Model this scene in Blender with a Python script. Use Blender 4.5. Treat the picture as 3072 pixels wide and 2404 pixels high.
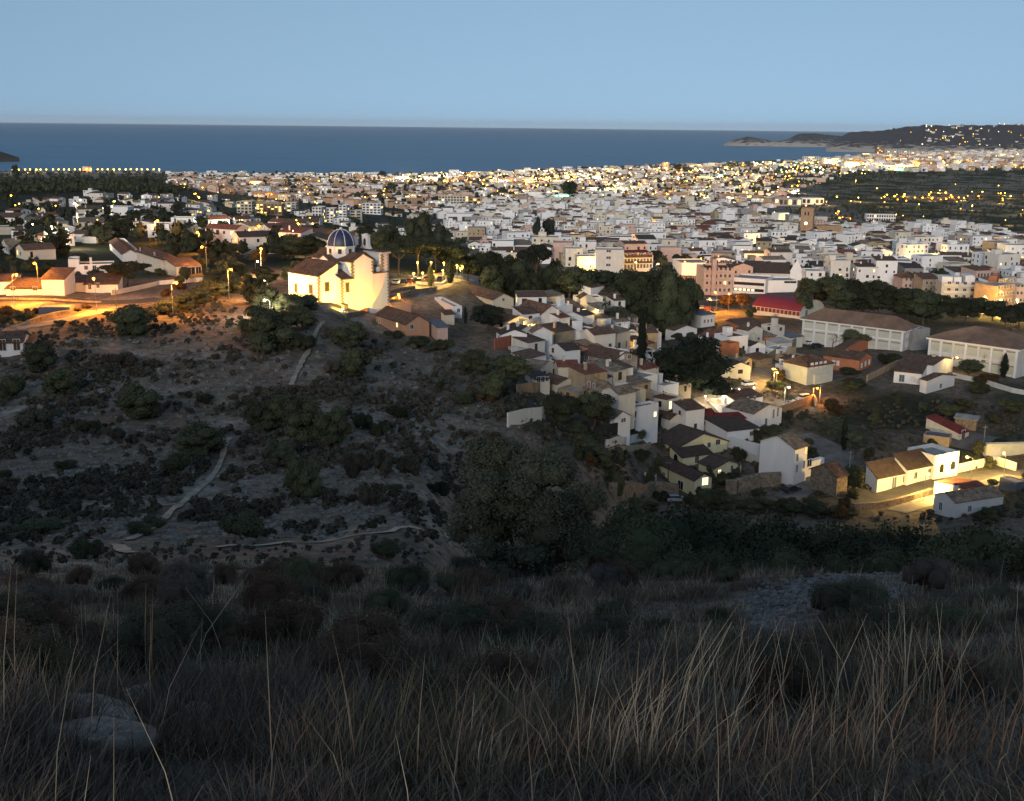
import bpy, math, random
import numpy as np
from mathutils import Matrix, Vector

for o in list(bpy.data.objects): bpy.data.objects.remove(o)
SC = bpy.context.scene
COL = SC.collection
random.seed(7); RNG = np.random.default_rng(7)
R_ = math.radians

# ---------------------------------------------------------------- camera
H = 165.0                      # eye height above the sea
FPX = 1163.0                   # focal length in pixels of a 1024 px wide frame
PITCH, ROLL = R_(13.29), 0.0111
FW = Vector((0, math.cos(PITCH), -math.sin(PITCH)))
_u = Vector((0, math.sin(PITCH), math.cos(PITCH))); _r = Vector((1, 0, 0))
RT = _r*math.cos(ROLL) + _u*math.sin(ROLL)
UP = _u*math.cos(ROLL) - _r*math.sin(ROLL)
CAMP = Vector((0, 0, H))
cam = bpy.data.cameras.new('camera'); camo = bpy.data.objects.new('camera', cam); COL.objects.link(camo)
camo.matrix_world = Matrix(((RT.x, UP.x, -FW.x, 0), (RT.y, UP.y, -FW.y, 0), (RT.z, UP.z, -FW.z, H), (0, 0, 0, 1)))
cam.sensor_fit = 'HORIZONTAL'; cam.angle = 2*math.atan(512/FPX)
cam.clip_start = 0.3; cam.clip_end = 400000
SC.camera = camo

# ---------------------------------------------------------------- dusk sky, afterglow in the west (behind the camera)
SUN_EL = 13.0; SUN_AZ = 14.0      # degrees above the horizon; degrees left of straight behind the camera
w = bpy.data.worlds.new("World"); SC.world = w; w.use_nodes = True
nt = w.node_tree; N_ = nt.nodes.new; L_ = nt.links.new
tc = N_('ShaderNodeTexCoord'); sep = N_('ShaderNodeSeparateXYZ'); L_(tc.outputs['Generated'], sep.inputs[0])
mx = N_('ShaderNodeMath'); mx.operation = 'MULTIPLY_ADD'; L_(sep.outputs['Z'], mx.inputs[0]); mx.inputs[1].default_value = 0.66; mx.inputs[2].default_value = 0.36
mx2 = N_('ShaderNodeMath'); mx2.operation = 'MAXIMUM'; L_(mx.outputs[0], mx2.inputs[0]); mx2.inputs[1].default_value = 0.15
cmb = N_('ShaderNodeCombineXYZ'); L_(sep.outputs['X'], cmb.inputs['X']); L_(sep.outputs['Y'], cmb.inputs['Y']); L_(mx2.outputs[0], cmb.inputs['Z'])
nrm = N_('ShaderNodeVectorMath'); nrm.operation = 'NORMALIZE'; L_(cmb.outputs[0], nrm.inputs[0])
sky = N_('ShaderNodeTexSky'); sky.sky_type = 'NISHITA'; sky.sun_disc = False
sky.sun_elevation = R_(SUN_EL); sky.sun_rotation = R_(180+SUN_AZ); sky.altitude = 165
sky.air_density = 1.0; sky.dust_density = 0.8; sky.ozone_density = 2.2
L_(nrm.outputs[0], sky.inputs[0])
bg = nt.nodes['Background']; tint = N_('ShaderNodeVectorMath'); tint.operation = 'MULTIPLY'; L_(sky.outputs[0], tint.inputs[0]); tint.inputs[1].default_value = (.98, .895, .765)
L_(tint.outputs[0], bg.inputs[0]); bg.inputs[1].default_value = 0.112

sd = bpy.data.lights.new('sun', 'SUN'); sd.energy = 0.95; sd.angle = R_(14); sd.color = (1.0, 0.88, 0.77)
so = bpy.data.objects.new('sun', sd); COL.objects.link(so)
_e = R_(SUN_EL); so.rotation_euler = Vector((math.sin(R_(SUN_AZ))*math.cos(_e), math.cos(R_(SUN_AZ))*math.cos(_e), -math.sin(_e))).to_track_quat('-Z', 'Y').to_euler()

SC.view_settings.view_transform = 'Standard'; SC.view_settings.look = 'None'
SC.view_settings.exposure = 0.95; SC.view_settings.gamma = 1.0; SC.view_settings.use_curve_mapping = False
SC.cycles.use_denoising = True
SC.cycles.max_bounces = 4; SC.cycles.diffuse_bounces = 2; SC.cycles.glossy_bounces = 2
SC.cycles.sample_clamp_indirect = 2.0

# ---------------------------------------------------------------- pixels and places
def ray(px, py):
    d = FW + RT*((px-512)/FPX) - UP*((py-400.5)/FPX)
    return d
def proj(p):
    v = Vector(p) - CAMP; z = v.dot(FW)
    return 512 + FPX*v.dot(RT)/z, 400.5 - FPX*v.dot(UP)/z
def ray_np(px, py):
    F, Rr, U = np.array(FW), np.array(RT), np.array(UP)
    return F[None]+np.outer((np.asarray(px)-512)/FPX, Rr)-np.outer((np.asarray(py)-400.5)/FPX, U)
def tan_theta(px, py):
    d = ray(px, py); h = math.hypot(d.x, d.y)
    return -d.z/h, math.atan2(d.x, d.y)

# crops of the photograph that positions were read from: (x0, y0, scale)
KEYS = dict(A=(0, 106.67, .13275), B=(250, 150, .13275), C=(500, 150, .13275), D=(757.33, 116.67, .13275),
            E=(500, 283.33, .13661), F=(757.33, 283.33, .13661), G=(0, 300, .15613), H=(250, 300, .15613),
            J=(0, 534.67, .15613), K=(333.33, 534.67, .15613), L=(690.67, 534.67, .15613), P=(280, 220, .06108),
            Q=(500, 206.67, .07635), S=(660, 200, .07635), T=(493.33, 306.67, .07806), U=(666.67, 386.67, .09162),
            V=(853.33, 240, .07818), W=(416.67, 426.67, .09926), Z=(0, 0, 1.0))
def kp(k, x, y):
    a = KEYS[k]; return a[0]+x*a[2], a[1]+y*a[2]

# ---------------------------------------------------------------- terrain: heights from surveyed points
def far_drop(d, px=512):
    a = np.interp(math.log(d), np.log([700, 800, 1000, 1300, 1750, 2350, 3200, 4200, 6000, 9500]),
                  [84, 90, 100, 117, 132, 145, 155, 160.5, 162, 162.5])
    return float(a)
CP = []
for px in (-70, 120, 330, 512, 700, 880, 1090):
    for d, dr in ((1.2, 1.95), (2, 2.3), (3.2, 2.72)): CP.append((px, None, d, dr))
    CP += [(px, 801, 5, None), (px, 700, 9, None), (px, 650, 14, None), (px, 602, 25, None)]
for px in (-70, 120, 300): CP += [(px, 578, 45, None), (px, 562, 74, None)]
for px in (440, 520, 600): CP += [(px, 578, 36, None), (px, 571, 45, None)]
for px in (520, 600): CP += [(px, None, 80, 38), (px, None, 120, 55), (px, None, 170, 68)]
for px in (740, 830, 920): CP += [(px, 640, 16, None), (px, 577, 37, None)]
for px in (690, 1010, 1100): CP += [(px, 590, 30, None)]
for px in (680, 780, 880, 980, 1080): CP += [(px, None, 62, 30), (px, None, 95, 48), (px, None, 135, 62), (px, None, 185, 74)]
CP += [(p[0], p[1], p[2], None) for p in [
 (330,545,112),(150,550,112),(-20,556,110),(430,545,115),(330,500,142),(150,500,145),(-10,500,150),(430,500,150),
 (330,450,172),(150,450,176),(-10,450,185),(430,450,185),(330,400,208),(150,400,212),(-10,400,222),(430,400,225),
 (330,350,248),(170,350,250),(-10,360,250),(400,345,272),(330,312,289),(280,311,292),(165,330,268),(120,322,278),(40,330,270),
 (-10,312,312),(100,301,318),(200,291,325),(-10,297,335),(100,287,352),(150,271,395),(40,262,420),(240,268,380),(200,250,450),
 (400,294,330),(430,286,355),(470,284,362),(383,336,292),(470,350,288),(520,400,235),(520,440,205),(520,360,280),(490,330,305),
 (520,315,330),(480,302,345),(560,385,275),(560,352,310),(560,330,335),(600,330,345),(600,302,390),(620,422,252),(560,430,235),
 (600,455,228),(610,488,222),(640,500,238),(660,500,245),(700,470,260),(703,432,285),(780,486,250),(850,495,247),(877,493,255),
 (960,470,278),(1010,455,295),(920,510,240),(1010,520,230),(840,440,290),(900,400,325),(960,390,340),(1015,410,322),
 (850,385,342),(925,393,335),(780,400,320),(740,395,318),(690,390,310),(640,367,312),(690,335,385),(740,330,405),
 (803,347,402),(902,351,392),(1015,378,366),(929,356,388),(702,294,560),(731,295.5,560),(720,306,520),(799,320,450),
 (752,314,470),(900,320,470),(1000,324,470),(700,275,650),(945,300,590),(1024,306,580),(650,340,398),(500,302,395),(540,296,425),
 (600,262,720),(500,262,720)]]
for px in (430, 600, 760, 900, 1050):
    for d in (800, 1000, 1300, 1750, 2350, 3200, 4200): CP.append((px, None, d, far_drop(d)))
for px in (-60, 60, 150):
    for d, dr in ((560, 50), (900, 66), (1300, 80), (1700, 88), (2100, 101), (2600, 126), (3500, 158)): CP.append((px, None, d, dr))
for px in (260, 330):
    for d, dr in ((470, 48), (600, 55), (900, 78), (1400, 108), (2000, 134), (2700, 150), (3500, 159)): CP.append((px, None, d, dr))
_P, _t = [], []
for px, py, d, dr in CP:
    if py is None:
        th = tan_theta(px, 300)[1]; t = dr/d
    else:
        t, th = tan_theta(px, py)
    _P.append((th*4.0, math.log(d))); _t.append(t)
_P = np.array(_P); _t = np.array(_t)
def _tps(r2): return np.where(r2 > 1e-12, 0.5*r2*np.log(np.maximum(r2, 1e-12)), 0.0)
_n = len(_P)
_K = _tps(((_P[:, None]-_P[None])**2).sum(2)) + np.eye(_n)*2e-3
_A = np.zeros((_n+3, _n+3)); _A[:_n, :_n] = _K; _A[:_n, _n] = 1; _A[:_n, _n+1:] = _P; _A[_n, :_n] = 1; _A[_n+1:, :_n] = _P.T
_W = np.linalg.solve(_A, np.concatenate([_t, np.zeros(3)]))
def rbf(th, lg):
    q = np.stack([np.asarray(th)*4.0, np.asarray(lg)], 1)
    out = np.empty(len(q))
    for i in range(0, len(q), 20000):
        s = q[i:i+20000]
        out[i:i+20000] = _tps(((s[:, None]-_P[None])**2).sum(2)) @ _W[:_n] + _W[_n] + s @ _W[_n+1:]
    return out

_lat = RNG.random((256, 256))
def vnoise(x, y):
    xi, yi = np.floor(x).astype(int), np.floor(y).astype(int); fx, fy = x-xi, y-yi
    fx = fx*fx*(3-2*fx); fy = fy*fy*(3-2*fy); g = lambda a, b: _lat[a & 255, b & 255]
    return (g(xi, yi)*(1-fx)+g(xi+1, yi)*fx)*(1-fy)+(g(xi, yi+1)*(1-fx)+g(xi+1, yi+1)*fx)*fy
def fbm(x, y, o=4):
    s, a = 0, .5
    for i in range(o): s = s + a*vnoise(x*2**i+17*i, y*2**i+31*i); a *= .5
    return s      # about 0..0.94

# coast line: distance for each bearing
_cx = np.array([-260, -100, 100, 175, 235, 375, 470, 560, 650, 750, 800, 850, 880, 1000, 1300])
_cy = np.array([171, 171, 172.3, 172.7, 173, 174, 171.5, 168, 164.5, 161, 159, 157, 155.2, 151.5, 150])
_cd, _ct = [], []
for a, b in zip(_cx, _cy):
    t, th = tan_theta(a, b); _cd.append((H-1)/t); _ct.append(th)
def coast(th): return np.interp(th, _ct, _cd)

NA, NR = 360, 660
TH = np.linspace(R_(-34), R_(34), NA); LG = np.linspace(math.log(1.2), math.log(13000), NR)
_a, _b = np.meshgrid(TH, np.linspace(LG[0], LG[-1], 190), indexing='ij')
_tt = rbf(_a[::4].ravel(), _b[::4].ravel()).reshape(NA//4, 190)
_ang = TH[::4]
_full = np.empty((NA, 190))
for j in range(190): _full[:, j] = np.interp(TH, _ang, _tt[:, j])
TT = np.empty((NA, NR)); _lgs = np.linspace(LG[0], LG[-1], 190)
for i in range(NA): TT[i] = np.interp(LG, _lgs, _full[i])
DD = np.exp(LG)[None].repeat(NA, 0); AA = TH[:, None].repeat(NR, 1)
XX, YY = DD*np.sin(AA), DD*np.cos(AA)
ZZ = H - TT*DD
_far = np.clip((DD-1500)/1500, 0, 1)      # beyond the town the plain runs down evenly to the sea
_dc = coast(TH)[:, None]
_plain = 1.5 + np.clip((_dc-DD), 0, None)*0.0045
_nz = fbm(XX/22, YY/22, 4)-.47; _nf = fbm(XX/2.3, YY/2.3, 3)-.44
_hill = np.clip((DD-60)/30, 0, 1)*np.clip((330-DD)/60, 0, 1)*np.clip((AA < R_(3))*1.0, 0, 1)
ZZ = ZZ + _nf*0.22*np.clip((60-DD)/30, 0, 1)*np.clip(DD/6, .2, 1) + _hill*(_nz*1.3+_nf*.7)
ZZ = np.where(DD > 2800, np.minimum(np.maximum(ZZ, 1.5), np.maximum(_plain, 1.5)+22*np.clip((_dc-DD)/2200, 0, 1)), ZZ)
_cs = np.clip((DD-_dc+30)/60, 0, 1)
ZZ = ZZ*(1-_cs) + (-5)*_cs
ZZ = np.where(DD > _dc+40, -5, ZZ)

def ground(x, y):
    d = max(math.hypot(x, y), 1.25); th = math.atan2(x, y)
    i = (th-TH[0])/(TH[1]-TH[0]); j = (math.log(d)-LG[0])/(LG[1]-LG[0])
    i = min(max(i, 0), NA-1.001); j = min(max(j, 0), NR-1.001)
    a, b = int(i), int(j); u, v = i-a, j-b
    return float((ZZ[a, b]*(1-u)+ZZ[a+1, b]*u)*(1-v)+(ZZ[a, b+1]*(1-u)+ZZ[a+1, b+1]*u)*v)
_ds = np.exp(np.linspace(math.log(3), math.log(12500), 3000)); _js = np.clip((np.log(_ds)-LG[0])/(LG[1]-LG[0]), 0, NR-1.001)
def hit(px, py, dmin=60):
    t, th = tan_theta(px, py)
    i = min(max((th-TH[0])/(TH[1]-TH[0]), 0), NA-1.001); a = int(i); u = i-a
    row = ZZ[a]*(1-u)+ZZ[a+1]*u
    z = np.interp(_js, np.arange(NR), row)
    k = np.nonzero((z > H-t*_ds) & (_ds > dmin))[0]
    if len(k) == 0: d = 12000.0
    else:
        k = max(k[0], 1); f0 = (H-t*_ds[k-1])-z[k-1]; f1 = (H-t*_ds[k])-z[k]
        f = f0/(f0-f1) if f0 > 0 > f1 else 1.0
        d = _ds[k-1]+(_ds[k]-_ds[k-1])*min(max(f, 0), 1)
    x, y = d*math.sin(th), d*math.cos(th)
    return Vector((x, y, ground(x, y)))
def at_dist(px, d, py=300):
    th = tan_theta(px, py)[1]; x, y = d*math.sin(th), d*math.cos(th)
    return Vector((x, y, ground(x, y)))
def solve_len(P, e, px):
    """How far from P along e the column px of the photograph is met."""
    v = P-CAMP; c = (px-512)/FPX
    den = e.dot(RT)-c*e.dot(FW)
    return (c*v.dot(FW)-v.dot(RT))/den if abs(den) > 1e-6 else 5.0
def solve_up(P, py):
    v = P-CAMP; c = (400.5-py)/FPX; e = Vector((0, 0, 1))
    return (c*v.dot(FW)-v.dot(UP))/(e.dot(UP)-c*e.dot(FW))

# ---------------------------------------------------------------- materials
def newmat(name):
    m = bpy.data.materials.new(name); m.use_nodes = True
    return m, m.node_tree, m.node_tree.nodes['Principled BSDF']
def mat(name, col, rough=.9, var=.18, scale=1.2, col2=None, bump=0.0, spec=.2, metal=0, coord='Object', obj_rand=0.12, streak=False):
    m, t, b = newmat(name)
    tcn = t.nodes.new('ShaderNodeTexCoord'); oi = t.nodes.new('ShaderNodeObjectInfo')
    nz = t.nodes.new('ShaderNodeTexNoise'); nz.noise_dimensions = '4D'; nz.inputs['Scale'].default_value = scale; nz.inputs['Detail'].default_value = 4
    nz.inputs['Roughness'].default_value = .65
    if streak:      # rain streaks run down the walls
        mp_ = t.nodes.new('ShaderNodeMapping'); mp_.inputs['Scale'].default_value = (1.2, 1.2, .4); t.links.new(tcn.outputs[coord], mp_.inputs[0]); t.links.new(mp_.outputs[0], nz.inputs['Vector'])
    else: t.links.new(tcn.outputs[coord], nz.inputs['Vector'])
    mw = t.nodes.new('ShaderNodeMath'); mw.operation = 'MULTIPLY'; mw.inputs[1].default_value = 50; t.links.new(oi.outputs['Random'], mw.inputs[0]); t.links.new(mw.outputs[0], nz.inputs['W'])
    rp = t.nodes.new('ShaderNodeValToRGB'); rp.color_ramp.elements[0].position = .3; rp.color_ramp.elements[1].position = .7
    c2 = col2 or tuple(c*(1-var*1.6) for c in col)
    rp.color_ramp.elements[0].color = (*c2, 1); rp.color_ramp.elements[1].color = (*[min(1, c*(1+var*.4)) for c in col], 1)
    t.links.new(nz.outputs['Fac'], rp.inputs['Fac'])
    hs = t.nodes.new('ShaderNodeHueSaturation'); mr = t.nodes.new('ShaderNodeMapRange')
    mr.inputs['To Min'].default_value = 1-obj_rand; mr.inputs['To Max'].default_value = 1+obj_rand*.6
    t.links.new(oi.outputs['Random'], mr.inputs['Value']); t.links.new(mr.outputs[0], hs.inputs['Value']); t.links.new(rp.outputs[0], hs.inputs['Color'])
    t.links.new(hs.outputs[0], b.inputs['Base Color'])
    b.inputs['Roughness'].default_value = rough; b.inputs['Specular IOR Level'].default_value = spec; b.inputs['Metallic'].default_value = metal
    if bump:
        bp = t.nodes.new('ShaderNodeBump'); bp.inputs['Strength'].default_value = bump; bp.inputs['Distance'].default_value = .1
        t.links.new(nz.outputs['Fac'], bp.inputs['Height']); t.links.new(bp.outputs[0], b.inputs['Normal'])
    return m
def emat(name, col, st):
    m, t, b = newmat(name)
    b.inputs['Base Color'].default_value = (*[c*.5 for c in col], 1)
    b.inputs['Emission Color'].default_value = (*col, 1); b.inputs['Emission Strength'].default_value = st
    m.cycles.emission_sampling = 'NONE'
    return m
MT = {}
def defm(n, *a, **k): MT[n] = mat(n, *a, **k)
defm('white', (.82, .81, .79), scale=.5, var=.06, obj_rand=.14, streak=True)
defm('cream', (.66, .60, .48), scale=.5, var=.11, streak=True)
defm('pale', (.70, .67, .60), scale=.5, var=.11, streak=True)
defm('yellow', (.70, .67, .43), scale=.5, var=.09, obj_rand=.02, streak=True)
defm('green_white', (.62, .64, .54), scale=.6, var=.10)
defm('salmon', (.56, .31, .19), scale=.5, var=.11, streak=True)
defm('pink', (.62, .44, .36), scale=.6, var=.12)
defm('orange', (.50, .20, .10), scale=.6, var=.15)
defm('red_brick', (.42, .15, .09), scale=.8, var=.25)
defm('ochre', (.48, .31, .18), scale=.5, var=.25)
defm('tan', (.42, .33, .22), scale=.5, var=.2)
defm('stucco', (.38, .33, .29), scale=.5, var=.3)
defm('stone', (.32, .25, .18), scale=1.6, var=.45, bump=.6)
defm('sandstone', (.50, .32, .18), scale=.35, var=.22)
defm('grey', (.33, .32, .31), scale=.5, var=.2)
defm('concrete', (.40, .39, .37), scale=.4, var=.25)
defm('deck', (.50, .47, .44), scale=.35, var=.3)
defm('tile', (.17, .105, .075), scale=.9, var=.4, bump=.3)
defm('tile_red', (.25, .10, .065), scale=.9, var=.4, bump=.3)
defm('tile_light', (.32, .24, .17), scale=1.1, var=.5, bump=.3)
defm('tile_dark', (.095, .07, .06), scale=.9, var=.3, bump=.3)
defm('school_roof', (.26, .17, .12), scale=.3, var=.25)
defm('red_metal', (.23, .040, .055), scale=.2, var=.12, rough=.6)
defm('maroon', (.20, .045, .045), scale=.5, var=.3)
defm('green_felt', (.05, .11, .08), scale=.5, var=.2)
defm('slate_blue', (.13, .15, .19), scale=.5, var=.2)
defm('glass', (.02, .022, .026), rough=.25, var=.2, spec=.5)
defm('shutter', (.09, .055, .035), var=.2)
defm('wood', (.12, .075, .045), var=.3)
defm('blue_tile', (.036, .050, .135), scale=5, var=.35, rough=.45, spec=.4)
defm('rib_white', (.72, .72, .72), var=.06)
defm('bark', (.12, .095, .07), scale=4, var=.4, bump=.5)
defm('metal', (.28, .29, .30), rough=.5, var=.1)
defm('dark_metal', (.06, .06, .06), rough=.5, var=.1)
defm('rubber', (.02, .02, .02), var=.1)
defm('asphalt', (.11, .105, .10), scale=.25, var=.25)
defm('dirt', (.46, .37, .28), scale=.6, var=.35)
defm('dust_road', (.36, .29, .21), scale=.35, var=.3)
defm('paving', (.22, .19, .17), scale=.3, var=.3)
defm('pool', (.05, .09, .14), rough=.25, var=.2, spec=.5)
defm('net', (.025, .032, .03), scale=3, var=.4)
defm('car_silver', (.45, .50, .56), rough=.35, var=.02, spec=.5, metal=.3)
defm('car_dark', (.03, .035, .05), rough=.3, var=.05, spec=.5)
defm('car_white', (.75, .76, .77), rough=.35, var=.03, spec=.5)
defm('car_red', (.22, .03, .03), rough=.3, var=.05, spec=.5)
defm('pine', (.058, .072, .040), scale=.5, var=.5, obj_rand=.35)
defm('pine_blue', (.040, .052, .040), scale=.5, var=.5, obj_rand=.3)
defm('leaf', (.092, .102, .054), scale=.6, var=.45, obj_rand=.35)
defm('olive', (.090, .100, .068), scale=.8, var=.35, obj_rand=.2)
defm('russet_lit', (.115, .070, .028), scale=.8, var=.4, obj_rand=.2)  # russet leaves; on lamp-lit trees the warm light is in this colour
defm('cypress', (.022, .032, .020), scale=.8, var=.4)
defm('palm', (.055, .065, .028), scale=1, var=.4)
defm('scrub_green', (.125, .110, .080), scale=.3, var=.5)
defm('rock', (.245, .215, .185), scale=2.5, var=.5, bump=.6, obj_rand=.3)
defm('pebble', (.21, .19, .18), scale=6, var=.5, obj_rand=.3)
MT['lamp_y'] = emat('lamp_yellow', (1.0, .50, .04), 10); MT['lamp_w'] = emat('lamp_white', (1.0, .82, .50), 10)
MT['lamp_o'] = emat('lamp_orange', (1.0, .30, .015), 10); MT['lamp_g'] = emat('sign_green', (.12, 1.0, .40), 8)
MT['lamp_b'] = emat('sign_blue', (.15, .6, 1.0), 8); MT['lamp_r'] = emat('sign_red', (1.0, .10, .06), 8)
MT['lit'] = emat('lit_window', (1.0, .66, .22), 1.15); MT['lit_w'] = emat('lit_window_pale', (1.0, .82, .44), 1.0)
MT['lit_o'] = emat('lit_window_orange', (1.0, .45, .14), .9); MT['clock'] = emat('clock_face', (1.0, .93, .72), 3.0)
MT['hot'] = emat('floodlight_lens', (1.0, .85, .45), 60)

# ---------------------------------------------------------------- mesh helpers
class MB:
    def __init__(s): s.v, s.f, s.m, s.mats = [], [], [], []
    def mi(s, m):
        if m not in s.mats: s.mats.append(m)
        return s.mats.index(m)
    def poly(s, pts, m):
        i = len(s.v); s.v += [tuple(p) for p in pts]; s.f.append(tuple(range(i, i+len(pts)))); s.m.append(s.mi(m))
    def box(s, a, b, m, T=None, bottom=True):
        x0, y0, z0 = a; x1, y1, z1 = b; i = len(s.v)
        c = [(x0, y0, z0), (x1, y0, z0), (x1, y1, z0), (x0, y1, z0), (x0, y0, z1), (x1, y0, z1), (x1, y1, z1), (x0, y1, z1)]
        if T is not None: c = [tuple(T @ Vector(p)) for p in c]
        s.v += c; k = s.mi(m)
        for f in ((4, 5, 6, 7), (0, 1, 5, 4), (1, 2, 6, 5), (2, 3, 7, 6), (3, 0, 4, 7)) + (((3, 2, 1, 0),) if bottom else ()):
            s.f.append(tuple(i+q for q in f)); s.m.append(k)
    def tube(s, pts, rads, m, n=6, cap=True):
        rings = []; k = s.mi(m)
        for j, p in enumerate(pts):
            p = Vector(p); q = Vector(pts[min(j+1, len(pts)-1)])-Vector(pts[max(j-1, 0)])
            q = q.normalized() if q.length > 1e-9 else Vector((0, 0, 1))
            a = q.orthogonal().normalized(); b = q.cross(a); i = len(s.v)
            for t in range(n):
                w = 2*math.pi*t/n; s.v.append(tuple(p+(a*math.cos(w)+b*math.sin(w))*rads[j]))
            rings.append(i)
        for r0, r1 in zip(rings, rings[1:]):
            for t in range(n):
                s.f.append((r0+t, r0+(t+1) % n, r1+(t+1) % n, r1+t)); s.m.append(k)
        if cap:
            s.f.append(tuple(rings[-1]+t for t in range(n))); s.m.append(k)
            s.f.append(tuple(rings[0]+n-1-t for t in range(n))); s.m.append(k)
    def lathe(s, prof, m, n=16, c=(0, 0, 0), a0=0, flat=True):
        k = s.mi(m); i = len(s.v)
        for r, z in prof:
            for t in range(n):
                w = a0+2*math.pi*t/n; s.v.append((c[0]+r*math.cos(w), c[1]+r*math.sin(w), c[2]+z))
        for j in range(len(prof)-1):
            for t in range(n):
                s.f.append((i+j*n+t, i+j*n+(t+1) % n, i+(j+1)*n+(t+1) % n, i+(j+1)*n+t)); s.m.append(k)
    def mesh(s, name, smooth=False):
        me = bpy.data.meshes.new(name); me.from_pydata(s.v, [], s.f)
        for m in s.mats: me.materials.append(MT[m] if isinstance(m, str) else m)
        me.polygons.foreach_set('material_index', s.m)
        if smooth: me.polygons.foreach_set('use_smooth', [True]*len(s.f))
        me.update(); return me
def np_mesh(name, V, F, m, smooth=False):
    me = bpy.data.meshes.new(name); V = np.asarray(V, np.float32); F = np.asarray(F, np.int32)
    me.vertices.add(len(V)); me.vertices.foreach_set('co', V.ravel())
    k = F.shape[1]; me.loops.add(F.size); me.loops.foreach_set('vertex_index', F.ravel())
    me.polygons.add(len(F)); me.polygons.foreach_set('loop_start', np.arange(len(F), dtype=np.int32)*k)
    me.polygons.foreach_set('loop_total', np.full(len(F), k, np.int32))
    if smooth: me.polygons.foreach_set('use_smooth', np.ones(len(F), bool))
    for q in (m if isinstance(m, (list, tuple)) else [m]): me.materials.append(MT[q] if isinstance(q, str) else q)
    me.update(calc_edges=True); return me

PENDING = []        # things whose label is completed once every neighbour stands
def tag(o, label=None, cat=None, group=None, kind=None, look=None):
    if label: o['label'] = label
    if cat: o['category'] = cat
    if group: o['group'] = group
    if kind: o['kind'] = kind
    if look: PENDING.append((o, look))
    return o
def link(name, me, world=None, parent=None):
    o = bpy.data.objects.new(name, me); COL.objects.link(o)
    if parent is not None:
        o.parent = parent
        if world is not None: o.matrix_basis = parent.matrix_basis.inverted() @ world if parent.parent is None else world
    elif world is not None: o.matrix_basis = world
    return o
def empty(name, P, rz=0):
    o = bpy.data.objects.new(name, None); o.empty_display_size = .3; COL.objects.link(o)
    o.matrix_basis = Matrix.Translation(P) @ Matrix.Rotation(rz, 4, 'Z')
    return o
def lamp_light(name, P, col, power, parent=None, rad=.25, spot=None, aim=None, blend=.1):
    ld = bpy.data.lights.new(name, 'SPOT' if spot else 'POINT'); ld.energy = power; ld.color = col; ld.shadow_soft_size = rad
    if spot: ld.spot_size = R_(spot); ld.spot_blend = blend
    M = Matrix.Translation(P)
    if aim is not None: M = M @ (Vector(aim)-Vector(P)).to_track_quat('-Z', 'Y').to_matrix().to_4x4()
    o = bpy.data.objects.new(name, ld); COL.objects.link(o); o.visible_camera = False
    if parent is not None:
        o.parent = parent; o.matrix_basis = parent.matrix_basis.inverted() @ M
    else: o.matrix_basis = M
    return o
YEL, ORA, WHI = (1.0, .62, .16), (1.0, .36, .04), (1.0, .86, .60)

# ================================================================ SETTING
def pix_np(x, y, z):
    v = np.stack([x, y, z-H], -1); Fv, Rv, Uv = np.array(FW), np.array(RT), np.array(UP)
    zz = np.maximum(v @ Fv, .1)
    return 512+FPX*(v @ Rv)/zz, 400.5-FPX*(v @ Uv)/zz

# terrain sheet, with the ground cover of each place as its own colour
PXG, PYG = pix_np(XX, YY, ZZ)
def lerp3(a, b, t): return a*(1-t[..., None])+b*t[..., None]
c = np.zeros((NA, NR, 3)); n1 = fbm(XX/14, YY/14, 4); n2 = fbm(XX/3.1+9, YY/3.1, 3); n3 = fbm(XX/90, YY/90, 4); n4 = fbm(XX/45+3, YY/60, 3)
soil = np.array((.155, .115, .086)); dry = np.array((.27, .21, .155)); stone = np.array((.33, .29, .25)); herb = np.array((.070, .072, .052))
hillc = lerp3(lerp3(np.broadcast_to(soil, c.shape), dry, np.clip((n1-.3)*2.6, 0, 1)), stone, np.clip((n2*.55+n1*.5-.53)*7, 0, 1)*.75)
hillc = lerp3(hillc, herb, np.clip((fbm(XX/6+40, YY/6, 3)-.5)*6, 0, 1)*.7)
nearc = lerp3(np.broadcast_to(np.array((.10, .080, .066)), c.shape), np.array((.21, .17, .13)), np.clip((n2-.35)*3, 0, 1))
villc = lerp3(np.broadcast_to(np.array((.16, .125, .095)), c.shape), np.array((.060, .062, .038)), np.clip((n1-.40)*4, 0, 1))
grove = lerp3(np.broadcast_to(np.array((.028, .034, .018)), c.shape), np.array((.075, .062, .040)), np.clip((n1-.5)*5, 0, 1))
town = lerp3(np.broadcast_to(np.array((.20, .18, .16)), c.shape), np.array((.10, .09, .075)), np.clip((n1-.45)*4, 0, 1))
_row = (np.sin(XX/9.0+n3*6) > .0)*.5+.5
orch = lerp3(np.broadcast_to(np.array((.040, .055, .026)), c.shape)*_row[..., None], np.array((.23, .19, .135)), np.clip((n4-.42)*9, 0, 1)*.9)
coastc = lerp3(np.broadcast_to(np.array((.22, .19, .16)), c.shape), np.array((.06, .06, .04)), np.clip((n3-.42)*6, 0, 1))
k = np.clip((DD-45)/25, 0, 1); c = lerp3(nearc, hillc, k)
east = np.clip((PXG-455)/40, 0, 1)*np.clip((DD-190)/30, 0, 1)
c = lerp3(c, villc, east)
k = np.clip((DD-345)/40, 0, 1); c = lerp3(c, lerp3(grove, villc, np.clip((PXG-560)/60, 0, 1)), k)
k = np.clip((DD-560)/60, 0, 1)*np.clip((PXG-400)/60, 0, 1); c = lerp3(c, town, k)
k = np.clip((DD-2300)/300, 0, 1); c = lerp3(c, coastc, k)
k = np.clip((PXG-790+(PYG-190)*-2.2)/40, 0, 1)*np.clip((DD-1450)/150, 0, 1)*np.clip((PYG-166)/5, 0, 1); c = lerp3(c, orch, k)
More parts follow.
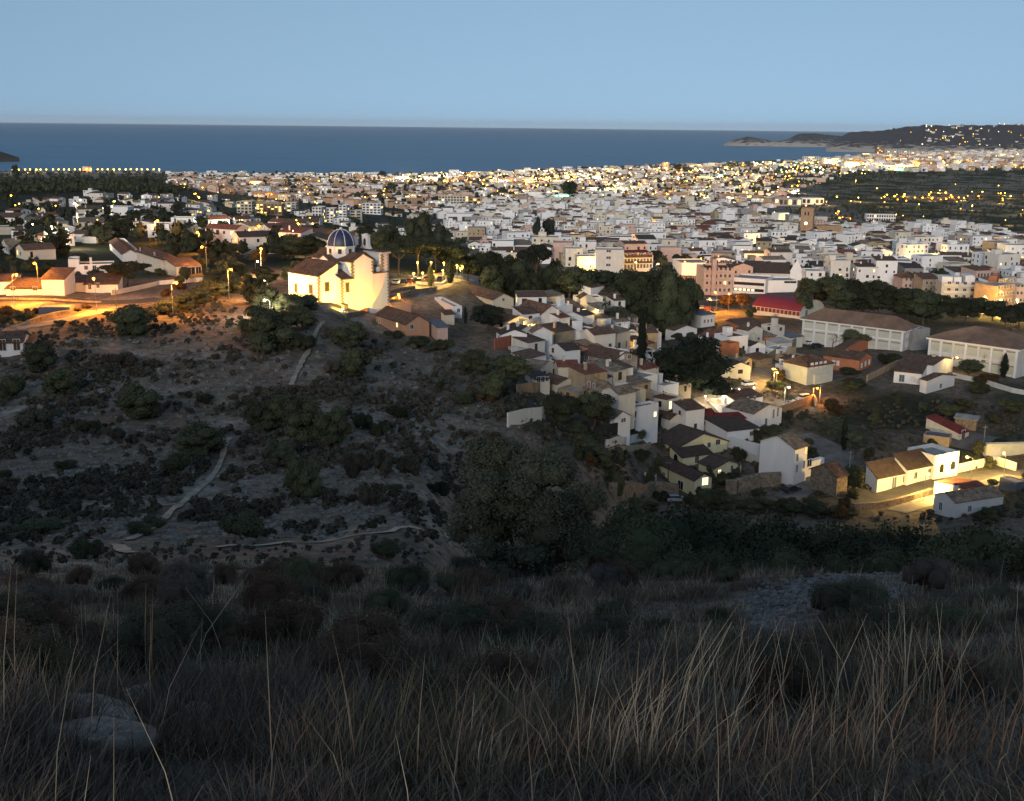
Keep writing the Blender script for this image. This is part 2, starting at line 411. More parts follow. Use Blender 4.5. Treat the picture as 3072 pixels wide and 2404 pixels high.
# the open plot of rough grass east of the white houses
field = np.clip(1-np.hypot((PXG-900)/75, (PYG-412)/24), 0, 1)*3
c = lerp3(c, np.array((.040, .040, .024)), np.clip(field, 0, 1)*np.clip((DD-200)/20, 0, 1))
V = np.stack([XX, YY, ZZ], -1).reshape(-1, 3)
ii, jj = np.meshgrid(np.arange(NA-1), np.arange(NR-1), indexing='ij'); q = (ii*NR+jj).ravel()
F = np.stack([q, q+NR, q+NR+1, q+1], 1)
m, t, b = newmat('hillside_ground')
at = t.nodes.new('ShaderNodeAttribute'); at.attribute_name = 'ground_cover'
tcn = t.nodes.new('ShaderNodeTexCoord'); nz = t.nodes.new('ShaderNodeTexNoise'); nz.inputs['Scale'].default_value = .55; nz.inputs['Detail'].default_value = 9; nz.inputs['Roughness'].default_value = .72
t.links.new(tcn.outputs['Object'], nz.inputs['Vector'])
mr = t.nodes.new('ShaderNodeMapRange'); mr.inputs['From Min'].default_value = .32; mr.inputs['From Max'].default_value = .68; mr.inputs['To Min'].default_value = .40; mr.inputs['To Max'].default_value = 1.55
t.links.new(nz.outputs['Fac'], mr.inputs['Value'])
mm = t.nodes.new('ShaderNodeVectorMath'); mm.operation = 'SCALE'; t.links.new(at.outputs['Color'], mm.inputs[0]); t.links.new(mr.outputs[0], mm.inputs['Scale'])
t.links.new(mm.outputs[0], b.inputs['Base Color']); b.inputs['Roughness'].default_value = 1; b.inputs['Specular IOR Level'].default_value = .1
bp = t.nodes.new('ShaderNodeBump'); bp.inputs['Strength'].default_value = .7; bp.inputs['Distance'].default_value = .35; t.links.new(nz.outputs['Fac'], bp.inputs['Height']); t.links.new(bp.outputs[0], b.inputs['Normal'])
MT['terrain'] = m
me = np_mesh('terrain', V, F, 'terrain', True)
ca = me.color_attributes.new('ground_cover', 'FLOAT_COLOR', 'POINT')
ca.data.foreach_set('color', np.concatenate([c.reshape(-1, 3), np.ones((NA*NR, 1))], 1).astype(np.float32).ravel())
tag(link('terrain', me), kind='structure')

# the mountain the photographer stands on goes on rising behind
na, nr = 84, 60
aa = np.concatenate([np.radians([28.5, 29.5, 30.5, 31.5, 32.5, 33.4]), np.linspace(R_(36), R_(324), na-12), np.radians([326.6, 327.5, 328.5, 329.5, 330.5, 331.5])])[:, None].repeat(nr, 1); dd = np.exp(np.linspace(math.log(.15), math.log(2600), nr))[None].repeat(na, 0)
back = np.clip(-np.cos(aa), -.2, 1)
_e0 = np.array([[H-ground(d*math.sin(t_), d*math.cos(t_)) for d in dd[0]] for t_ in (TH[0], TH[-1])])
side = np.where(aa < math.pi, _e0[1][None], _e0[0][None])
rise = -1.8 + dd*0.34*(1-np.exp(-dd/60))*np.exp(-dd/380)  # unseen rise, shaped for the shade it throws on the near slope
wgt = np.clip((back+.15)/.6, 0, 1); wgt = wgt*wgt*(3-2*wgt)
xx, yy = dd*np.sin(aa), dd*np.cos(aa)
hz = H-side*(1-wgt)+rise*wgt + (fbm(xx/40, yy/40, 4)-.45)*np.clip(dd/20, 0, 14)*wgt
for e in (*range(6), *range(na-6, na)):      # meet the terrain sheet along its two edges
    for j in range(nr): hz[e, j] = ground(xx[e, j], yy[e, j])-.015-min(dd[0, j]*.008, 3)
ii, jj = np.meshgrid(np.arange(na-1), np.arange(nr-1), indexing='ij'); q = (ii*nr+jj).ravel()
MT['mountain'] = mat('mountain_scrub', (.075, .062, .042), scale=.08, var=.4, coord='Object')
tag(link('mountain', np_mesh('mountain', np.stack([xx, yy, hz], -1).reshape(-1, 3), np.stack([q, q+nr, q+nr+1, q+1], 1), 'mountain', True)), kind='structure')

# the sea
m, t, b = newmat('sea_water')
b.inputs['Base Color'].default_value = (.030, .085, .165, 1); b.inputs['Roughness'].default_value = .42; b.inputs['Specular IOR Level'].default_value = .22
tcn = t.nodes.new('ShaderNodeTexCoord'); mp = t.nodes.new('ShaderNodeMapping'); mp.inputs['Scale'].default_value = (.0012, .006, 1)
n0 = t.nodes.new('ShaderNodeTexNoise'); n0.inputs['Scale'].default_value = 1; n0.inputs['Detail'].default_value = 6
t.links.new(tcn.outputs['Object'], mp.inputs[0]); t.links.new(mp.outputs[0], n0.inputs['Vector'])
rp = t.nodes.new('ShaderNodeValToRGB'); rp.color_ramp.elements[0].position = .35; rp.color_ramp.elements[1].position = .7
rp.color_ramp.elements[0].color = (.012, .125, .235, 1); rp.color_ramp.elements[1].color = (.026, .165, .290, 1)
t.links.new(n0.outputs['Fac'], rp.inputs[0]); t.links.new(rp.outputs[0], b.inputs['Base Color'])
n5 = t.nodes.new('ShaderNodeTexNoise'); n5.inputs['Scale'].default_value = .05; n5.inputs['Detail'].default_value = 3
bp = t.nodes.new('ShaderNodeBump'); bp.inputs['Strength'].default_value = .5; bp.inputs['Distance'].default_value = 2
t.links.new(tcn.outputs['Object'], n5.inputs['Vector']); t.links.new(n5.outputs['Fac'], bp.inputs['Height']); t.links.new(bp.outputs[0], b.inputs['Normal'])
MT['sea'] = m
V = [(0, 0, 0)]; F = []
rr = [900, 3000, 5000, 8000, 12000, 20000, 36000, 60000, 90000]; ns = 72
V = [(r*math.sin(2*math.pi*i/ns), r*math.cos(2*math.pi*i/ns), 0) for r in rr for i in range(ns)]
F = [(a*ns+i, a*ns+(i+1) % ns, (a+1)*ns+(i+1) % ns, (a+1)*ns+i) for a in range(len(rr)-1) for i in range(ns)]
tag(link('sea', np_mesh('sea', V, F, 'sea')), kind='structure')

# hills and capes across the bay: ridge lines with cliffs to the water
m, t, b = newmat('headland_scrub')
gm = t.nodes.new('ShaderNodeNewGeometry'); sx = t.nodes.new('ShaderNodeSeparateXYZ'); t.links.new(gm.outputs['Position'], sx.inputs[0])
nz = t.nodes.new('ShaderNodeTexNoise'); nz.inputs['Scale'].default_value = .016; nz.inputs['Detail'].default_value = 6
t.links.new(gm.outputs['Position'], nz.inputs['Vector'])
ad = t.nodes.new('ShaderNodeMath'); ad.operation = 'MULTIPLY_ADD'; t.links.new(nz.outputs['Fac'], ad.inputs[0]); ad.inputs[1].default_value = 190; t.links.new(sx.outputs['Z'], ad.inputs[2])
mr = t.nodes.new('ShaderNodeMapRange'); mr.inputs['From Min'].default_value = 118; mr.inputs['From Max'].default_value = 150; t.links.new(ad.outputs[0], mr.inputs['Value'])
rp = t.nodes.new('ShaderNodeValToRGB'); rp.color_ramp.elements[0].color = (.52, .43, .35, 1); rp.color_ramp.elements[1].color = (.050, .046, .044, 1)
t.links.new(mr.outputs[0], rp.inputs[0]); t.links.new(rp.outputs[0], b.inputs['Base Color']); b.inputs['Roughness'].default_value = 1
MT['headland'] = m
def ridge(name, prof, d0, d1, cliff, n=90, seed=0, label=None):
    """prof: (px, crest py, foot py); the foot lies at sea level at the distance its row gives."""
    pxs = np.linspace(prof[0][0], prof[-1][0], n); P = np.array(prof, float)
    cr = np.interp(pxs, P[:, 0], P[:, 1]); V = []; nd = 22
    for i, px in enumerate(pxs):
        t, th = tan_theta(px, cr[i]); dcr = (d0+d1)/2; top = max(H-t*dcr, 3)
        for j in range(nd):
            u = j/(nd-1); d = d0+(d1-d0)*u; x, y = d*math.sin(th), d*math.cos(th)
            if u < .5:
                a = u/.5; hgt = cliff*min(1, a/.16)*(.6 if top < cliff else 1)+(top-cliff)*max(0, (a-.16)/.84)**.8 if top > cliff else top*min(1, a/.3)
            else: hgt = top*(1-((u-.5)/.5)**1.5)
            e = float(fbm(np.array([px/6.+seed]), np.array([u*14.]), 4)[0])-.46
            hgt = hgt*(1+.45*e*(1-abs(u-.5)*.4) if abs(u-.5) > .03 else 1+.12*e)
            d += float(fbm(np.array([px/5.+seed+50]), np.array([u*6.]), 3)[0])*cliff*1.4-.6*cliff
            x, y = d*math.sin(th), d*math.cos(th)
            V.append((x, y, hgt-2 if 0 < j < nd-1 else -6))
    ii, jj = np.meshgrid(np.arange(n-1), np.arange(nd-1), indexing='ij'); q = (ii*nd+jj).ravel()
    o = link(name, np_mesh(name, V, np.stack([q, q+1, q+nd+1, q+nd], 1), 'headland'))
    return tag(o, kind='structure'), V, nd
HILL, HV, HND = ridge('hill', [(826,144,150),(838,138,150),(850,131.6,150),(870,130.6,150),(890,129.3,150),(905,126.3,150),(925,124.6,150),(960,125.5,150),(1000,124.4,150),(1030,124.2,150),(1120,120,150),(1200,128,150)], 9300, 13000, 50, n=150, seed=3)
ridge('hill', [(724,143.5,146),(735,139,146),(748,136.3,146),(760,138.5,146),(778,141,146),(800,137.5,146),(815,138,146),(835,140,146),(850,141,146)], 11600, 13500, 42, n=90, seed=11)
ridge('hill', [(786,140,143),(798,133.5,143),(812,133,143),(825,134.3,143),(840,136,143),(850,139,143)], 13700, 15500, 40, n=60, seed=23)
ridge('hill', [(-60,149,160),(-12,149,160),(0,151.0,160),(6,152.6,160),(13,155.2,160),(19,156.9,160)], 5230, 5560, 6, n=50, seed=37)[0].data.materials[0] = MT['mountain']

# roads, paths: strips that follow the ground
ROADS = []
def ribbon(name, key, pts, width, m, dz=.16, dmin=60, step=2.0):
    P = [hit(*kp(key, *p), dmin) for p in pts]; Q = []
    for a, b in zip(P, P[1:]):
        k = max(1, int((b-a).length/step))
        Q += [a+(b-a)*i/k for i in range(k)]
    Q.append(P[-1]); S = []
    for i in range(len(Q)):       # round the corners off
        a = Q[max(0, i-2):i+3]; S.append(sum(a, Vector())/len(a))
    V, F, nc = [], [], 5
    ROADS.extend((q.x, q.y, width/2+.5) for q in S)
    for i, p in enumerate(S):
        d = S[min(i+1, len(S)-1)]-S[max(i-1, 0)]; d.z = 0; d = d.normalized() if d.length > 1e-6 else Vector((0, 1, 0)); s = Vector((d.y, -d.x, 0))
        wv = width*(1+.7*(random.random()-.5)) if width < 3 else width
        for c_ in range(nc):
            x = p+s*wv*(c_/(nc-1)-.5); V.append((x.x, x.y, ground(x.x, x.y)+dz))
    for i in range(len(S)-1):
        for c_ in range(nc-1): a = i*nc+c_; F.append((a, a+1, a+nc+1, a+nc))
    return tag(link(name, np_mesh(name, V, F, m, True)), kind='structure'), S
PATH = 'dirt'
ribbon('footpath', 'H', [(480,135),(440,180),(412,230),(405,290),(345,370),(312,450),(270,520),(266,575)], 1.0, 'dirt', .3)
ribbon('footpath', 'G', [(1480,860),(1440,950),(1410,1040),(1405,1080),(1290,1205),(1100,1340),(1025,1440),(890,1515),(800,1545),(715,1550)], .8, 'dirt')
ribbon('footpath', 'G', [(745,1560),(790,1600),(800,1635),(930,1625)], 1.2, 'dirt')
ribbon('footpath', 'G', [(1245,1598),(1380,1592),(1520,1580),(1700,1568),(1850,1562),(2000,1542),(2200,1525),(2420,1516),(2800,1516)], .75, 'dirt')
ribbon('footpath', 'G', [(880,1340),(1100,1312),(1290,1295)], .6, 'dirt')
ribbon('road', 'A', [(-200,1440),(0,1445),(300,1450),(600,1462),(800,1478),(950,1476),(1100,1462),(1270,1440)], 7.5, 'asphalt', .12)
ribbon('road', 'A', [(60,1690),(200,1665),(400,1630),(620,1575),(800,1535),(950,1500),(1100,1480)], 4.0, 'dust_road', .10)
ribbon('road', 'A', [(640,1425),(760,1415),(900,1400),(1100,1358),(1350,1325),(1620,1305)], 4.0, 'dust_road', .10)
ribbon('road', 'F', [(640,1625),(760,1592),(950,1562),(1150,1508),(1350,1462),(1600,1425),(1780,1395),(2050,1350)], 8.0, 'asphalt', .12)
ribbon('road', 'F', [(1940,1395),(1780,1440),(1500,1540),(1250,1600),(960,1690)], 5.5, 'paving', .16)
ribbon('road', 'F', [(230,1085),(330,1110),(480,1190),(570,1240),(620,1290),(560,1330)], 8.0, 'paving', .12)
ribbon('road', 'U', [(1950,700),(1700,960),(1500,1130),(1350,1180),(1250,1260)], 6.0, 'paving', .14)
ribbon('road', 'E', [(1990,560),(1900,700),(1820,790),(1700,830),(1480,880),(1400,930),(1330,960)], 6.0, 'dust_road', .12)
ribbon('road', 'U', [(1250,230),(1400,170),(1560,110),(1650,60)], 7.0, 'asphalt', .12)
ribbon('road', 'F', [(1480,1240),(1530,1190),(1600,1130),(1680,1080)], 9.0, 'paving', .12)
ribbon('road', 'S', [(350,1340),(550,1300),(800,1300),(1000,1300)], 13, 'asphalt', .12)
ribbon('road', 'S', [(450,1430),(700,1440),(900,1440)], 9, 'asphalt', .12)
ribbon('car_park', 'B', [(1040,1010),(1200,1000),(1400,985),(1550,960),(1740,960)], 12, 'dust_road', .12)
ribbon('road', 'B', [(700,1200),(860,1150),(1040,1085),(1250,1040),(1450,1035),(1700,1010)], 4.5, 'dust_road', .12)

# ================================================================ BUILDERS
E1 = lambda a: Vector((-math.sin(a), math.cos(a), 0))
E2 = lambda a: Vector((math.cos(a), math.sin(a), 0))
def slope_faces(mb, p0, p1, q0, q1, m, ribs, th=.16):
    """One roof slope, eave p0-p1 to ridge q0-q1, with rounded rows of tiles running down it when ribs > 0."""
    p0, p1, q0, q1 = map(Vector, (p0, p1, q0, q1)); n = (p1-p0).cross(q0-p0 if (q0-p0).length > .05 else q1-p0)
    n = n.normalized() if n.length else Vector((0, 0, 1))
    if n.z < 0: n = -n
    k = ribs*2 if ribs else 1
    top = []
    for i in range(k+1):
        s = i/k; o = n*(th+(.075 if ribs and i % 2 else 0)); top.append((p0.lerp(p1, s)+o, q0.lerp(q1, s)+o))
    for a, b in zip(top, top[1:]): mb.poly([a[0], b[0], b[1], a[1]], m)
    mb.poly([p0, p1, q1, q0][::-1], m)
    for i in range(k): mb.poly([p0.lerp(p1, i/k), p0.lerp(p1, (i+1)/k), top[i+1][0], top[i][0]], m)
    for s, a, b in ((0, p0, q0), (1, p1, q1)):
        e = top[0] if s == 0 else top[-1]; mb.poly([a, b, e[1], e[0]], m)
def roof_mesh(name, U, V, typ, rh, m, ov=.35, pitch=0):
    """Roof over the rectangle 0..U, 0..V; z = 0 is the eaves. pitch: width of one row of tiles, 0 for none."""
    mb = MB(); r = lambda L: max(2, int(L/pitch)) if pitch else 0
    if typ == 'gu':
        k = rh/(V/2); z0 = -ov*k
        slope_faces(mb, (-ov, -ov, z0), (U+ov, -ov, z0), (-ov, V/2, rh), (U+ov, V/2, rh), m, r(U))
        slope_faces(mb, (U+ov, V+ov, z0), (-ov, V+ov, z0), (U+ov, V/2, rh), (-ov, V/2, rh), m, r(U))
    elif typ == 'gv':
        k = rh/(U/2); z0 = -ov*k
        slope_faces(mb, (-ov, V+ov, z0), (-ov, -ov, z0), (U/2, V+ov, rh), (U/2, -ov, rh), m, r(V))
        slope_faces(mb, (U+ov, -ov, z0), (U+ov, V+ov, z0), (U/2, -ov, rh), (U/2, V+ov, rh), m, r(V))
    elif typ == 'su':     # rises towards the back
        k = rh/V; slope_faces(mb, (-ov, -ov, -ov*k), (U+ov, -ov, -ov*k), (-ov, V+ov, rh+ov*k), (U+ov, V+ov, rh+ov*k), m, r(U))
    elif typ == 'sd':     # rises towards the front
        k = rh/V; slope_faces(mb, (U+ov, V+ov, -ov*k), (-ov, V+ov, -ov*k), (U+ov, -ov, rh+ov*k), (-ov, -ov, rh+ov*k), m, r(U))
    elif typ == 'sv':     # rises towards +u
        k = rh/U; slope_faces(mb, (-ov, V+ov, -ov*k), (-ov, -ov, -ov*k), (U+ov, V+ov, rh+ov*k), (U+ov, -ov, rh+ov*k), m, r(V))
    elif typ == 'hip':
        if U >= V:
            a = (V/2, V/2, rh); b = (U-V/2, V/2, rh)
            slope_faces(mb, (-ov, -ov, -.1), (U+ov, -ov, -.1), a, b, m, r(U)); slope_faces(mb, (U+ov, V+ov, -.1), (-ov, V+ov, -.1), b, a, m, r(U))
            slope_faces(mb, (-ov, V+ov, -.1), (-ov, -ov, -.1), a, a, m, r(V)); slope_faces(mb, (U+ov, -ov, -.1), (U+ov, V+ov, -.1), b, b, m, r(V))
        else:
            a = (U/2, U/2, rh); b = (U/2, V-U/2, rh)
            slope_faces(mb, (-ov, -ov, -.1), (U+ov, -ov, -.1), a, a, m, r(U)); slope_faces(mb, (U+ov, V+ov, -.1), (-ov, V+ov, -.1), b, b, m, r(U))
            slope_faces(mb, (-ov, V+ov, -.1), (-ov, -ov, -.1), b, a, m, r(V)); slope_faces(mb, (U+ov, -ov, -.1), (U+ov, V+ov, -.1), a, b, m, r(V))
    elif typ == 'barrel':
        n = 10; pts = [(U/2-(U/2+ov)*math.cos(math.pi*(.12+.76*i/n))/math.cos(math.pi*.12), rh*(math.sin(math.pi*(.12+.76*i/n))-math.sin(math.pi*.12))/(1-math.sin(math.pi*.12))) for i in range(n+1)]
        for (x0, z0), (x1, z1) in zip(pts, pts[1:]): slope_faces(mb, (x0, V+ov, z0), (x0, -ov, z0), (x1, V+ov, z1), (x1, -ov, z1), m, 0)
    return mb.mesh(name)
def body_mesh(name, U, V, Hh, typ, rh, m, deck='deck', base=5.0, par=.55):
    mb = MB(); B = -base
    c = [(0, 0), (U, 0), (U, V), (0, V)]; T = [Hh]*4
    if typ == 'su': T = [Hh, Hh, Hh+rh, Hh+rh]
    elif typ == 'sd': T = [Hh+rh, Hh+rh, Hh, Hh]
    elif typ == 'sv': T = [Hh, Hh+rh, Hh+rh, Hh]
    for i in range(4):
        j = (i+1) % 4; a, b_ = c[i], c[j]; pts = [(*a, B), (*b_, B), (*b_, T[j]), (*a, T[i])]
        if typ == 'gu' and i in (1, 3): pts.insert(3, ((a[0]+b_[0])/2, (a[1]+b_[1])/2, Hh+rh))
        if typ == 'gv' and i in (0, 2): pts.insert(3, ((a[0]+b_[0])/2, (a[1]+b_[1])/2, Hh+rh))
        if typ == 'barrel' and i in (0, 2):
            n = 10; arc = [(U/2-U/2*math.cos(math.pi*(.12+.76*q/n))/math.cos(math.pi*.12), rh*(math.sin(math.pi*(.12+.76*q/n))-math.sin(math.pi*.12))/(1-math.sin(math.pi*.12))) for q in range(1, n)]
            arc = [(x, a[1], Hh+z) for x, z in arc]; pts = pts[:3]+(arc[::-1] if i == 0 else arc)+pts[3:]
        mb.poly(pts, m)
    if typ == 'flat':
        t = .22; D = Hh-par
        o = [(0, 0), (U, 0), (U, V), (0, V)]; n = [(t, t), (U-t, t), (U-t, V-t), (t, V-t)]
        for i in range(4):
            j = (i+1) % 4
            mb.poly([(*o[i], Hh), (*o[j], Hh), (*n[j], Hh), (*n[i], Hh)], m)
            mb.poly([(*n[i], Hh), (*n[j], Hh), (*n[j], D), (*n[i], D)], m)
        mb.poly([(*p, D) for p in n], deck)
    return mb.mesh(name)
WIN = {}
def window_mesh(wd, ht, pane, frame, arch=False):
    key = (round(wd, 1), round(ht, 1), pane, frame, arch)
    if key not in WIN:
        mb = MB(); x, z = key[0]/2, key[1]/2; f = .09
        if arch:
            n = 8; top = z-x
            prof = [(-x, -z), (x, -z)]+[(x*math.cos(math.pi*i/n), top+x*math.sin(math.pi*i/n)) for i in range(n+1)]
            mb.poly([(a, -.04, b) for a, b in prof], pane)
        else:
            pb = MB(); pb.box((-x, -.03, -z), (x, .02, z), pane)
            mb.box((-x-f, -.10, -z), (-x, .02, z), frame); mb.box((x, -.10, -z), (x+f, .02, z), frame)
            mb.box((-x-f, -.10, z), (x+f, .02, z+f), frame); mb.box((-x-f-.05, -.16, -z-f), (x+f+.05, .02, -z), frame)
            mb.box((-.03, -.06, -z), (.03, -.03, z), frame)
        WIN[key] = (mb.mesh('window'), None if arch else pb.mesh('pane'))
    return WIN[key]
def add_window(name, meshes, Mw, root):
    o = link(name, meshes[0], Mw, root)
    if meshes[1]: link('pane' if name == 'window' else 'door_leaf', meshes[1], Matrix.Identity(4), o)
PANES = dict(w='glass', s='shutter', l='lit', p='lit_w', o='lit_o', d='wood', g='glass', a='glass', n='lit_w', v='rib_white', k='slate_blue', D='glass', r='maroon')
FACES = dict(u=lambda U, V: (0, 0, 0, U), v=lambda U, V: (0, V, -90, V), U=lambda U, V: (U, V, 180, U), V=lambda U, V: (U, 0, 90, V))
def put_windows(root, blkM, U, V, wins, frame='rib_white'):
    """wins: (face, centre along the face 0..1, centre height, width, height, kind)."""
    for fc, s, z, wd, ht, kd in wins:
        x, y, rot, L = FACES[fc](U, V); Mw = blkM @ Matrix.Translation((x, y, 0)) @ Matrix.Rotation(R_(rot), 4, 'Z') @ Matrix.Translation((s*L, 0, z))
        add_window('door' if kd in 'dDr' else 'window', window_mesh(wd, ht, PANES[kd], frame, kd == 'a'), Mw, root)
def grid_wins(fc, n, floors, z0=1.6, fh=3.0, wd=1.0, ht=1.4, kinds='w', a=.12, b=.88, lit=0):
    out = []
    for f in range(floors):
        for i in range(n):
            k = kinds[(i+f*3) % len(kinds)]
            if lit and random.random() < lit: k = 'l'
            out.append((fc, a+(b-a)*(i+.5)/n, z0+f*fh, wd, ht, k))
    return out
OCC = []             # footprints of everything built by hand: (x, y, radius)
LAND = {}            # landmarks for labels
def blk(root, key, N, Rx, Lx, a, top, roof='flat', rh=1.5, wall='white', rmat='tile', wins=(), U=None, V=None, h=None, dmin=150,
        pitch=.30, part='wall', deck='deck', frame='rib_white', chim=(), par=.55, base=5.0, ov=.35, P=None, d=None):
    """One block of a building. N: its near bottom corner, Rx / Lx: columns where its two visible faces end, top: row of the eaves at N."""
    a = R_(a)
    if P is None:
        px, py = kp(key, *N); P = hit(px, py, dmin) if d is None else at_dist(px, d, py)
    if U is None: U = solve_len(P, E2(a), kp(key, Rx, 0)[0])
    if V is None: V = solve_len(P, E1(a), kp(key, Lx, 0)[0])
    U = min(max(U, 1.2), 70) if U > 0 else 8; V = min(max(V, 1.2), 75) if V > 0 else 8
    Hh = h if h else max(solve_up(P, kp(key, 0, top)[1]), 1.5)
    M = Matrix.Translation(P) @ Matrix.Rotation(a, 4, 'Z')
    if root.matrix_basis == Matrix.Identity(4): root.matrix_basis = M.copy()
    link(part, body_mesh(part, U, V, Hh, roof, rh, wall, deck, base, par), M, root)
    if roof != 'flat':
        rf = link('roof', roof_mesh('roof', U, V, roof, rh, rmat, ov, pitch), M @ Matrix.Translation((0, 0, Hh)), root)
    else: rf = None
    for cu, cv, ch in chim:
        mb = MB(); mb.box((-.35, -.35, -1.5), (.35, .35, ch), 'white'); mb.box((-.45, -.45, ch), (.45, .45, ch+.12), 'white'); mb.box((-.2, -.2, ch+.12), (.2, .2, ch+.4), 'tile')
        zb = Hh if rf is None else Hh+rh*.5
        if rf is None: link('chimney', mb.mesh('chimney'), M @ Matrix.Translation((cu*U, cv*V, zb)), root)
        else: link('chimney', mb.mesh('chimney'), Matrix.Translation((cu*U, cv*V, rh*.5)), rf)
    put_windows(root, M, U, V, wins, frame)
    cx = P+E2(a)*U/2+E1(a)*V/2; OCC.append((cx.x, cx.y, math.hypot(U, V)/2))
    return M, U, V, Hh
def house(name, label, cat='house', group=None):
    o = bpy.data.objects.new(name, None); COL.objects.link(o); return tag(o, label, cat, group)
def wall_line(name, label, key, pts, h, m, th=.3, cat='wall', dmin=150, base=1.5, cap=None):
    P = [hit(*kp(key, *p), dmin) for p in pts]; mb = MB()
    o = P[0]
    for a, b in zip(P, P[1:]):
        k = max(1, int((b-a).length/4))
        for i in range(k):
            p, q = a+(b-a)*i/k, a+(b-a)*(i+1)/k; p.z, q.z = ground(p.x, p.y), ground(q.x, q.y)
            d = (q-p); d.z = 0; s = Vector((d.y, -d.x, 0)).normalized()*th/2; p, q = p-o, q-o
            c = [p-s, q-s, q+s, p+s]; lo = [x+Vector((0, 0, -base)) for x in c]; hi = [x+Vector((0, 0, h)) for x in c]
            mb.poly(hi, m)
            for x in range(4): y = (x+1) % 4; mb.poly([lo[x], lo[y], hi[y], hi[x]], m)
    r = link(name, mb.mesh(name), Matrix.Translation(o)); return tag(r, label, cat, kind='thing')

# ================================================================ THE CHAPEL WITH THE BLUE DOME
def chapel():
    root = house('chapel', 'floodlit white hillside chapel with a blue tiled dome and stone corners', 'chapel')
    K = 'P'; P0 = hit(*kp(K, 1025, 1425), 200); a = R_(47)
    M = Matrix.Translation(P0) @ Matrix.Rotation(a, 4, 'Z'); root.matrix_basis = M.copy()
    e1, e2 = E1(a), E2(a)
    def L(name, mb_or_me, T=None, parent=None):
        me = mb_or_me.mesh(name) if isinstance(mb_or_me, MB) else mb_or_me
        T = T or Matrix.Identity(4)
        return link(name, me, (M @ T) if parent is None else T, parent or root)
    ux = lambda x: solve_len(P0, e2, kp(K, x, 0)[0])
    zy = lambda x, y: solve_up(P0+e2*ux(x), kp(K, 0, y)[1])       # height on the long orange wall
    UL = ux(1790); u1, u2 = ux(1195), ux(1540)
    h0 = zy(1035, 975); h1 = zy(1195, 690); h2 = zy(1365, 555); h3 = zy(1790, 850)
    PROP = dict(u=UL, u1=u1, u2=u2, h0=h0, h1=h1, h2=h2)
    W = 17.0                                                         # width across the church
    # low aisle block at the near corner
    mb = MB(); ah = h0; V0 = 6.5
    def bodyblk(u0, u1_, v0, v1, T4, nm='wall', m='white'):
        mb = MB(); c = [(u0, v0), (u1_, v0), (u1_, v1), (u0, v1)]
        for i in range(4):
            j = (i+1) % 4; mb.poly([(*c[i], -5), (*c[j], -5), (*c[j], T4[j]), (*c[i], T4[i])], m)
        mb.poly([(*c[i], T4[i]-.02) for i in range(4)], m)
        return L(nm, mb)
    tr = Matrix.Translation
    bodyblk(0, u1+.5, 0, V0, [h0, h0, h0+2.6, h0+2.6])
    L('roof', roof_mesh('roof', u1+.2, V0, 'su', 2.6, 'tile', .25, .35), tr((0, 0, h0)))
    # transept whose gable stands over the orange wall
    mb = MB(); um = ux(1365)
    mb.poly([(u1, 0, -5), (u2, 0, -5), (u2, 0, h1), (um, 0, h2), (u1, 0, h1)], 'white'); mb.poly([(u2, W, -5), (u1, W, -5), (u1, W, h1), (um, W, h2), (u2, W, h1)], 'white')
    mb.poly([(u1, W, -5), (u1, 0, -5), (u1, 0, h1), (u1, W, h1)], 'white'); mb.poly([(u2, 0, -5), (u2, W, -5), (u2, W, h1), (u2, 0, h1)], 'white')
    L('transept', mb); L('roof', roof_mesh('roof', u2-u1, W, 'gv', h2-h1, 'tile', .3, .35), tr((u1, 0, h1)))
    # nave along the church, right of and behind the transept
    vm = W/2
    bodyblk(u2-.2, UL, 0, 3.2, [h3, h3, h3+.6, h3+.6]); L('roof', roof_mesh('roof', UL-u2, 3.2, 'su', .6, 'tile', .2, .35), tr((u2, 0, h3)))
    mb = MB(); hn = h1-.4
    mb.poly([(UL-.6, 3, -5), (UL-.6, W-3, -5), (UL-.6, W-3, hn), (UL-.6, vm, hn+2.3), (UL-.6, 3, hn)], 'white')
    mb.poly([(u2, 3, -5), (UL-.6, 3, -5), (UL-.6, 3, hn), (u2, 3, hn)], 'white'); mb.poly([(UL-.6, W-3, -5), (u2, W-3, -5), (u2, W-3, hn), (UL-.6, W-3, hn)], 'white')
    L('nave', mb); L('roof', roof_mesh('roof', UL-u2-1, W-6, 'gu', 2.3, 'tile', .2, .35), tr((u2+.2, 3, hn)))
    # chancel towards the camera side, its white gable over the sacristy roof
    zz = lambda u, v, y: solve_up(P0+e2*u+e1*v, kp(K, 0, y)[1])
    cu, cv0, cv1 = .9, 4.7, W-4.7; hc = zz(cu, cv0, 728); hp = max(zz(cu, vm, 580), hc+1.5)
    mb = MB(); mb.poly([(cu, cv1, -5), (cu, cv0, -5), (cu, cv0, hc), (cu, vm, hp), (cu, cv1, hc)], 'white')
    mb.poly([(cu, cv0, -5), (u1, cv0, -5), (u1, cv0, hc), (cu, cv0, hc)], 'white'); mb.poly([(u1, cv1, -5), (cu, cv1, -5), (cu, cv1, hc), (u1, cv1, hc)], 'white')
    L('chancel', mb); L('roof', roof_mesh('roof', u1-cu+2, cv1-cv0, 'gu', hp-hc, 'tile', .25, .35), tr((cu, cv0, hc)))
    # sacristy: the floodlit block with the lean-to roof
    PB = hit(*kp(K, 668, 1400), 200)
    us = (PB-P0).dot(e2); vs = (PB-P0).dot(e1)
    us, vs = -5.6, 2.5
    Pn = P0+e2*us+e1*vs; hs = solve_up(Pn, kp(K, 0, 925)[1]); Ls = solve_len(Pn, e1, kp(K, 150, 0)[0]); Ls = min(max(Ls, 8), 17)
    Us = 6.3
    mb = MB(); c = [(us, vs), (us+Us, vs), (us+Us, vs+Ls), (us, vs+Ls)]; T4 = [hs, hs+3.0, hs+3.0, hs]
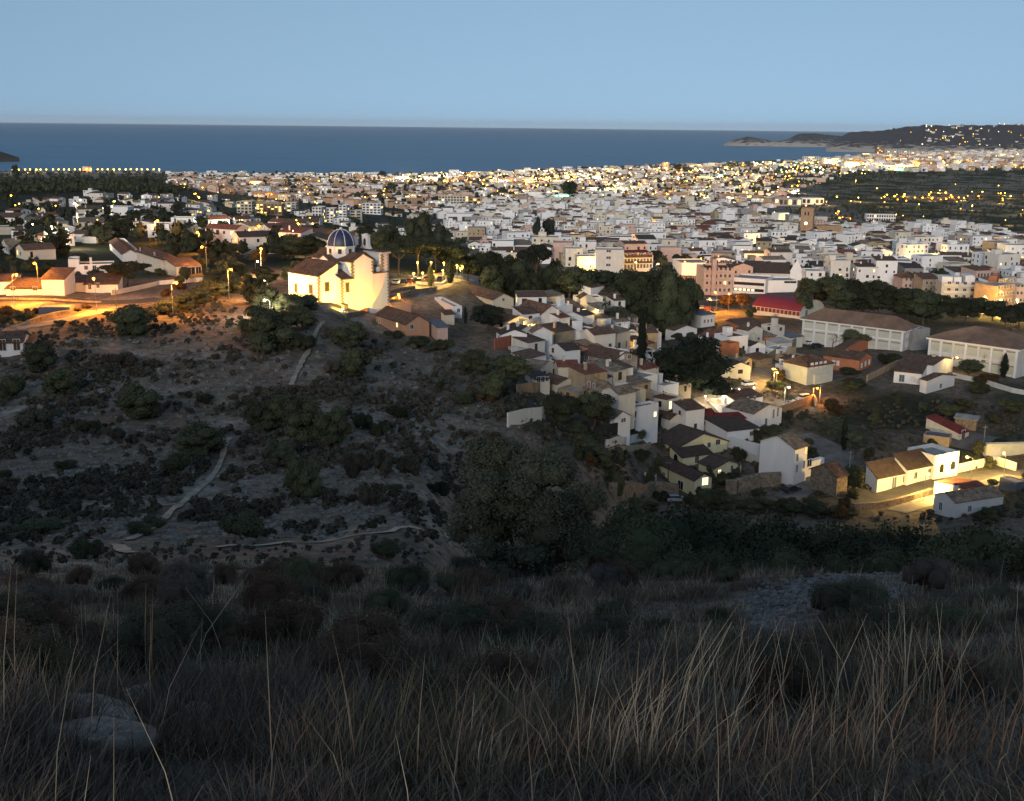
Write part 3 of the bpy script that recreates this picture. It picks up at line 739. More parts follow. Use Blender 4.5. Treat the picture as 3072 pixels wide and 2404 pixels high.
    for i in range(4):
        j = (i+1) % 4; mb.poly([(*c[i], -6), (*c[j], -6), (*c[j], T4[j]), (*c[i], T4[i])], 'white')
    L('sacristy', mb); L('roof', roof_mesh('roof', Us, Ls, 'sv', 3.0, 'tile', .3, .35), tr((us, vs, hs)))
    # drum, dome, ribs, lantern
    uc, vc = um-1.2, vm
    Pc = P0+e2*uc+e1*vc
    for _ in range(8):           # slide along the ridge until the dome stands on its column of the picture
        px = proj((Pc.x, Pc.y, P0.z+15))[0]; uc += (kp(K, 1003, 0)[0]-px)*.12; Pc = P0+e2*uc+e1*vc
    zd0, zd1, zd2 = (solve_up(Vector((Pc.x, Pc.y, P0.z)), kp(K, 0, y)[1]) for y in (600, 412, 150))
    r = 243*.06108*(Pc-CAMP).dot(FW)/FPX
    T = tr((uc, vc, 0))
    mb = MB(); mb.lathe([(r*.985, zd0-3), (r*.985, zd1-.35), (r*1.06, zd1-.3), (r*1.06, zd1)], 'white', 8, a0=R_(22.5)); L('drum', mb, T)
    mb = MB(); hd = zd2-zd1; prof = [(r*.93*math.cos(q*math.pi/24), zd1+hd*math.sin(q*math.pi/24)) for q in range(12)]+[(.25, zd1+hd)]
    mb.lathe(prof, 'blue_tile', 32, a0=R_(22.5)); dome = L('dome', mb.mesh('dome', True), T)
    for i in range(8):
        w_ = R_(22.5+45*i); mb = MB()
        mb.tube([((p+.04)*math.cos(w_), (p+.04)*math.sin(w_), z) for p, z in prof], [.10]*len(prof), 'rib_white', 5); L('rib', mb, Matrix.Identity(4), dome)
        w2 = R_(45*i)
    for i in range(8):
        w_ = R_(45*i); wm = tr((uc+r*.985*math.cos(R_(22.5))*math.cos(w_), vc+r*.985*math.cos(R_(22.5))*math.sin(w_), (zd0+zd1)/2+.2)) @ Matrix.Rotation(w_+math.pi/2, 4, 'Z')
        add_window('window', window_mesh(.8, 1.1, 'glass', 'stone'), M @ wm, root)
    mb = MB(); mb.lathe([(.45, zd1+hd-.1), (.3, zd1+hd+.5), (.12, zd1+hd+.6)], 'rib_white', 8); mb.box((-.05, -.05, zd1+hd+.5), (.05, .05, zd1+hd+2.3), 'dark_metal'); mb.box((-.4, -.04, zd1+hd+1.6), (.4, .04, zd1+hd+1.72), 'dark_metal')
    L('finial', mb, T)
    # bell gable over the front
    ug = UL-1.0; Pg = P0+e2*ug+e1*vm
    for _ in range(8):
        px = proj((Pg.x, Pg.y, P0.z+15))[0]; ug += (kp(K, 1435, 0)[0]-px)*.1; Pg = P0+e2*ug+e1*vm
    ug = min(ug, UL-.7)
    g0, g1, g2 = (solve_up(Vector((Pg.x, Pg.y, P0.z)), kp(K, 0, y)[1]) for y in (470, 300, 215))
    mb = MB(); x0 = .45
    outl = [(-3.4, g0-3), (3.4, g0-3), (3.4, g0-.6), (1.9, g0+.3), (1.25, g0+1.3), (1.2, g1+.8), (1.6, g1+1.1), (1.2, g2-.5), (0, g2), (-1.2, g2-.5), (-1.6, g1+1.1), (-1.2, g1+.8), (-1.25, g0+1.3), (-1.9, g0+.3), (-3.4, g0-.6)]
    mb.poly([(x0, y, z) for y, z in outl], 'white'); mb.poly([(-x0, y, z) for y, z in outl[::-1]], 'white')
    for (y0, z0), (y1, z1) in zip(outl, outl[1:]+outl[:1]): mb.poly([(-x0, y0, z0), (-x0, y1, z1), (x0, y1, z1), (x0, y0, z0)], 'white')
    L('bell_gable', mb, tr((ug, vm, 0)))
    add_window('window', window_mesh(.9, 2.0, 'glass', 'white', True), M @ tr((ug-x0-.02, vm, g1-.9)) @ Matrix.Rotation(R_(-90), 4, 'Z'), root)
    mb = MB(); mb.lathe([(.02, .75), (.16, .7), (.22, .4), (.33, .08), (.36, 0)], 'dark_metal', 10); L('bell', mb, tr((ug-x0-.2, vm, g1-1.3)))
    # front end: taller wall piece with a cornice
    mb = MB(); hf = zy(1790, 545); uf = ux(1680)
    mb.box((uf, 0.03, -5), (UL+.05, W-.03, hf), 'white'); mb.box((uf-.3, -.35, hf), (UL+.5, W+.35, hf+.35), 'pale'); mb.box((uf+.2, .3, hf+.35), (UL-.1, W-.3, hf+.7), 'tile')
    L('front', mb)
    # buttress on the side
    mb = MB(); ub = ux(1645); mb.box((ub-.5, 0.6, -1), (ub+.5, 3, h1-2.0), 'white'); mb.box((ub-.7, .5, h1-2.0), (ub+.7, 3.2, h1-1.75), 'tile'); L('buttress', mb)
    # stone quoins: one block after the other, long and short
    qb = {}
    def quoin(u, v, z0, z1, su, sv):
        z = z0; i = 0
        while z < z1-.2:
            lu, lv = (.75, .42) if i % 2 else (.42, .75); key = (lu, lv)
            if key not in qb:
                b_ = MB(); b_.box((0, 0, 0), (lu, lv, .40), 'stone'); qb[key] = b_.mesh('quoin_stone')
            du = -.035 if su > 0 else .035-lu; dv = -.035 if sv > 0 else .035-lv
            L('quoin_stone', qb[key], tr((u+du, v+dv, z))); z += .43; i += 1
    quoin(0, 0, -1, h0, 1, 1); quoin(u1, 0, h0+.1, h1, 1, 1); quoin(u2, 0, h3, h1, -1, 1); quoin(UL+.05, .03, -2, hf, -1, 1); quoin(us, vs, -1.5, hs, 1, 1); quoin(uf, .03, h3+.2, hf, 1, 1)
    # windows with stone surrounds
    for (fu, fv, rot, z, w1, h_) in ((ux(1108), 0, 0, zy(1108, 1105), .8, 2.2), (us, vs+Ls*.26, -90, hs-3.6, 1.2, 2.1), (us, vs+Ls*.75, -90, hs-3.9, .9, 2.1), (us+2.6, vs, 0, hs-2.9, 1.1, 2.1)):
        wb = MB(); wb.box((-w1/2-.3, -.07, -h_/2-.25), (w1/2+.3, -.02, h_/2+.28), 'stone'); wb.box((-w1/2, -.10, -h_/2), (w1/2, -.05, h_/2), 'shutter')
        L('window', wb, tr((fu, fv, z)) @ Matrix.Rotation(R_(rot), 4, 'Z'))
    OCC.append((Pc.x, Pc.y, 16))
    return root, M, UL, W, h0, us, vs, Ls, hs, P0, e1, e2
CH = chapel()

# ================================================================ VILLAGE HOUSES, near to far
def h(label, blocks, cat='house', name='house', group=None, P=None):
    r = house(name, label, cat, group)
    for b in blocks: blk(r, *b[:6], **b[6]) if len(b) == 7 else blk(r, *b[:5], **b[5])
    return r
def B(key, N, Rx, Lx, a, top, **k): return (key, N, Rx, Lx, a, top, k)

h('salmon two-level house below the chapel with a brown gabled roof and one lit window', [
  B('B', (1175,1400), 1350, 950, 32, 1312, roof='gv', rh=1.9, wall='salmon', wins=[('v', .72, 2.1, .8, 1.2, 'l'), ('v', .12, 1.6, .8, 1.2, 'w'), ('u', .25, 2.2, .9, 1.1, 'w')]),
  B('B', (1075,1252), 1215, 1005, 20, 1168, wall='salmon', deck='tan', wins=[('v', .5, 1.6, .7, 1.0, 'p')])])
h('small salmon and cream tower house with a grey roof beside the salmon house', [B('B', (1412,1442), 1490, 1352, 22, 1338, roof='su', rh=.8, wall='pink', rmat='slate_blue')])
h('small flat white house right of the salmon house above a dry yard', [
  B('B', (1530,1262), 1597, 1390, 20, 1178, wall='white', wins=[('u', .6, 1.9, .8, 1.0, 'w')], chim=[(.2, .8, .5)]),
  B('B', (1470,1310), 1540, 1440, 20, 1240, wall='cream', roof='su', rh=.5)])
h('long low house with brown tiles and a white gable above the dark round tree', [
  B('B', (1830,1182), 1985, 1600, 28, 1128, roof='gv', rh=1.6, wall='cream', wins=[('u', .5, 2, .8, 1, 'w')]),
  B('B', (1960,1110), 2010, 1780, 28, 1050, roof='su', rh=.8, wall='pale', rmat='tile_light')])
h('white gabled house with a tan front, lit lower doors and washing on its terrace', [
  B('T', (600,300), 875, 300, 33, 100, roof='gv', rh=2.3, wall='white', pitch=.35, wins=[('v', .82, 3.4, 1.5, 2.1, 'D'), ('v', .62, 3.8, .9, 1.3, 'w'), ('v', .38, 3.7, 1.4, 1.3, 'w'), ('u', .85, 1.4, .7, 1.7, 's')]),
  B('T', (470,330), 590, 255, 33, 205, wall='ochre', deck='tan', part='terrace', wins=[('v', .25, 1.5, 1.2, 2.0, 'l'), ('u', .3, 1.4, 1.5, 1.6, 'l'), ('v', .75, 1.6, 1, 1, 'w')])])
h('cream cube house with a lamp-lit corner below the pine wood', [B('T', (1335,245), 1408, 1185, 15, 35, wall='cream', roof='su', rh=.5, rmat='tile_light', wins=[('u', .3, 3.5, .7, 1.0, 'l')])])
h('white house with a wide brown roof behind the tall cypress', [
  B('E', (1100,395), 1255, 945, 30, 330, roof='gv', rh=1.7, wall='pale', pitch=.35, wins=[('u', .6, 1.8, .7, 1.1, 'w'), ('v', .4, 1.2, 1.2, 2.0, 'D')]),
  B('E', (1275,410), 1440, 1210, 30, 345, roof='gv', rh=1.3, wall='white', pitch=.35),
  B('E', (1000,290), 1080, 930, 20, 255, wall='cream')])
h('long white flat building with small dark windows beside the amber parking street', [B('E', (1470,325), 1570, 1340, 32, 235, wall='white', roof='su', rh=.4, rmat='slate_blue', wins=grid_wins('u', 3, 1, 2.2, 3, .7, 1.1))])
h('red brick house with a dark tiled roof in the village terrace', [B('T', (712,440), 968, 640, 14, 322, roof='gu', rh=1.6, wall='red_brick', pitch=.35, wins=[('u', .75, 2.4, .8, .8, 'p')])])
h('narrow white house with grey shutters between the red house and its taller neighbour', [B('T', (978,458), 1092, 962, 14, 352, roof='gu', rh=1.5, wall='white', pitch=.35, wins=[('u', .5, 1.6, 1.1, 2.0, 'k')])])
h('white terrace house with two blue-grey doors under a plain brown roof', [B('T', (1285,532), 1372, 1090, 55, 432, roof='gv', rh=1.5, wall='pale', pitch=.35, wins=[('v', .58, 1.2, 1.0, 2.2, 'k'), ('v', .36, 1.5, 1.2, 1.5, 'k')])])
h('low red shed with a sagging dark roof at the end of the brick wall', [B('T', (688,462), 705, 382, 62, 402, roof='sv', rh=.9, wall='red_brick', rmat='tile_dark', pitch=.35)])
h('raised pool terrace with pale block walls and a dark blue pool', [B('T', (470,692), 486, 188, 55, 548, wall='concrete', deck='pool', par=.35)], 'terrace', 'pool_terrace')
h('little white garden house with a grey door under the pool terrace', [B('T', (560,768), 742, 472, 20, 672, wall='white', roof='su', rh=.4, rmat='concrete', wins=[('v', .35, 1.2, .9, 2, 'k'), ('u', .5, 1.4, .8, .9, 'w')]), B('T', (640,800), 770, 600, 20, 700, wall='pale')])
h('large patched stucco house with a dark brown roof and white parapet in the village middle', [
  B('T', (1530,872), 1840, 1085, 40, 690, roof='gv', rh=1.7, wall='stucco', pitch=.35, chim=[(.6, .3, 1.0), (.75, .45, .8)], wins=[('v', .25, 3.0, 1.2, 1.2, 'w'), ('u', .35, 4.6, 1.4, 1.8, 'v'), ('u', .2, 2.0, 1.5, 1.5, 'v'), ('u', .65, 4.0, 1.3, 1.0, 'r')]),
  B('T', (1072,775), 1100, 918, 45, 645, roof='sv', rh=.9, wall='white', rmat='maroon', wins=[('v', .5, 2.0, .5, 2.4, 'k')]),
  B('T', (1500,850), 1510, 1210, 40, 740, roof='sv', rh=.6, wall='stucco', rmat='tile_red', part='porch')])
h('low white house with a bright flat roof and chimney below the stucco house', [B('T', (1290,862), 1325, 1010, 50, 792, wall='white', deck='white', par=.2, chim=[(.3, .45, .9)])])
h('peeling orange plaster ruin with one small window', [B('T', (1022,1035), 1315, 850, 16, 852, wall='ochre', deck='tan', par=.9, wins=[('u', .3, 3.0, 1.0, 1.3, 's')]), B('T', (900,1010), 1020, 800, 16, 880, wall='stucco', deck='tile_red', par=1.2)])
h('small cream cottage with a veranda of dark openings on the west edge of the village', [B('T', (540,1068), 722, 402, 22, 935, roof='su', rh=.5, wall='cream', rmat='tile_dark', wins=[('u', .2, 2.4, .8, 1.2, 'w'), ('u', .5, 2.4, .8, 1.2, 'w'), ('u', .8, 2.4, .7, 1.0, 'w'), ('v', .6, 1.6, .8, 2.0, 'D')]), B('T', (600,1075), 720, 500, 22, 1000, wall='pale', part='veranda')])
h('tan stone house with a broad weathered roof above the white cottage', [
  B('T', (1362,1275), 1535, 1160, 38, 1085, roof='gv', rh=1.9, wall='tan', rmat='tile_light', pitch=.35, wins=[('v', .3, 4.2, .8, 1.5, 'r'), ('v', .62, 4.2, .6, 1.5, 's')]),
  B('T', (1540,1180), 1722, 1528, 12, 985, wall='pale', deck='concrete')])
h('white cottage with a white-edged gable of old tiles and a greenish lit window', [
  B('T', (1545,1612), 1752, 1412, 38, 1440, roof='gv', rh=1.3, wall='white', rmat='tile_light', pitch=.35, ov=.1, wins=[('u', .55, 2.4, 1.3, .9, 'w'), ('v', .45, 1.3, 1.0, 2.2, 'D')]),
  B('T', (1750,1546), 2108, 1640, 38, 1300, wall='white', deck='tile_red', wins=[('u', .14, 2.9, 1.2, 1.4, 's'), ('u', .88, 2.0, .9, 1.2, 'p')]),
  B('T', (1600,1300), 1782, 1515, 30, 1200, wall='white', deck='white', par=.2),
  B('T', (1330,1410), 1420, 1108, 30, 1290, wall='white', par=.3, chim=[(.7, .3, 1.5)])])
h('cluttered low sheds with a pale parasol beside the garden hedge', [B('T', (1900,1190), 2050, 1790, 30, 1110, wall='stucco', roof='su', rh=.4, rmat='concrete')], 'shed', 'shed')
h('pale yellow villa with stepped brown roofs, arched porch and one bright window', [
  B('E', (1295,1292), 1662, 1130, 27, 1205, roof='gv', rh=2.6, wall='yellow', rmat='tile_dark', pitch=.35, wins=[('v', .75, 2.0, 2.0, 1.5, 'w'), ('v', .35, 1.2, 1.1, 2.2, 'D'), ('u', .8, 3.0, 1.2, 1.2, 'w'), ('u', .62, 2.6, .9, 1.2, 'w')]),
  B('E', (1330,1350), 1545, 1240, 27, 1275, roof='su', rh=1.5, wall='yellow', rmat='tile_dark', pitch=.35, wins=[('u', .5, 1.6, 1.1, 1.8, 's'), ('v', .5, 1.5, 1.6, 2.3, 'a')]),
  B('E', (1562,1445), 1762, 1452, 27, 1358, roof='gv', rh=1.4, wall='yellow', rmat='tile_dark', pitch=.35, wins=[('u', .65, 2.1, .7, 1.7, 'w'), ('u', .9, 2.3, .7, 1.7, 'w'), ('u', .2, 1.9, .8, 1.0, 'p')]),
  B('E', (1420,1562), 1545, 1145, 27, 1442, roof='gv', rh=1.2, wall='yellow', rmat='tile_dark', pitch=.35, wins=[('u', .6, 3.2, 1.6, 1.7, 'p'), ('v', .2, 1.2, 1.1, 2.3, 'k'), ('v', .08, 1.4, .9, 2.4, 'a'), ('v', .65, 1.2, 2.0, 1.9, 'D')])])
h('villa pool terrace with a low stone wall and dark pool cover', [B('E', (1130,1490), 1142, 800, 62, 1405, wall='green_white', deck='pool', par=.3)], 'terrace', 'pool_terrace')
h('white house with a dark red roof and small windows above the yellow villa', [
  B('U', (285,488), 560, 205, 36, 408, roof='su', rh=2.0, wall='white', rmat='maroon', pitch=.3, wins=[('u', .12, 1.5, .8, 1.1, 'w'), ('u', .3, 1.5, .8, 1.1, 'w'), ('u', .46, 1.6, .8, 1.1, 'w'), ('u', .8, 1.6, 1.4, 1.3, 'w')]),
  B('U', (570,470), 850, 500, 12, 352, roof='gu', rh=.9, wall='white', rmat='maroon', pitch=.3, wins=[('u', .33, 1.6, 1.0, 2.4, 'D'), ('u', .1, 1.8, 1.2, 1.4, 's'), ('u', .72, 2.2, .9, 1.2, 's')])])
h('tall white house with a rust brown roof and narrow shutters over the lower lane', [
  B('U', (936,492), 1247, 645, 38, 295, roof='gv', rh=1.6, wall='white', rmat='tile_light', pitch=.35, wins=[('u', .7, 3.6, .6, 2.2, 's'), ('u', .85, 3.8, .6, 2.2, 's'), ('u', .45, 1.6, .8, 2.2, 's')]),
  B('U', (742,250), 1045, 598, 32, 148, roof='su', rh=1.0, wall='white', pitch=.35, wins=[('u', .3, 2.0, .6, 1.3, 's'), ('u', .45, 2.2, .6, 1.3, 's'), ('u', .7, 2.4, .6, .9, 's'), ('v', .3, 1.3, .9, 2.2, 'd')])])
h('terrace parapet house with white walls and potted plants above the red roof', [B('U', (600,300), 860, 400, 20, 225, wall='white', deck='concrete', par=.8)])
h('tall white gable house with a glowing orange window and a narrow tiled strip of roof', [
  B('U', (1375,1085), 1512, 1000, 42, 680, roof='gu', rh=2.0, wall='white', rmat='tile_light', pitch=.35, wins=[('u', .85, 7.4, .9, 1.5, 'o'), ('u', .2, 6.3, .6, 1.6, 's'), ('u', .22, 3.8, .6, 1.6, 's'), ('u', .78, 4.2, .6, 1.7, 's')]),
  B('U', (1515,1000), 1710, 1490, 42, 835, wall='white', deck='tan', par=.7, wins=[('u', .15, 3.4, 1.6, 1.6, 'w')], part='wing'),
  B('U', (1000,760), 1010, 660, 42, 640, wall='white', deck='concrete', part='wing')])
h('white walled yard house with a grey roof corner left of the tall gable house', [B('U', (660,635), 1000, 405, 24, 488, wall='white', roof='su', rh=.8, rmat='tile_dark', wins=[('u', .75, 2.2, .8, 1.0, 'w')])])
h('stone field hut with a mossy tiled roof by the dusty lane', [B('U', (1846,1205), 1962, 1560, 36, 985, roof='gu', rh=1.9, wall='stone', rmat='tile', pitch=.35)], 'hut', 'hut')
h('long white roadside house stepping up to a tall wall with two arched windows', [
  B('F', (872,1537), 1096, 785, 31, 1425, roof='su', rh=2.3, wall='white', rmat='tile_dark', pitch=.35, wins=[('u', .55, 1.6, 1.3, 2.6, 'k'), ('u', .88, 2.0, 1.0, 1.5, 's')]),
  B('F', (1092,1482), 1290, 990, 31, 1362, roof='su', rh=2.3, wall='white', rmat='tile_dark', pitch=.35, wins=[('u', .3, 2.0, .9, 1.5, 's'), ('u', .8, 2.1, .9, 1.5, 's')]),
  B('F', (1285,1440), 1462, 1085, 31, 1262, wall='white', deck='concrete', wins=[('u', .32, 2.4, 1.3, 2.0, 'a'), ('u', .78, 2.6, 1.6, 2.0, 'a')], par=.9)])
h('workshop with a maroon roof and grey-blue awning behind the long white house', [
  B('F', (1475,1150), 1545, 1228, 38, 1100, roof='su', rh=2.2, wall='pale', rmat='maroon', pitch=.35, wins=[('u', .4, 1.3, 1.4, 2.2, 'D')]),
  B('F', (1400,1200), 1420, 1210, 62, 1130, wall='tan', deck='slate_blue', par=.1, part='awning'),
  B('F', (1598,1082), 1612, 1440, 60, 1005, roof='sv', rh=.4, wall='stone', rmat='concrete')], 'workshop', 'workshop')
h('pair of low pale garages at the road bend', [B('F', (1672,1272), 2010, 1650, 8, 1178, wall='green_white', deck='concrete', wins=[('u', .2, 1.2, 2.4, 2.2, 'v')])], 'garage', 'garage')
h('white cottage with patchwork tile roofs and a blue gate at the lit road bend', [
  B('F', (1440,1722), 1790, 1285, 24, 1612, roof='gu', rh=1.3, wall='white', rmat='tile_light', pitch=.35, ov=.1, chim=[(.25, .6, 1.6)], wins=[('v', .35, 1.4, .9, 1.6, 'k'), ('u', .3, 1.6, .9, 1.2, 'k')]),
  B('F', (1560,1640), 1740, 1290, 24, 1560, roof='gu', rh=1.0, wall='white', rmat='tile_red', pitch=.35, ov=.1),
  B('F', (1890,1530), 1960, 1770, 24, 1460, wall='slate_blue', par=.1, part='gate')])
h('pale green two-storey villa with white shutters and a hipped brown roof', [
  B('F', (358,748), 548, 180, 34, 612, roof='hip', rh=2.2, wall='green_white', rmat='tile', pitch=.35, ov=.5, wins=grid_wins('u', 4, 1, 5.6, 3, .9, 1.7, 'v', .08, .75)+grid_wins('u', 3, 1, 1.8, 3, 1.0, 2.2, 's', .55, .98)),
  B('F', (420,742), 548, 352, 34, 672, wall='green_white', part='balcony', deck='concrete', V=1.6)])
h('orange villa with twin gables and white shutters beside the school trees', [
  B('F', (742,645), 832, 478, 50, 562, roof='gv', rh=1.6, wall='orange', rmat='tile', pitch=.35, wins=[('u', .2, 1.6, .7, 1.4, 'v'), ('u', .5, 1.8, .7, 1.4, 'v'), ('u', .8, 1.9, .7, 1.4, 'v'), ('v', .3, 1.6, .8, 1.4, 'v'), ('v', .42, 1.6, .8, 1.4, 'v')], chim=[(.5, .5, .8)]),
  B('F', (620,560), 842, 560, 50, 480, roof='gv', rh=1.2, wall='orange', rmat='tile', pitch=.35)])
h('white villa with three brown roofs and a green tennis strip in the open fields', [
  B('F', (1235,808), 1437, 1185, 35, 712, roof='gv', rh=1.0, wall='white', pitch=.35, wins=[('u', .5, 1.5, .9, 1.2, 'w')]),
  B('F', (1195,745), 1262, 995, 62, 662, roof='gv', rh=1.4, wall='white', pitch=.35, wins=[('v', .3, 1.4, 1.4, 2, 'k'), ('v', .7, 1.6, 1.2, 1.2, 'v')]),
  B('F', (1275,700), 1425, 1040, 45, 600, roof='gv', rh=1.2, wall='white', rmat='tile', pitch=.35, chim=[(.5, .3, .9)])])
h('brick pink houses with small patios climbing the slope', [B('E', (1640,470), 1745, 1480, 40, 395, roof='gv', rh=1.2, wall='orange', rmat='tile_red', pitch=.35), B('E', (1680,580), 1745, 1600, 40, 440, wall='orange', deck='tile_red')])
h('long orange row with a pale parapet below the red sports hall', [B('E', (1800,390), 1990, 1655, 28, 330, roof='su', rh=1.2, wall='orange', rmat='tile', pitch=.35), B('F', (60,470), 130, -40, 30, 390, wall='orange', roof='su', rh=.8, rmat='tile_light')])
h('white patio houses with corrugated roofs under the school wall', [B('F', (140,520), 250, 60, 30, 440, wall='pale', roof='su', rh=.5, rmat='concrete'), B('F', (235,470), 330, 130, 35, 400, wall='pale', roof='su', rh=.6, rmat='slate_blue')])
h('small blockhouse of sandy stone near the lit gateway', [B('E', (1880,620), 1990, 1780, 40, 560, wall='stone', roof='su', rh=.6, rmat='tile', pitch=.35)])

# ---- the two schools: bays of shutters between white piers
def school(label, N, Rx, Lx, a, top, nb, annex):
    r = house('school', label, 'school'); M, U, V, Hh = blk(r, 'F', N, Rx, Lx, a, top, roof='hip', rh=3.4, wall='pale', rmat='school_roof', ov=.7, pitch=.5)
    for i in range(nb+1):
        b = MB(); b.box((-.32, -.35, -3), (0, .35, Hh-.1), 'white'); link('pier', b.mesh('pier'), M @ Matrix.Translation((-.02, min(max(V*i/nb, .36), V-.36), 0)), r)
    b = MB(); b.box((-.75, -.75, Hh-.55), (U+.75, V+.75, Hh-.12), 'white'); link('cornice', b.mesh('cornice'), M, r)
    b = MB(); b.box((-.28, .1, Hh*.47), (-.02, V-.1, Hh*.53), 'white'); link('floor_band', b.mesh('floor_band'), M, r)
    for i in range(nb):
        for z, hh in ((Hh*.25, Hh*.30), (Hh*.72, Hh*.34)):
            w_ = V/nb-1.0; b = MB(); b.box((-w_/2, -.06, -hh/2), (w_/2, 0, hh/2), 'cream')
            for s in range(4):
                b.box((-w_/2+w_*s/4+.05, -.10, -hh/2+.1), (-w_/2+w_*(s+1)/4-.05, -.05, hh/2-.5), 'green_white')
            b.box((-w_/2, -.09, hh/2-.4), (w_/2, -.05, hh/2), 'grey')
            link('window', b.mesh('window'), M @ Matrix.Translation((0, V*(i+.5)/nb, z)) @ Matrix.Rotation(R_(-90), 4, 'Z'), r)
    put_windows(r, M, U, V, grid_wins('u', 2, 2, Hh*.28, Hh*.46, 2.0, 1.8, 'v', .1, .9))
    if annex: blk(r, 'F', *annex, wall='grey', deck='slate_blue', V=12, part='annex')
    return M, U, V, Hh
school('long cream school with white piers, shuttered bays and a hipped pink-brown roof', (1062,498), 1152, 325, 50, 345, 8, ((1130,492), 1252, 1100, 24, 335))
school('second school block with a brown hipped roof cut off by the picture edge', (1890,695), 2075, 1242, 46, 482, 7, None)
# sports hall
r = house('sports_hall', 'sports hall with a curved dark red roof and a high strip of windows', 'sports hall')
M, U, V, Hh = blk(r, 'S', (1830,1562), 2147, 1212, 46, 1462, roof='barrel', rh=3.6, wall='green_white', rmat='red_metal', ov=.25)
for i in range(12):
    b = MB(); b.box((-V/12*.4, -.08, -.75), (V/12*.4, 0, .75), 'maroon'); link('window', b.mesh('window'), M @ Matrix.Translation((0, V*(i+.5)/12, Hh-1.0)) @ Matrix.Rotation(R_(-90), 4, 'Z'), r)
put_windows(r, M, U, V, [('u', .25, 1.6, 2.0, 3.0, 'k')])

# ================================================================ TOWN BUILDINGS ONE CAN TELL APART
DT = 400
def T1(label, key, N, Rx, a, top, V=12, cat='house', name='town_house', **k):
    r = house(name, label, cat)
    M = blk(r, key, N, Rx, 0, a, top, V=V, dmin=DT, **k)
    return r, M
def balconies(r, M4, floors, z0=2.6, fh=3.0, depth=1.0, m='pale', face='u', a=0.05, b=.95):
    M, U, V, Hh = M4
    for f in range(floors):
        mb = MB(); L = U if face == 'u' else V; x0, x1 = a*L, b*L
        mb.box((x0, -depth, -.12), (x1, -.02, .05), m); mb.box((x0, -depth, .05), (x1, -depth+.06, .95), m)
        x, y, rot, _ = FACES[face](U, V)
        link('balcony', mb.mesh('balcony'), M @ Matrix.Translation((x, y, z0+f*fh)) @ Matrix.Rotation(R_(rot), 4, 'Z'), r)
def penthouse(r, M4, boxes):
    M, U, V, Hh = M4
    for u0, v0, u1, v1, hh, m in boxes:
        mb = MB(); mb.box((u0*U, v0*V, Hh-.6), (u1*U, v1*V, Hh+hh), m); link('roof_room', mb.mesh('roof_room'), M, r)

r, M4 = T1('pink five-storey apartment block lit amber at street level beside the car park', 'S', (562,1240), 940, 6, 885, 14, 'apartment block', 'apartment_block', wall='pink',
   wins=grid_wins('u', 6, 5, 2.2, 3.35, 1.1, 1.6, 'wsw', .04, .97, .05))
balconies(r, M4, 4, 4.2, 3.35, 1.1, 'pink', 'u', .02, .22); balconies(r, M4, 4, 4.2, 3.35, 1.0, 'pink', 'u', .45, .72)
M, U, V, Hh = M4; mb = MB(); mb.box((U*.26, -1.2, -4), (U*.40, 4, Hh+4.0), 'pink'); link('stair_tower', mb.mesh('stair_tower'), M, r)
for a_, b_ in ((.0, .25), (.5, .78), (.82, 1.0)):
    mb = MB(); slope_faces(mb, (U*a_, -.8, Hh+.02), (U*b_, -.8, Hh+.02), (U*a_, 3, Hh+1.3), (U*b_, 3, Hh+1.3), 'tile_dark', 0); link('roof', mb.mesh('roof'), M, r)
r, M4 = T1('white modern office with long dark ribbon windows and one lit lower row', 'S', (945,1222), 1372, -24, 1012, 16, 'office', 'office_block', wall='white', deck='grey')
M, U, V, Hh = M4
for z, kind in ((Hh*.66, 'glass'), (Hh*.28, 'glass')):
    mb = MB(); mb.box((.6, -.06, z-.7), (U-.6, 0, z+.7), kind); link('ribbon_window', mb.mesh('ribbon_window'), M, r)
for i in range(5):
    mb = MB(); mb.box((1+i*U*.13, -.10, Hh*.28-.5), (1+i*U*.13+U*.09, -.07, Hh*.28+.5), 'lit_w'); link('window', mb.mesh('window'), M, r)
r, M4 = T1('white building with a blank front right of the ribbon-window office', 'S', (1372,1215), 1790, 4, 1052, 14, wall='white', deck='concrete', wins=[('u', .78, 5.2, 6, 1.0, 'w')])
r, M4 = T1('modern church under a long dark gabled roof behind the office', 'S', (1100,1030), 1690, -8, 945, 15, 'church', 'church', roof='gu', rh=5, wall='pale', rmat='tile_dark')
M, U, V, Hh = M4; mb = MB(); x = U*1.02
mb.poly([(x-3, 0, 0), (x+9, -1, 0), (x+3.6, 3, Hh+7.5)], 'white'); mb.poly([(x+9, -1, 0), (x+4, 9, 0), (x+3.6, 3, Hh+7.5)], 'white'); mb.poly([(x+4, 9, 0), (x-3, 0, 0), (x+3.6, 3, Hh+7.5)], 'white'); link('spire', mb.mesh('spire'), M, r)
r, M4 = T1('white four-storey block with one column of small windows above the pine wood', 'Q', (1245,875), 1615, -2, 562, 13, 'apartment block', 'apartment_block', wall='pale',
   wins=[('u', .42, z, 1.0, 1.3, 'w') for z in (4.5, 8.2, 11.6)]+[('u', .50, z, 1.0, 1.3, 'w') for z in (4.5, 8.2, 11.6)])
r, M4 = T1('white apartment row with dark balconies under a maroon roof', 'Q', (1612,830), 2000, 14, 640, 12, 'apartment block', 'apartment_block', wall='pale', roof='su', rh=1.5, rmat='maroon', wins=grid_wins('u', 9, 3, 2.0, 3.1, 1.2, 2.1, 'ws', .02, .98))
balconies(r, M4, 2, 3.9, 3.1, 1.1, 'tile_dark')
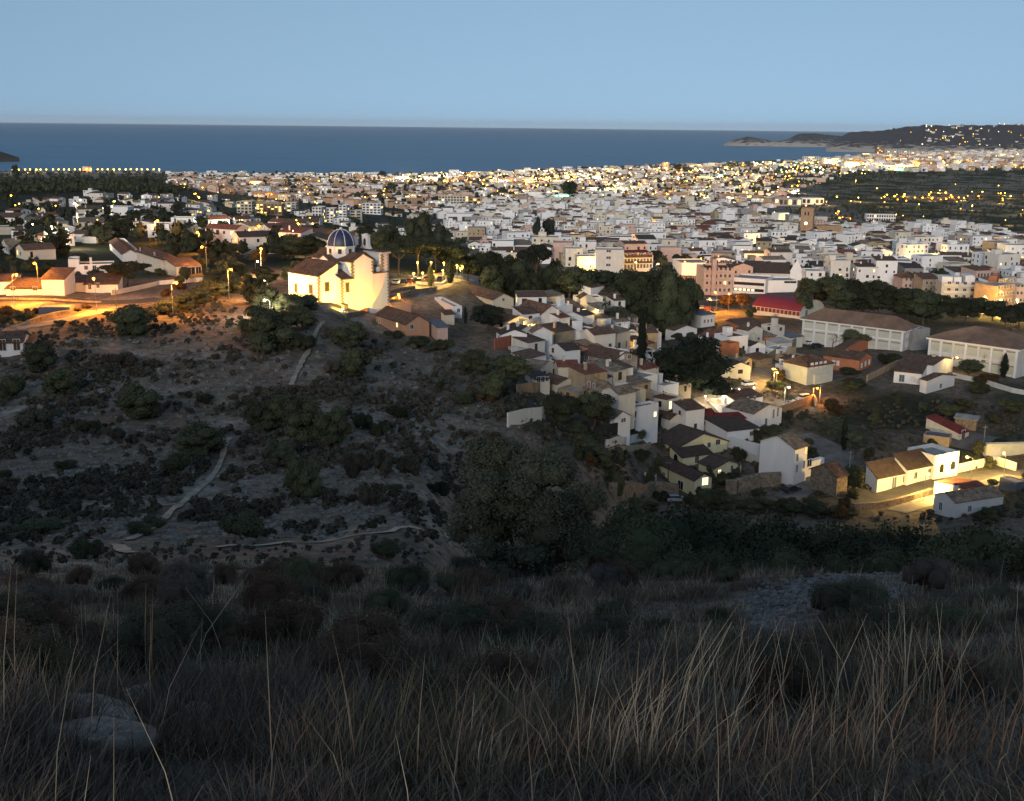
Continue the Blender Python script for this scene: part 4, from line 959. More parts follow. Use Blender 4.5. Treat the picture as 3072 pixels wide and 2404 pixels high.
for spec in [
 ('blank pinkish gable wall rising behind the tall umbrella pine', 'Q', (690,745), 942, -3, 468, 15, dict(wall='pink')),
 ('low tan block with a bare side wall next to the palm', 'Q', (800,775), 1008, 4, 622, 12, dict(wall='tan')),
 ('yellow-lit house squeezed left of the four-storey block', 'Q', (1008,835), 1240, 3, 652, 12, dict(wall='cream', wins=grid_wins('u', 3, 2, 2.2, 3.2, 1.6, 1.8, 'ws', .05, .95, .3))),
 ('broad white house with balconied end above the umbrella pine', 'Q', (172,492), 540, 2, 348, 15, dict(wall='white', wins=grid_wins('u', 2, 2, 2.2, 3.1, 1.3, 1.6, 'w', .70, .98))),
 ('beige corner block with four rows of windows beside dark pines', 'Q', (706,302), 872, 3, 148, 15, dict(wall='sandstone', wins=grid_wins('u', 6, 4, 2.0, 3.4, 1.2, 1.6, 'ws', .03, .97))),
 ('brown brick block right of the beige corner block', 'Q', (874,302), 1100, 3, 190, 13, dict(wall='ochre', wins=grid_wins('u', 5, 3, 2.0, 3.2, 1.2, 1.6, 's', .03, .97))),
 ('long white terrace building with a recessed dark gallery', 'Q', (1115,545), 1790, 5, 405, 14, dict(wall='white', wins=grid_wins('u', 7, 2, 2.2, 3.3, 1.6, 1.6, 'w', .2, .98))),
 ('pinkish blank party wall at the edge of the pine wood', 'S', (0,810), 270, 3, 622, 14, dict(wall='pink')),
 ('bright white party wall right of the pinkish one', 'S', (276,705), 532, 3, 538, 14, dict(wall='white')),
 ('small orange and white house under the white party wall', 'S', (276,815), 480, 3, 710, 10, dict(wall='pink', wins=[('u', .15, 2.0, 1.5, 2.2, 'r'), ('u', .4, 2.0, 1.2, 2.2, 'r')])),
 ('long low white warehouse wall above the amber street', 'S', (285,985), 652, 8, 822, 20, dict(wall='white', deck='tan')),
 ('warm lit house with paired tall windows behind the maroon roof', 'S', (735,680), 832, 3, 520, 12, dict(wall='pink', roof='su', rh=1.8, wins=grid_wins('u', 3, 3, 2, 3.1, 1.0, 1.8, 'w', .05, .95))),
 ('cream house with balconies lit from the street below', 'S', (835,650), 1000, 3, 490, 12, dict(wall='cream', wins=grid_wins('u', 4, 3, 2, 3.1, 1.0, 1.6, 'w', .05, .95, .1))),
 ('apartment block with orange-lit stacked dark balconies', 'S', (1005,655), 1325, 2, 452, 13, dict(wall='sandstone', wins=grid_wins('u', 9, 4, 2, 3.1, 1.2, 2.2, 'wrs', .02, .98))),
 ('stone-brown gabled house beside the orange-lit balconies', 'S', (640,680), 735, -3, 478, 14, dict(wall='tan', roof='su', rh=1.5)),
 ('cream corner house glowing from the amber square', 'S', (1330,880), 1660, 4, 690, 15, dict(wall='cream', wins=grid_wins('u', 4, 3, 2.2, 3.2, 1.2, 1.7, 'ws', .1, .95, .1))),
 ('long pink terrace with small windows right of the red tent roof', 'S', (1900,790), 2290, 2, 690, 12, dict(wall='pink', wins=grid_wins('u', 7, 1, 3.2, 3, 1.0, 1.6, 's', .05, .95))),
 ('tall white house with four floors among the dark tiled roofs', 'V', (512,478), 702, 2, 228, 12, dict(wall='white', wins=[('u', .3, 5.2, .9, 1.2, 'w'), ('u', .58, 5.2, .9, 1.2, 'w')])),
 ('white house with a plain brown roof left of the tall white house', 'V', (98,425), 326, 2, 318, 12, dict(wall='white', roof='gu', rh=2, rmat='tile_dark', wins=[('u', .12, 4.0, .9, 1.0, 'w'), ('u', .35, 3.4, .8, 1.8, 's'), ('u', .7, 4.0, 1.6, 1.0, 'w')])),
 ('white house with three dark openings under a slate roof', 'V', (330,455), 512, 3, 352, 12, dict(wall='white', roof='gu', rh=2, rmat='tile_dark', wins=[('u', .1, 2.8, 1.0, 2.2, 'w'), ('u', .33, 3.2, 1.1, 1.4, 'w'), ('u', .62, 3.2, 1.2, 1.4, 'w')])),
 ('peach house with a long maroon roof and lit upper windows', 'V', (702,430), 955, 2, 292, 12, dict(wall='pink', roof='gu', rh=1.4, rmat='maroon', wins=grid_wins('u', 4, 1, 6.4, 3, 1.2, 1.4, 'wl', .05, .95))),
 ('stepped white cubes above the balcony block', 'V', (1090,470), 1355, 2, 335, 12, dict(wall='white')),
 ('cream house with a hipped brown roof behind the pines', 'V', (620,640), 872, 3, 485, 13, dict(wall='pink', roof='hip', rh=2.4, rmat='tile', wins=grid_wins('u', 4, 2, 2.4, 3.2, 1.1, 1.5, 'w', .08, .95))),
 ('grey pink house half hidden by a leafless tree', 'V', (876,690), 1090, 3, 500, 12, dict(wall='tan', roof='su', rh=1.6, wins=grid_wins('u', 3, 2, 2.4, 3.2, 1.1, 1.6, 'w', .1, .9))),
 ('house front down the lamp-lit side street, its orange standing for lamplight', 'V', (1702,790), 1806, -30, 452, 10, dict(wall='orange')),  # orange wall colour stands for the lamplight on this front
 ('tan apartment house at the end of the lit side street', 'V', (1812,840), 2050, 30, 590, 12, dict(wall='sandstone', wins=grid_wins('u', 6, 4, 2, 3.1, 1.0, 1.5, 'ws', .03, .97))),
 ('pale block cut by the picture edge above the street lamps', 'V', (2052,835), 2260, 5, 590, 14, dict(wall='pink', wins=grid_wins('u', 4, 3, 2.4, 3.3, 1.0, 1.4, 'w', .05, .95))),
 ('cream house with arched upper windows over the orange street', 'V', (1550,600), 1735, 20, 392, 12, dict(wall='pink', roof='su', rh=1.2, wins=grid_wins('u', 4, 1, 6.5, 3, .9, 1.9, 'a', .1, .95))),
]:
    lb, key, N, Rx, a, top, V, k = spec; T1(lb, key, N, Rx, a, top, V, **k)
r, M4 = T1('large building with a maroon hipped roof and warm lit cornice at the town edge', 'S', (1222,850), 1490, 28, 742, None, 'institution', 'town_building', roof='hip', rh=2.6, wall='cream', rmat='maroon', ov=.8,
   wins=grid_wins('u', 4, 2, 2.4, 3.4, 1.0, 1.7, 'rw', .05, .95, .15)) if False else (None, None)
r = house('town_building', 'large building with a maroon hipped roof and warm lit cornice at the town edge', 'institution')
M4 = blk(r, 'S', (1222,850), 1490, 800, 36, 742, roof='hip', rh=2.6, wall='cream', rmat='maroon', ov=.8, dmin=DT, wins=grid_wins('u', 4, 2, 2.4, 3.4, 1.0, 1.7, 'rw', .05, .95, .15))
r = house('town_house', 'red tent-shaped roof beside the amber square', 'house'); blk(r, 'S', (1640,905), 1810, 0, 3, 855, V=12, roof='hip', rh=4.2, wall='maroon', rmat='red_metal', dmin=DT)
r, M4 = T1('three-storey cream block with long balconies and white roof rooms behind the pines', 'V', (1112,775), 1568, -7, 545, None, 'apartment block', 'apartment_block', wall='cream') if False else (None, None)
r = house('apartment_block', 'three-storey cream block with long balconies and white roof rooms behind the pines', 'apartment block')
M4 = blk(r, 'V', (1112,775), 1568, 0, -7, 545, V=13, wall='cream', dmin=DT, wins=grid_wins('u', 4, 3, 2.0, 3.1, 1.5, 1.9, 'rws', .1, .98)+grid_wins('V', 2, 3, 2.0, 3.1, 1.6, 1.4, 'w', .1, .95), deck='white')
balconies(r, M4, 3, 0.9, 3.1, 1.1, 'pale'); balconies(r, M4, 3, .9, 3.1, 1.0, 'pale', 'V')
penthouse(r, M4, [(.05, .3, .35, .95, 2.4, 'white'), (.4, .4, .62, .95, 2.2, 'white'), (.68, .15, .92, .8, 3.4, 'white')])
# fortress church with its clock tower
r = house('fortress_church', 'golden stone church with a square battlemented clock tower over the old town', 'church')
M, U, V, Hh = blk(r, 'S', (1826,505), 1985, 0, -24, 112, V=9.5, wall='sandstone', deck='stone', dmin=DT, part='tower', par=.3)
mb = MB()
for i in range(7):
    for v0 in (0, V-.5):
        b = MB(); b.box((U*(i+.15)/7, v0, Hh), (U*(i+.75)/7, v0+.5, Hh+1.0), 'sandstone'); link('merlon', b.mesh('merlon'), M, r)
for i in range(1, 6):
    for u0 in (0, U-.5):
        b = MB(); b.box((u0, V*(i+.15)/7, Hh), (u0+.5, V*(i+.75)/7, Hh+1.0), 'sandstone'); link('merlon', b.mesh('merlon'), M, r)
put_windows(r, M, U, V, [('u', .34, Hh-5.2, 1.5, 4.0, 'a'), ('u', .60, Hh-5.2, 1.5, 4.0, 'a'), ('V', .5, Hh-5.2, 1.5, 4.0, 'a'), ('u', .48, 3.2, 1.0, 2.2, 'a')])
mb = MB(); n = 20; mb.poly([(1.5*math.cos(2*math.pi*i/n), -.12, 1.5*math.sin(2*math.pi*i/n)) for i in range(n)], 'clock'); mb.box((-.06, -.2, 0), (.06, -.14, 1.1), 'dark_metal'); mb.box((0, -.2, -.06), (.8, -.14, .06), 'dark_metal')
link('clock_face', mb.mesh('clock_face'), M @ Matrix.Translation((U*.45, 0, Hh*.515)), r)
blk(r, 'S', (1618,497), 1830, 0, -6, 330, V=14, wall='stone', deck='stone', dmin=DT, part='nave')
blk(r, 'D', (405,905), 632, 0, 3, 822, V=15, wall='sandstone', deck='stone', dmin=DT, part='nave')
LAND['the stone clock tower'] = kp('S', 1925, 300)
# red church with white pylons
r = house('church', 'small red church with four tall white pylons in the town', 'church'); M, U, V, Hh = blk(r, 'S', (1236,400), 1420, 0, 2, 335, V=16, roof='gu', rh=3, wall='pink', rmat='maroon', dmin=DT)
for i in range(4):
    mb = MB(); x = U*(.02+.18*i); y = -.5 if i % 2 else 3; mb.box((x, y, -2), (x+1.3, y+1.3, Hh*2.6), 'pink'); link('pylon', mb.mesh('pylon'), M, r)

# ================================================================ VILLAS WEST OF TOWN BUILT BY HAND
h('cream villa with broad brown hipped roofs and a shaded porch above the orange street', [
  B('A', (1235,1262), 1340, 1035, 34, 1152, roof='hip', rh=1.6, wall='cream', rmat='tile', ov=.6, pitch=.4, dmin=250, wins=[('v', .70, 5.0, 1.0, 2.0, 's'), ('v', .15, 5.2, 1.0, 1.8, 's'), ('v', .25, 1.6, .8, 1.0, 'w')]),
  B('A', (1330,1278), 1515, 1250, 34, 1205, roof='su', rh=1.3, wall='cream', rmat='tile', pitch=.4, dmin=250, wins=[('u', .6, 1.4, 2.4, 2.2, 'w'), ('u', .9, 1.4, 1.6, 2.2, 'w')])], 'villa', 'villa')
h('white villa with a green roof terrace and two square windows above the orange street', [
  B('A', (592,1262), 862, 495, 18, 1188, wall='white', deck='green_felt', par=.4, dmin=250, wins=[('u', .22, 2.0, 1.0, 1.2, 's'), ('u', .45, 2.0, 1.0, 1.2, 's')], chim=[(.35, .5, 1.5)]),
  B('A', (520,1255), 600, 490, 18, 1150, wall='white', dmin=250)], 'villa', 'villa')
h('lilac white villa with a mauve tiled roof behind the green terrace villa', [B('A', (925,1168), 1042, 828, 24, 1112, roof='gv', rh=1.5, wall='white', rmat='tile', dmin=250), B('A', (1000,1130), 1042, 900, 24, 1078, wall='white', dmin=250)], 'villa', 'villa')
h('low orange-lit house with a long lean-to roof on the street', [B('A', (48,1428), 318, 0, 4, 1372, roof='su', rh=1.6, wall='white', rmat='tile', V=9, dmin=250, pitch=.4, wins=[('u', .2, 2.0, 1.2, .9, 's'), ('u', .82, 2.0, 1.1, .9, 's')])])
h('tall orange-lit house with a brown roof in the street row', [B('A', (320,1420), 488, 0, 4, 1302, roof='su', rh=1.8, wall='white', rmat='tile', V=10, dmin=250, pitch=.4)])
h('small white house with a dark lean-to right of the tall orange-lit house', [B('A', (495,1388), 640, 0, 4, 1325, wall='white', V=9, dmin=250, roof='su', rh=.6, wins=[('u', .3, 1.8, 1.0, 1.4, 'v')])])
h('white house with a sloping brown roof beside the umbrella pine on the orange street', [B('A', (642,1400), 890, 0, 10, 1340, wall='white', V=9, dmin=250, roof='su', rh=1.8, pitch=.4, wins=[('u', .15, 1.6, .8, 1.4, 's'), ('u', .4, 1.9, .8, 1.3, 's')])])
h('orange-lit house cut by the west edge of the view', [B('A', (-60,1422), 80, 0, 4, 1318, wall='white', V=9, dmin=250, roof='su', rh=.8)])
h('lilac flat-roofed cabin below the orange street', [B('A', (292,1562), 527, 0, 6, 1510, wall='slate_blue', V=5, dmin=200, deck='tan', par=.1)], 'cabin', 'cabin')
h('white house with brown shutters at the west edge of the dark hillside', [B('G', (-30,372), 150, -200, 12, 275, roof='gu', rh=1.5, wall='white', pitch=.4, dmin=200, wins=[('u', .80, 2.6, 1.2, 2.2, 's'), ('u', .3, 2.6, 1.2, 2.2, 's')]), B('G', (120,330), 200, 100, 12, 280, roof='su', rh=.4, wall='tan', part='porch', dmin=200)])
r = house('marina_tower', 'pale square harbour building standing on the lit breakwater', 'building')
blk(r, 'A', (678,470), 722, 0, 0, 425, V=18, wall='pink', P=Vector((at_dist(92, 4050).x, at_dist(92, 4050).y, 1.5)), h=21, U=22)

# ---- walls
wall_line('brick_wall', 'orange brick garden wall sloping down left of the red shed', 'T', [(15,560),(200,520),(380,470)], 3.0, 'red_brick')
wall_line('retaining_wall', 'long pale retaining wall above the shrub in the village terrace', 'T', [(490,590),(700,500),(965,430)], 2.6, 'concrete')
wall_line('garden_wall', 'stepped white garden wall below the gabled house with lit doors', 'T', [(385,385),(480,350),(600,300)], 4.2, 'white')
wall_line('garden_wall', 'weathered white wall alone at the foot of the rocky slope', 'T', [(182,1545),(330,1505),(500,1470),(665,1442)], 2.8, 'pale')
wall_line('garden_wall', 'low ochre wall under the cream veranda cottage', 'T', [(300,1120),(450,1095),(680,1080)], 2.2, 'ochre')
wall_line('netting_fence', 'long dark netting fence along the sunken lane', 'E', [(690,1150),(850,1105),(1050,1060),(1250,1000),(1390,950)], 2.6, 'net', cat='fence')
wall_line('garden_wall', 'dark green hedge-topped wall beside the big round tree', 'E', [(1150,700),(1190,800),(1200,900),(1260,960),(1380,1000)], 2.2, 'net')
wall_line('stone_wall', 'rough stone wall holding up the villa pool terrace', 'E', [(815,1545),(950,1530),(1120,1525),(1300,1545)], 2.4, 'stone', 1.2)
wall_line('stone_wall', 'tall crumbling stone bank under the tall gable house', 'U', [(640,1170),(760,1160),(900,1120),(1020,1090),(1240,1080)], 3.0, 'stone', 1.5)
wall_line('garden_wall', 'curved cream terrace wall with a white plaster rim', 'U', [(860,800),(1000,850),(1180,900),(1200,960),(1080,1000)], 2.0, 'pale')
wall_line('garden_wall', 'white wall running along the bend of the yellow-lit road', 'F', [(1465,1385),(1600,1355),(1745,1325),(1890,1375)], 2.0, 'white')
wall_line('stone_wall', 'crumbling stone parapet along the lower lit lane', 'F', [(700,1660),(860,1650),(1000,1625),(1130,1590),(1270,1545)], 1.4, 'stone', .8)
wall_line('garden_wall', 'cream wall beside the parked cars and dry plot', 'U', [(1250,290),(1420,230),(1600,170),(1640,240)], 2.2, 'ochre')
wall_line('garden_wall', 'pale boundary wall along the open field with square gateposts', 'F', [(1430,690),(1560,715),(1700,750),(1860,800),(2010,830)], 1.4, 'pale')
wall_line('garden_wall', 'long tan wall between the white villa and the orange villa', 'F', [(800,720),(920,660),(1030,605)], 2.0, 'tan')
wall_line('garden_wall', 'sandy wall climbing towards the school from the gateway', 'F', [(60,600),(180,520),(340,430)], 3.2, 'tan')
wall_line('stone_wall', 'stone bank with a pale road edge under the lilac cabin', 'A', [(210,1640),(300,1610),(420,1575),(520,1560)], .9, 'stone', .8, dmin=200)
wall_line('roadside_wall', 'long low roadside wall lit orange above the bushes', 'A', [(840,1420),(1000,1390),(1200,1345),(1600,1315)], 1.3, 'pale', dmin=200)
wall_line('roadside_wall', 'orange-lit parapet along the main street', 'A', [(-100,1452),(200,1458),(500,1468),(760,1482)], .6, 'stone', dmin=200)
wall_line('terrace_wall', 'stone terrace wall between the chapel and the salmon house', 'B', [(700,1195),(860,1150),(1010,1095),(1240,1050)], 1.0, 'stone', .6, dmin=200)
wall_line('terrace_wall', 'pale wall edging the track below the chapel car park', 'B', [(720,1265),(900,1215),(1080,1140),(1240,1080),(1400,1060)], 1.2, 'stone', .6, dmin=200)
wall_line('garden_wall', 'stone wall beneath the pines beyond the chapel car park', 'B', [(1250,1010),(1450,1020),(1700,995),(1760,985)], .9, 'pale', .6, dmin=200)
wall_line('garden_wall', 'terraced garden wall with dark round shrubs above the villa pool', 'E', [(770,1200),(900,1175),(1060,1130)], 1.6, 'pale', dmin=150)
wall_line('garden_wall', 'lower terraced garden wall above the villa pool', 'E', [(790,1255),(950,1225),(1100,1195)], 1.2, 'tan', dmin=150)

# ================================================================ HOUSES OF THE OLD TOWN, THE VILLAS, THE FAR SHORE
def inpoly(x, y, P):
    r = False; j = len(P)-1
    for i in range(len(P)):
        if (P[i][1] > y) != (P[j][1] > y) and x < (P[j][0]-P[i][0])*(y-P[i][1])/(P[j][1]-P[i][1])+P[i][0]: r = not r
        j = i
    return r
def free(x, y, rad, fac=.85):
    return all((x-a)**2+(y-b)**2 > ((r+rad)*fac)**2 for a, b, r in OCC)
def roof_simple(mb, M, U, V, Hh, typ, rh, m, ov=.3):
    q = lambda x, y, z: tuple(M @ Vector((x, y, z)))
    if typ == 'gu':
        mb.poly([q(-ov, -ov, Hh-.1), q(U+ov, -ov, Hh-.1), q(U+ov, V/2, Hh+rh), q(-ov, V/2, Hh+rh)], m); mb.poly([q(U+ov, V+ov, Hh-.1), q(-ov, V+ov, Hh-.1), q(-ov, V/2, Hh+rh), q(U+ov, V/2, Hh+rh)], m)
    elif typ == 'gv':
        mb.poly([q(-ov, V+ov, Hh-.1), q(-ov, -ov, Hh-.1), q(U/2, -ov, Hh+rh), q(U/2, V+ov, Hh+rh)], m); mb.poly([q(U+ov, -ov, Hh-.1), q(U+ov, V+ov, Hh-.1), q(U/2, V+ov, Hh+rh), q(U/2, -ov, Hh+rh)], m)
    elif typ == 'su': mb.poly([q(-ov, -ov, Hh+.02), q(U+ov, -ov, Hh+.02), q(U+ov, V+ov, Hh+rh+.05), q(-ov, V+ov, Hh+rh+.05)], m)
    else: mb.poly([q(.2, .2, Hh-.4), q(U-.2, .2, Hh-.4), q(U-.2, V-.2, Hh-.4), q(.2, V-.2, Hh-.4)], m)
def walls_simple(mb, M, U, V, Hh, typ, rh, m, base=3):
    q = lambda x, y, z: tuple(M @ Vector((x, y, z))); c = [(0, 0), (U, 0), (U, V), (0, V)]; T = [Hh, Hh, Hh+rh, Hh+rh] if typ == 'su' else [Hh]*4
    for i in range(4):
        j = (i+1) % 4; pts = [q(*c[i], -base), q(*c[j], -base), q(*c[j], T[j]), q(*c[i], T[i])]
        if (typ == 'gu' and i in (1, 3)) or (typ == 'gv' and i in (0, 2)): pts.insert(3, q((c[i][0]+c[j][0])/2, (c[i][1]+c[j][1])/2, Hh+rh))
        mb.poly(pts, m)
def wins_simple(mb, M, U, V, Hh, fl, faces='uvV', lit=.06, big=1.0):
    q = lambda x, y, z: tuple(M @ Vector((x, y, z)))
    for fc in faces:
        x, y, rot, L = FACES[fc](U, V); R4 = M @ Matrix.Translation((x, y, 0)) @ Matrix.Rotation(R_(rot), 4, 'Z'); n = max(1, int(L/3.4))
        for f in range(fl):
            for i in range(n):
                if random.random() < .28: continue
                cx = L*(i+.5)/n+random.uniform(-.4, .4); cz = 1.7+f*3.05+random.uniform(-.1, .2); wd = random.choice((.45, .5, .6, .75))*big; ht = random.choice((.6, .75, 1.0))
                if cz+ht > Hh-.2: continue
                k = random.random(); m = random.choice(('lit', 'lit_w', 'lit')) if k < lit else ('shutter' if k < .4 else 'glass')
                mb.poly([tuple(R4 @ Vector(p)) for p in ((cx-wd, -.05, cz-ht), (cx+wd, -.05, cz-ht), (cx+wd, -.05, cz+ht), (cx-wd, -.05, cz+ht))], m)
def parapet(mb, M, U, V, Hh, m):
    q = lambda x, y, z: tuple(M @ Vector((x, y, z))); t = .25
    o = [(0, 0), (U, 0), (U, V), (0, V)]; n = [(t, t), (U-t, t), (U-t, V-t), (t, V-t)]
    for i in range(4):
        j = (i+1) % 4; mb.poly([q(*o[i], Hh), q(*o[j], Hh), q(*n[j], Hh), q(*n[i], Hh)], m); mb.poly([q(*n[i], Hh), q(*n[j], Hh), q(*n[j], Hh-.4), q(*n[i], Hh-.4)], m)
ROOFN = dict(flat='flat-roofed', gu='gable-roofed', gv='gable-fronted', su='lean-to roofed')
WALLN = dict(white='white', cream='cream', pale='off-white', pink='pinkish', ochre='ochre', tan='tan', grey='grey', sandstone='sand-coloured', salmon='salmon')
RFN = dict(tile='brown tiled', tile_dark='dark tiled', tile_red='reddish tiled', maroon='maroon', tile_light='pale tiled')
def gen_house(name, cat, group, P, yaw, U, V, Hh, typ, rh, wall, rm, fl, lit, tank=True):
    M = Matrix.Translation(P) @ Matrix.Rotation(yaw, 4, 'Z'); I = Matrix.Identity(4)
    mb = MB(); walls_simple(mb, I, U, V, Hh, typ, rh, wall)
    extra = ''
    if typ == 'flat':
        parapet(mb, I, U, V, Hh, wall)
        if random.random() < .55:
            a, b = random.uniform(.05, .5)*U, random.uniform(.3, .6)*V; mb.box((a, b, Hh-.4), (a+U*.3, b+V*.3, Hh+2.2), wall); extra = ' with roof room'
    o = link(name, mb.mesh(name), M)
    rb = MB(); roof_simple(rb, I, U, V, Hh, typ, rh, rm if typ != 'flat' else random.choice(('deck', 'concrete', 'deck', 'tile_red')))
    if typ != 'flat' and random.random() < .4: rb.box((U*.3, V*.4, Hh), (U*.3+.6, V*.4+.6, Hh+rh+.9), wall)
    link('roof', rb.mesh('roof'), Matrix.Identity(4), o).matrix_basis = I
    wb = MB(); wins_simple(wb, I, U, V, Hh, fl, 'uvV', lit)
    if wb.f:
        g = link('glazing', wb.mesh('glazing'), None, o); g['kind'] = 'stuff'
    st = {1: 'one-storey', 2: 'two-storey', 3: 'three-storey'}.get(fl, 'tall')
    look = f"{st} {WALLN.get(wall, wall)} " + (f"flat-roofed house{extra}" if typ == 'flat' else f"house with {RFN.get(rm, 'brown')} roof")
    if cat == 'villa': look = look.replace('house', 'villa')
    return tag(o, None, cat, group, look=look)

TOWNP = [(440, 214), (520, 203), (640, 199), (700, 205), (775, 218), (815, 229), (930, 229), (1075, 243), (1075, 300), (955, 292), (830, 283), (770, 292), (690, 262), (600, 268), (500, 262), (452, 238)]
cand = []
rt = random.Random(11); yaw0 = R_(4)
for gy in np.arange(620, 2300, 15.5):
    for gx in np.arange(-180, 1000, 13.2):
        x, y = gx+rt.uniform(-2.5, 2.5), gy+rt.uniform(-3, 3); z = ground(x, y)
        if int(gy/15.5) % 4 == 0 and rt.random() < .75: continue           # streets
        if int(gx/13.2) % 6 == 0 and rt.random() < .6: continue
        px, py = proj((x, y, z))
        if not inpoly(px, py, TOWNP): continue
        if not free(x, y, 6.5): continue
        cand.append((math.hypot(x, y), x, y, z))
cand.sort(); TOWN_POS = [(c_[1], c_[2]) for c_ in cand]
stuff_t = MB(); NIND = 262
for i, (d, x, y, z) in enumerate(cand):
    s = rt.random(); near_old = rt.random()
    yaw = yaw0+R_(rt.choice((0, 0, -6, 5, 12, -14))+rt.uniform(-2, 2))+(.35 if x > 260 else 0)*rt.random()
    U, V = rt.uniform(9.5, 14.5), rt.uniform(11, 15); fl = rt.choice((1, 2, 2, 2, 3, 3, 4)) if x < 260 else rt.choice((1, 1, 2, 2, 3)); tall = rt.random() < .05; fl = 5 if tall else fl; Hh = fl*3.05+.9+rt.uniform(-.4, .8)
    wall = rt.choices(('white', 'white', 'pale', 'cream', 'pink', 'grey', 'tan'), (7, 3, 3.2, 2, 1.6, 1.2, 1.2))[0]
    tilep = .38 if x < 200 else .62
    typ = rt.choice(('gu', 'gv', 'su')) if rt.random() < tilep else 'flat'; rm = rt.choice(('tile', 'tile', 'tile_dark', 'tile_red', 'tile_light')); rh = rt.uniform(1.2, 2.2)
    if tall: U, typ = U*1.35, 'flat'
    if rt.random() < .07: continue
    P = Vector((x-U/2, y-V/2, z))
    if i < NIND: gen_house('town_house', 'house', 'houses of the old town', P, yaw, U, V, Hh, typ, rh, wall, rm, fl, .05)
    else:
        M = Matrix.Translation(P) @ Matrix.Rotation(yaw, 4, 'Z'); walls_simple(stuff_t, M, U, V, Hh, typ, rh, wall, 1); roof_simple(stuff_t, M, U, V, Hh, typ, rh, rm if typ != 'flat' else rt.choice(('deck', 'concrete', 'tile_red')))
        if typ == 'flat':
            parapet(stuff_t, M, U, V, Hh, wall)
            if rt.random() < .5:
                a, b = rt.uniform(.05, .5)*U, rt.uniform(.2, .5)*V; stuff_t.box((a, b, Hh-.4), (a+U*.35, b+V*.35, Hh+2.3), wall, M, False)
        if d < 1500: wins_simple(stuff_t, M, U, V, Hh, fl, 'uV', .05)
if stuff_t.f: tag(link('roofscape', stuff_t.mesh('roofscape')), 'dense white roofscape of the old town too far off to count', 'town', kind='stuff')

# small houses that fill the village between the ones built by hand
VFILL = [(508, 320), (600, 300), (640, 335), (655, 350), (640, 420), (600, 415), (560, 395), (520, 372), (505, 345)]; VFILL2 = [(700, 345), (770, 335), (800, 372), (770, 395), (735, 380)]; VFILL3 = [(640, 392), (735, 385), (760, 425), (720, 440), (660, 425)]
rq = random.Random(19); nv = 0; tr_ = 0
while nv < 92 and tr_ < 14000:
    tr_ += 1; poly = rq.choice((VFILL, VFILL, VFILL2, VFILL3)); px, py = rq.uniform(500, 805), rq.uniform(298, 442)
    if not inpoly(px, py, poly): continue
    P = hit(px, py, 150); U, V = rq.uniform(4.2, 8.5), rq.uniform(4.2, 7.5); rad = math.hypot(U, V)/2
    if not free(P.x, P.y, rad*.9, .70): continue
    if any((P.x-a)**2+(P.y-b)**2 < (c_+rad*.7)**2 for a, b, c_ in ROADS[::3]): continue
    fl = rq.choice((1, 1, 1, 2)); yaw = R_(rq.choice((14, 30, 40, 52))+rq.uniform(-6, 6)); typ = rq.choice(('su', 'gu', 'gv', 'flat', 'su')); M_ = Matrix.Rotation(yaw, 3, 'Z') @ Vector((U/2, V/2, 0))
    gen_house('house', 'house', 'small houses of the village slope', P-M_, yaw, U, V, fl*2.8+rq.uniform(-.2, .5), typ, rq.uniform(.8, 1.5), rq.choice(('white', 'white', 'white', 'white', 'pale', 'pale', 'cream', 'tan', 'salmon')), rq.choice(('tile', 'tile', 'tile_red', 'tile_light', 'tile_dark')), fl, .04); OCC.append((P.x, P.y, rad*.9)); nv += 1
    if rq.random() < .5:      # a yard wall running out from the corner
        a = P-M_; d_ = Matrix.Rotation(yaw+(0 if rq.random() < .5 else -1.57), 3, 'Z') @ Vector((1, 0, 0)); L_n = rq.uniform(4, 9); b = MB(); n_ = 4; hw = rq.uniform(1.2, 2.2); nn = Vector((-d_.y, d_.x, 0))*.13
        for q in range(n_):
            p0, p1 = a-d_*(L_n*q/n_), a-d_*(L_n*(q+1)/n_); z0, z1 = ground(p0.x, p0.y)-a.z, ground(p1.x, p1.y)-a.z; p0, p1 = p0-a, p1-a
            c4 = [(p0-nn, z0), (p1-nn, z1), (p1+nn, z1), (p0+nn, z0)]; b.poly([(v.x, v.y, z+hw) for v, z in c4], 'pale')
            for e in range(4): (va, za), (vb, zb) = c4[e], c4[(e+1) % 4]; b.poly([(va.x, va.y, za-1), (vb.x, vb.y, zb-1), (vb.x, vb.y, zb+hw), (va.x, va.y, za+hw)], 'pale')
        tag(link('garden_wall', b.mesh('garden_wall'), Matrix.Translation(a)), None, 'wall', 'yard walls of the village', kind='thing', look='pale yard wall')

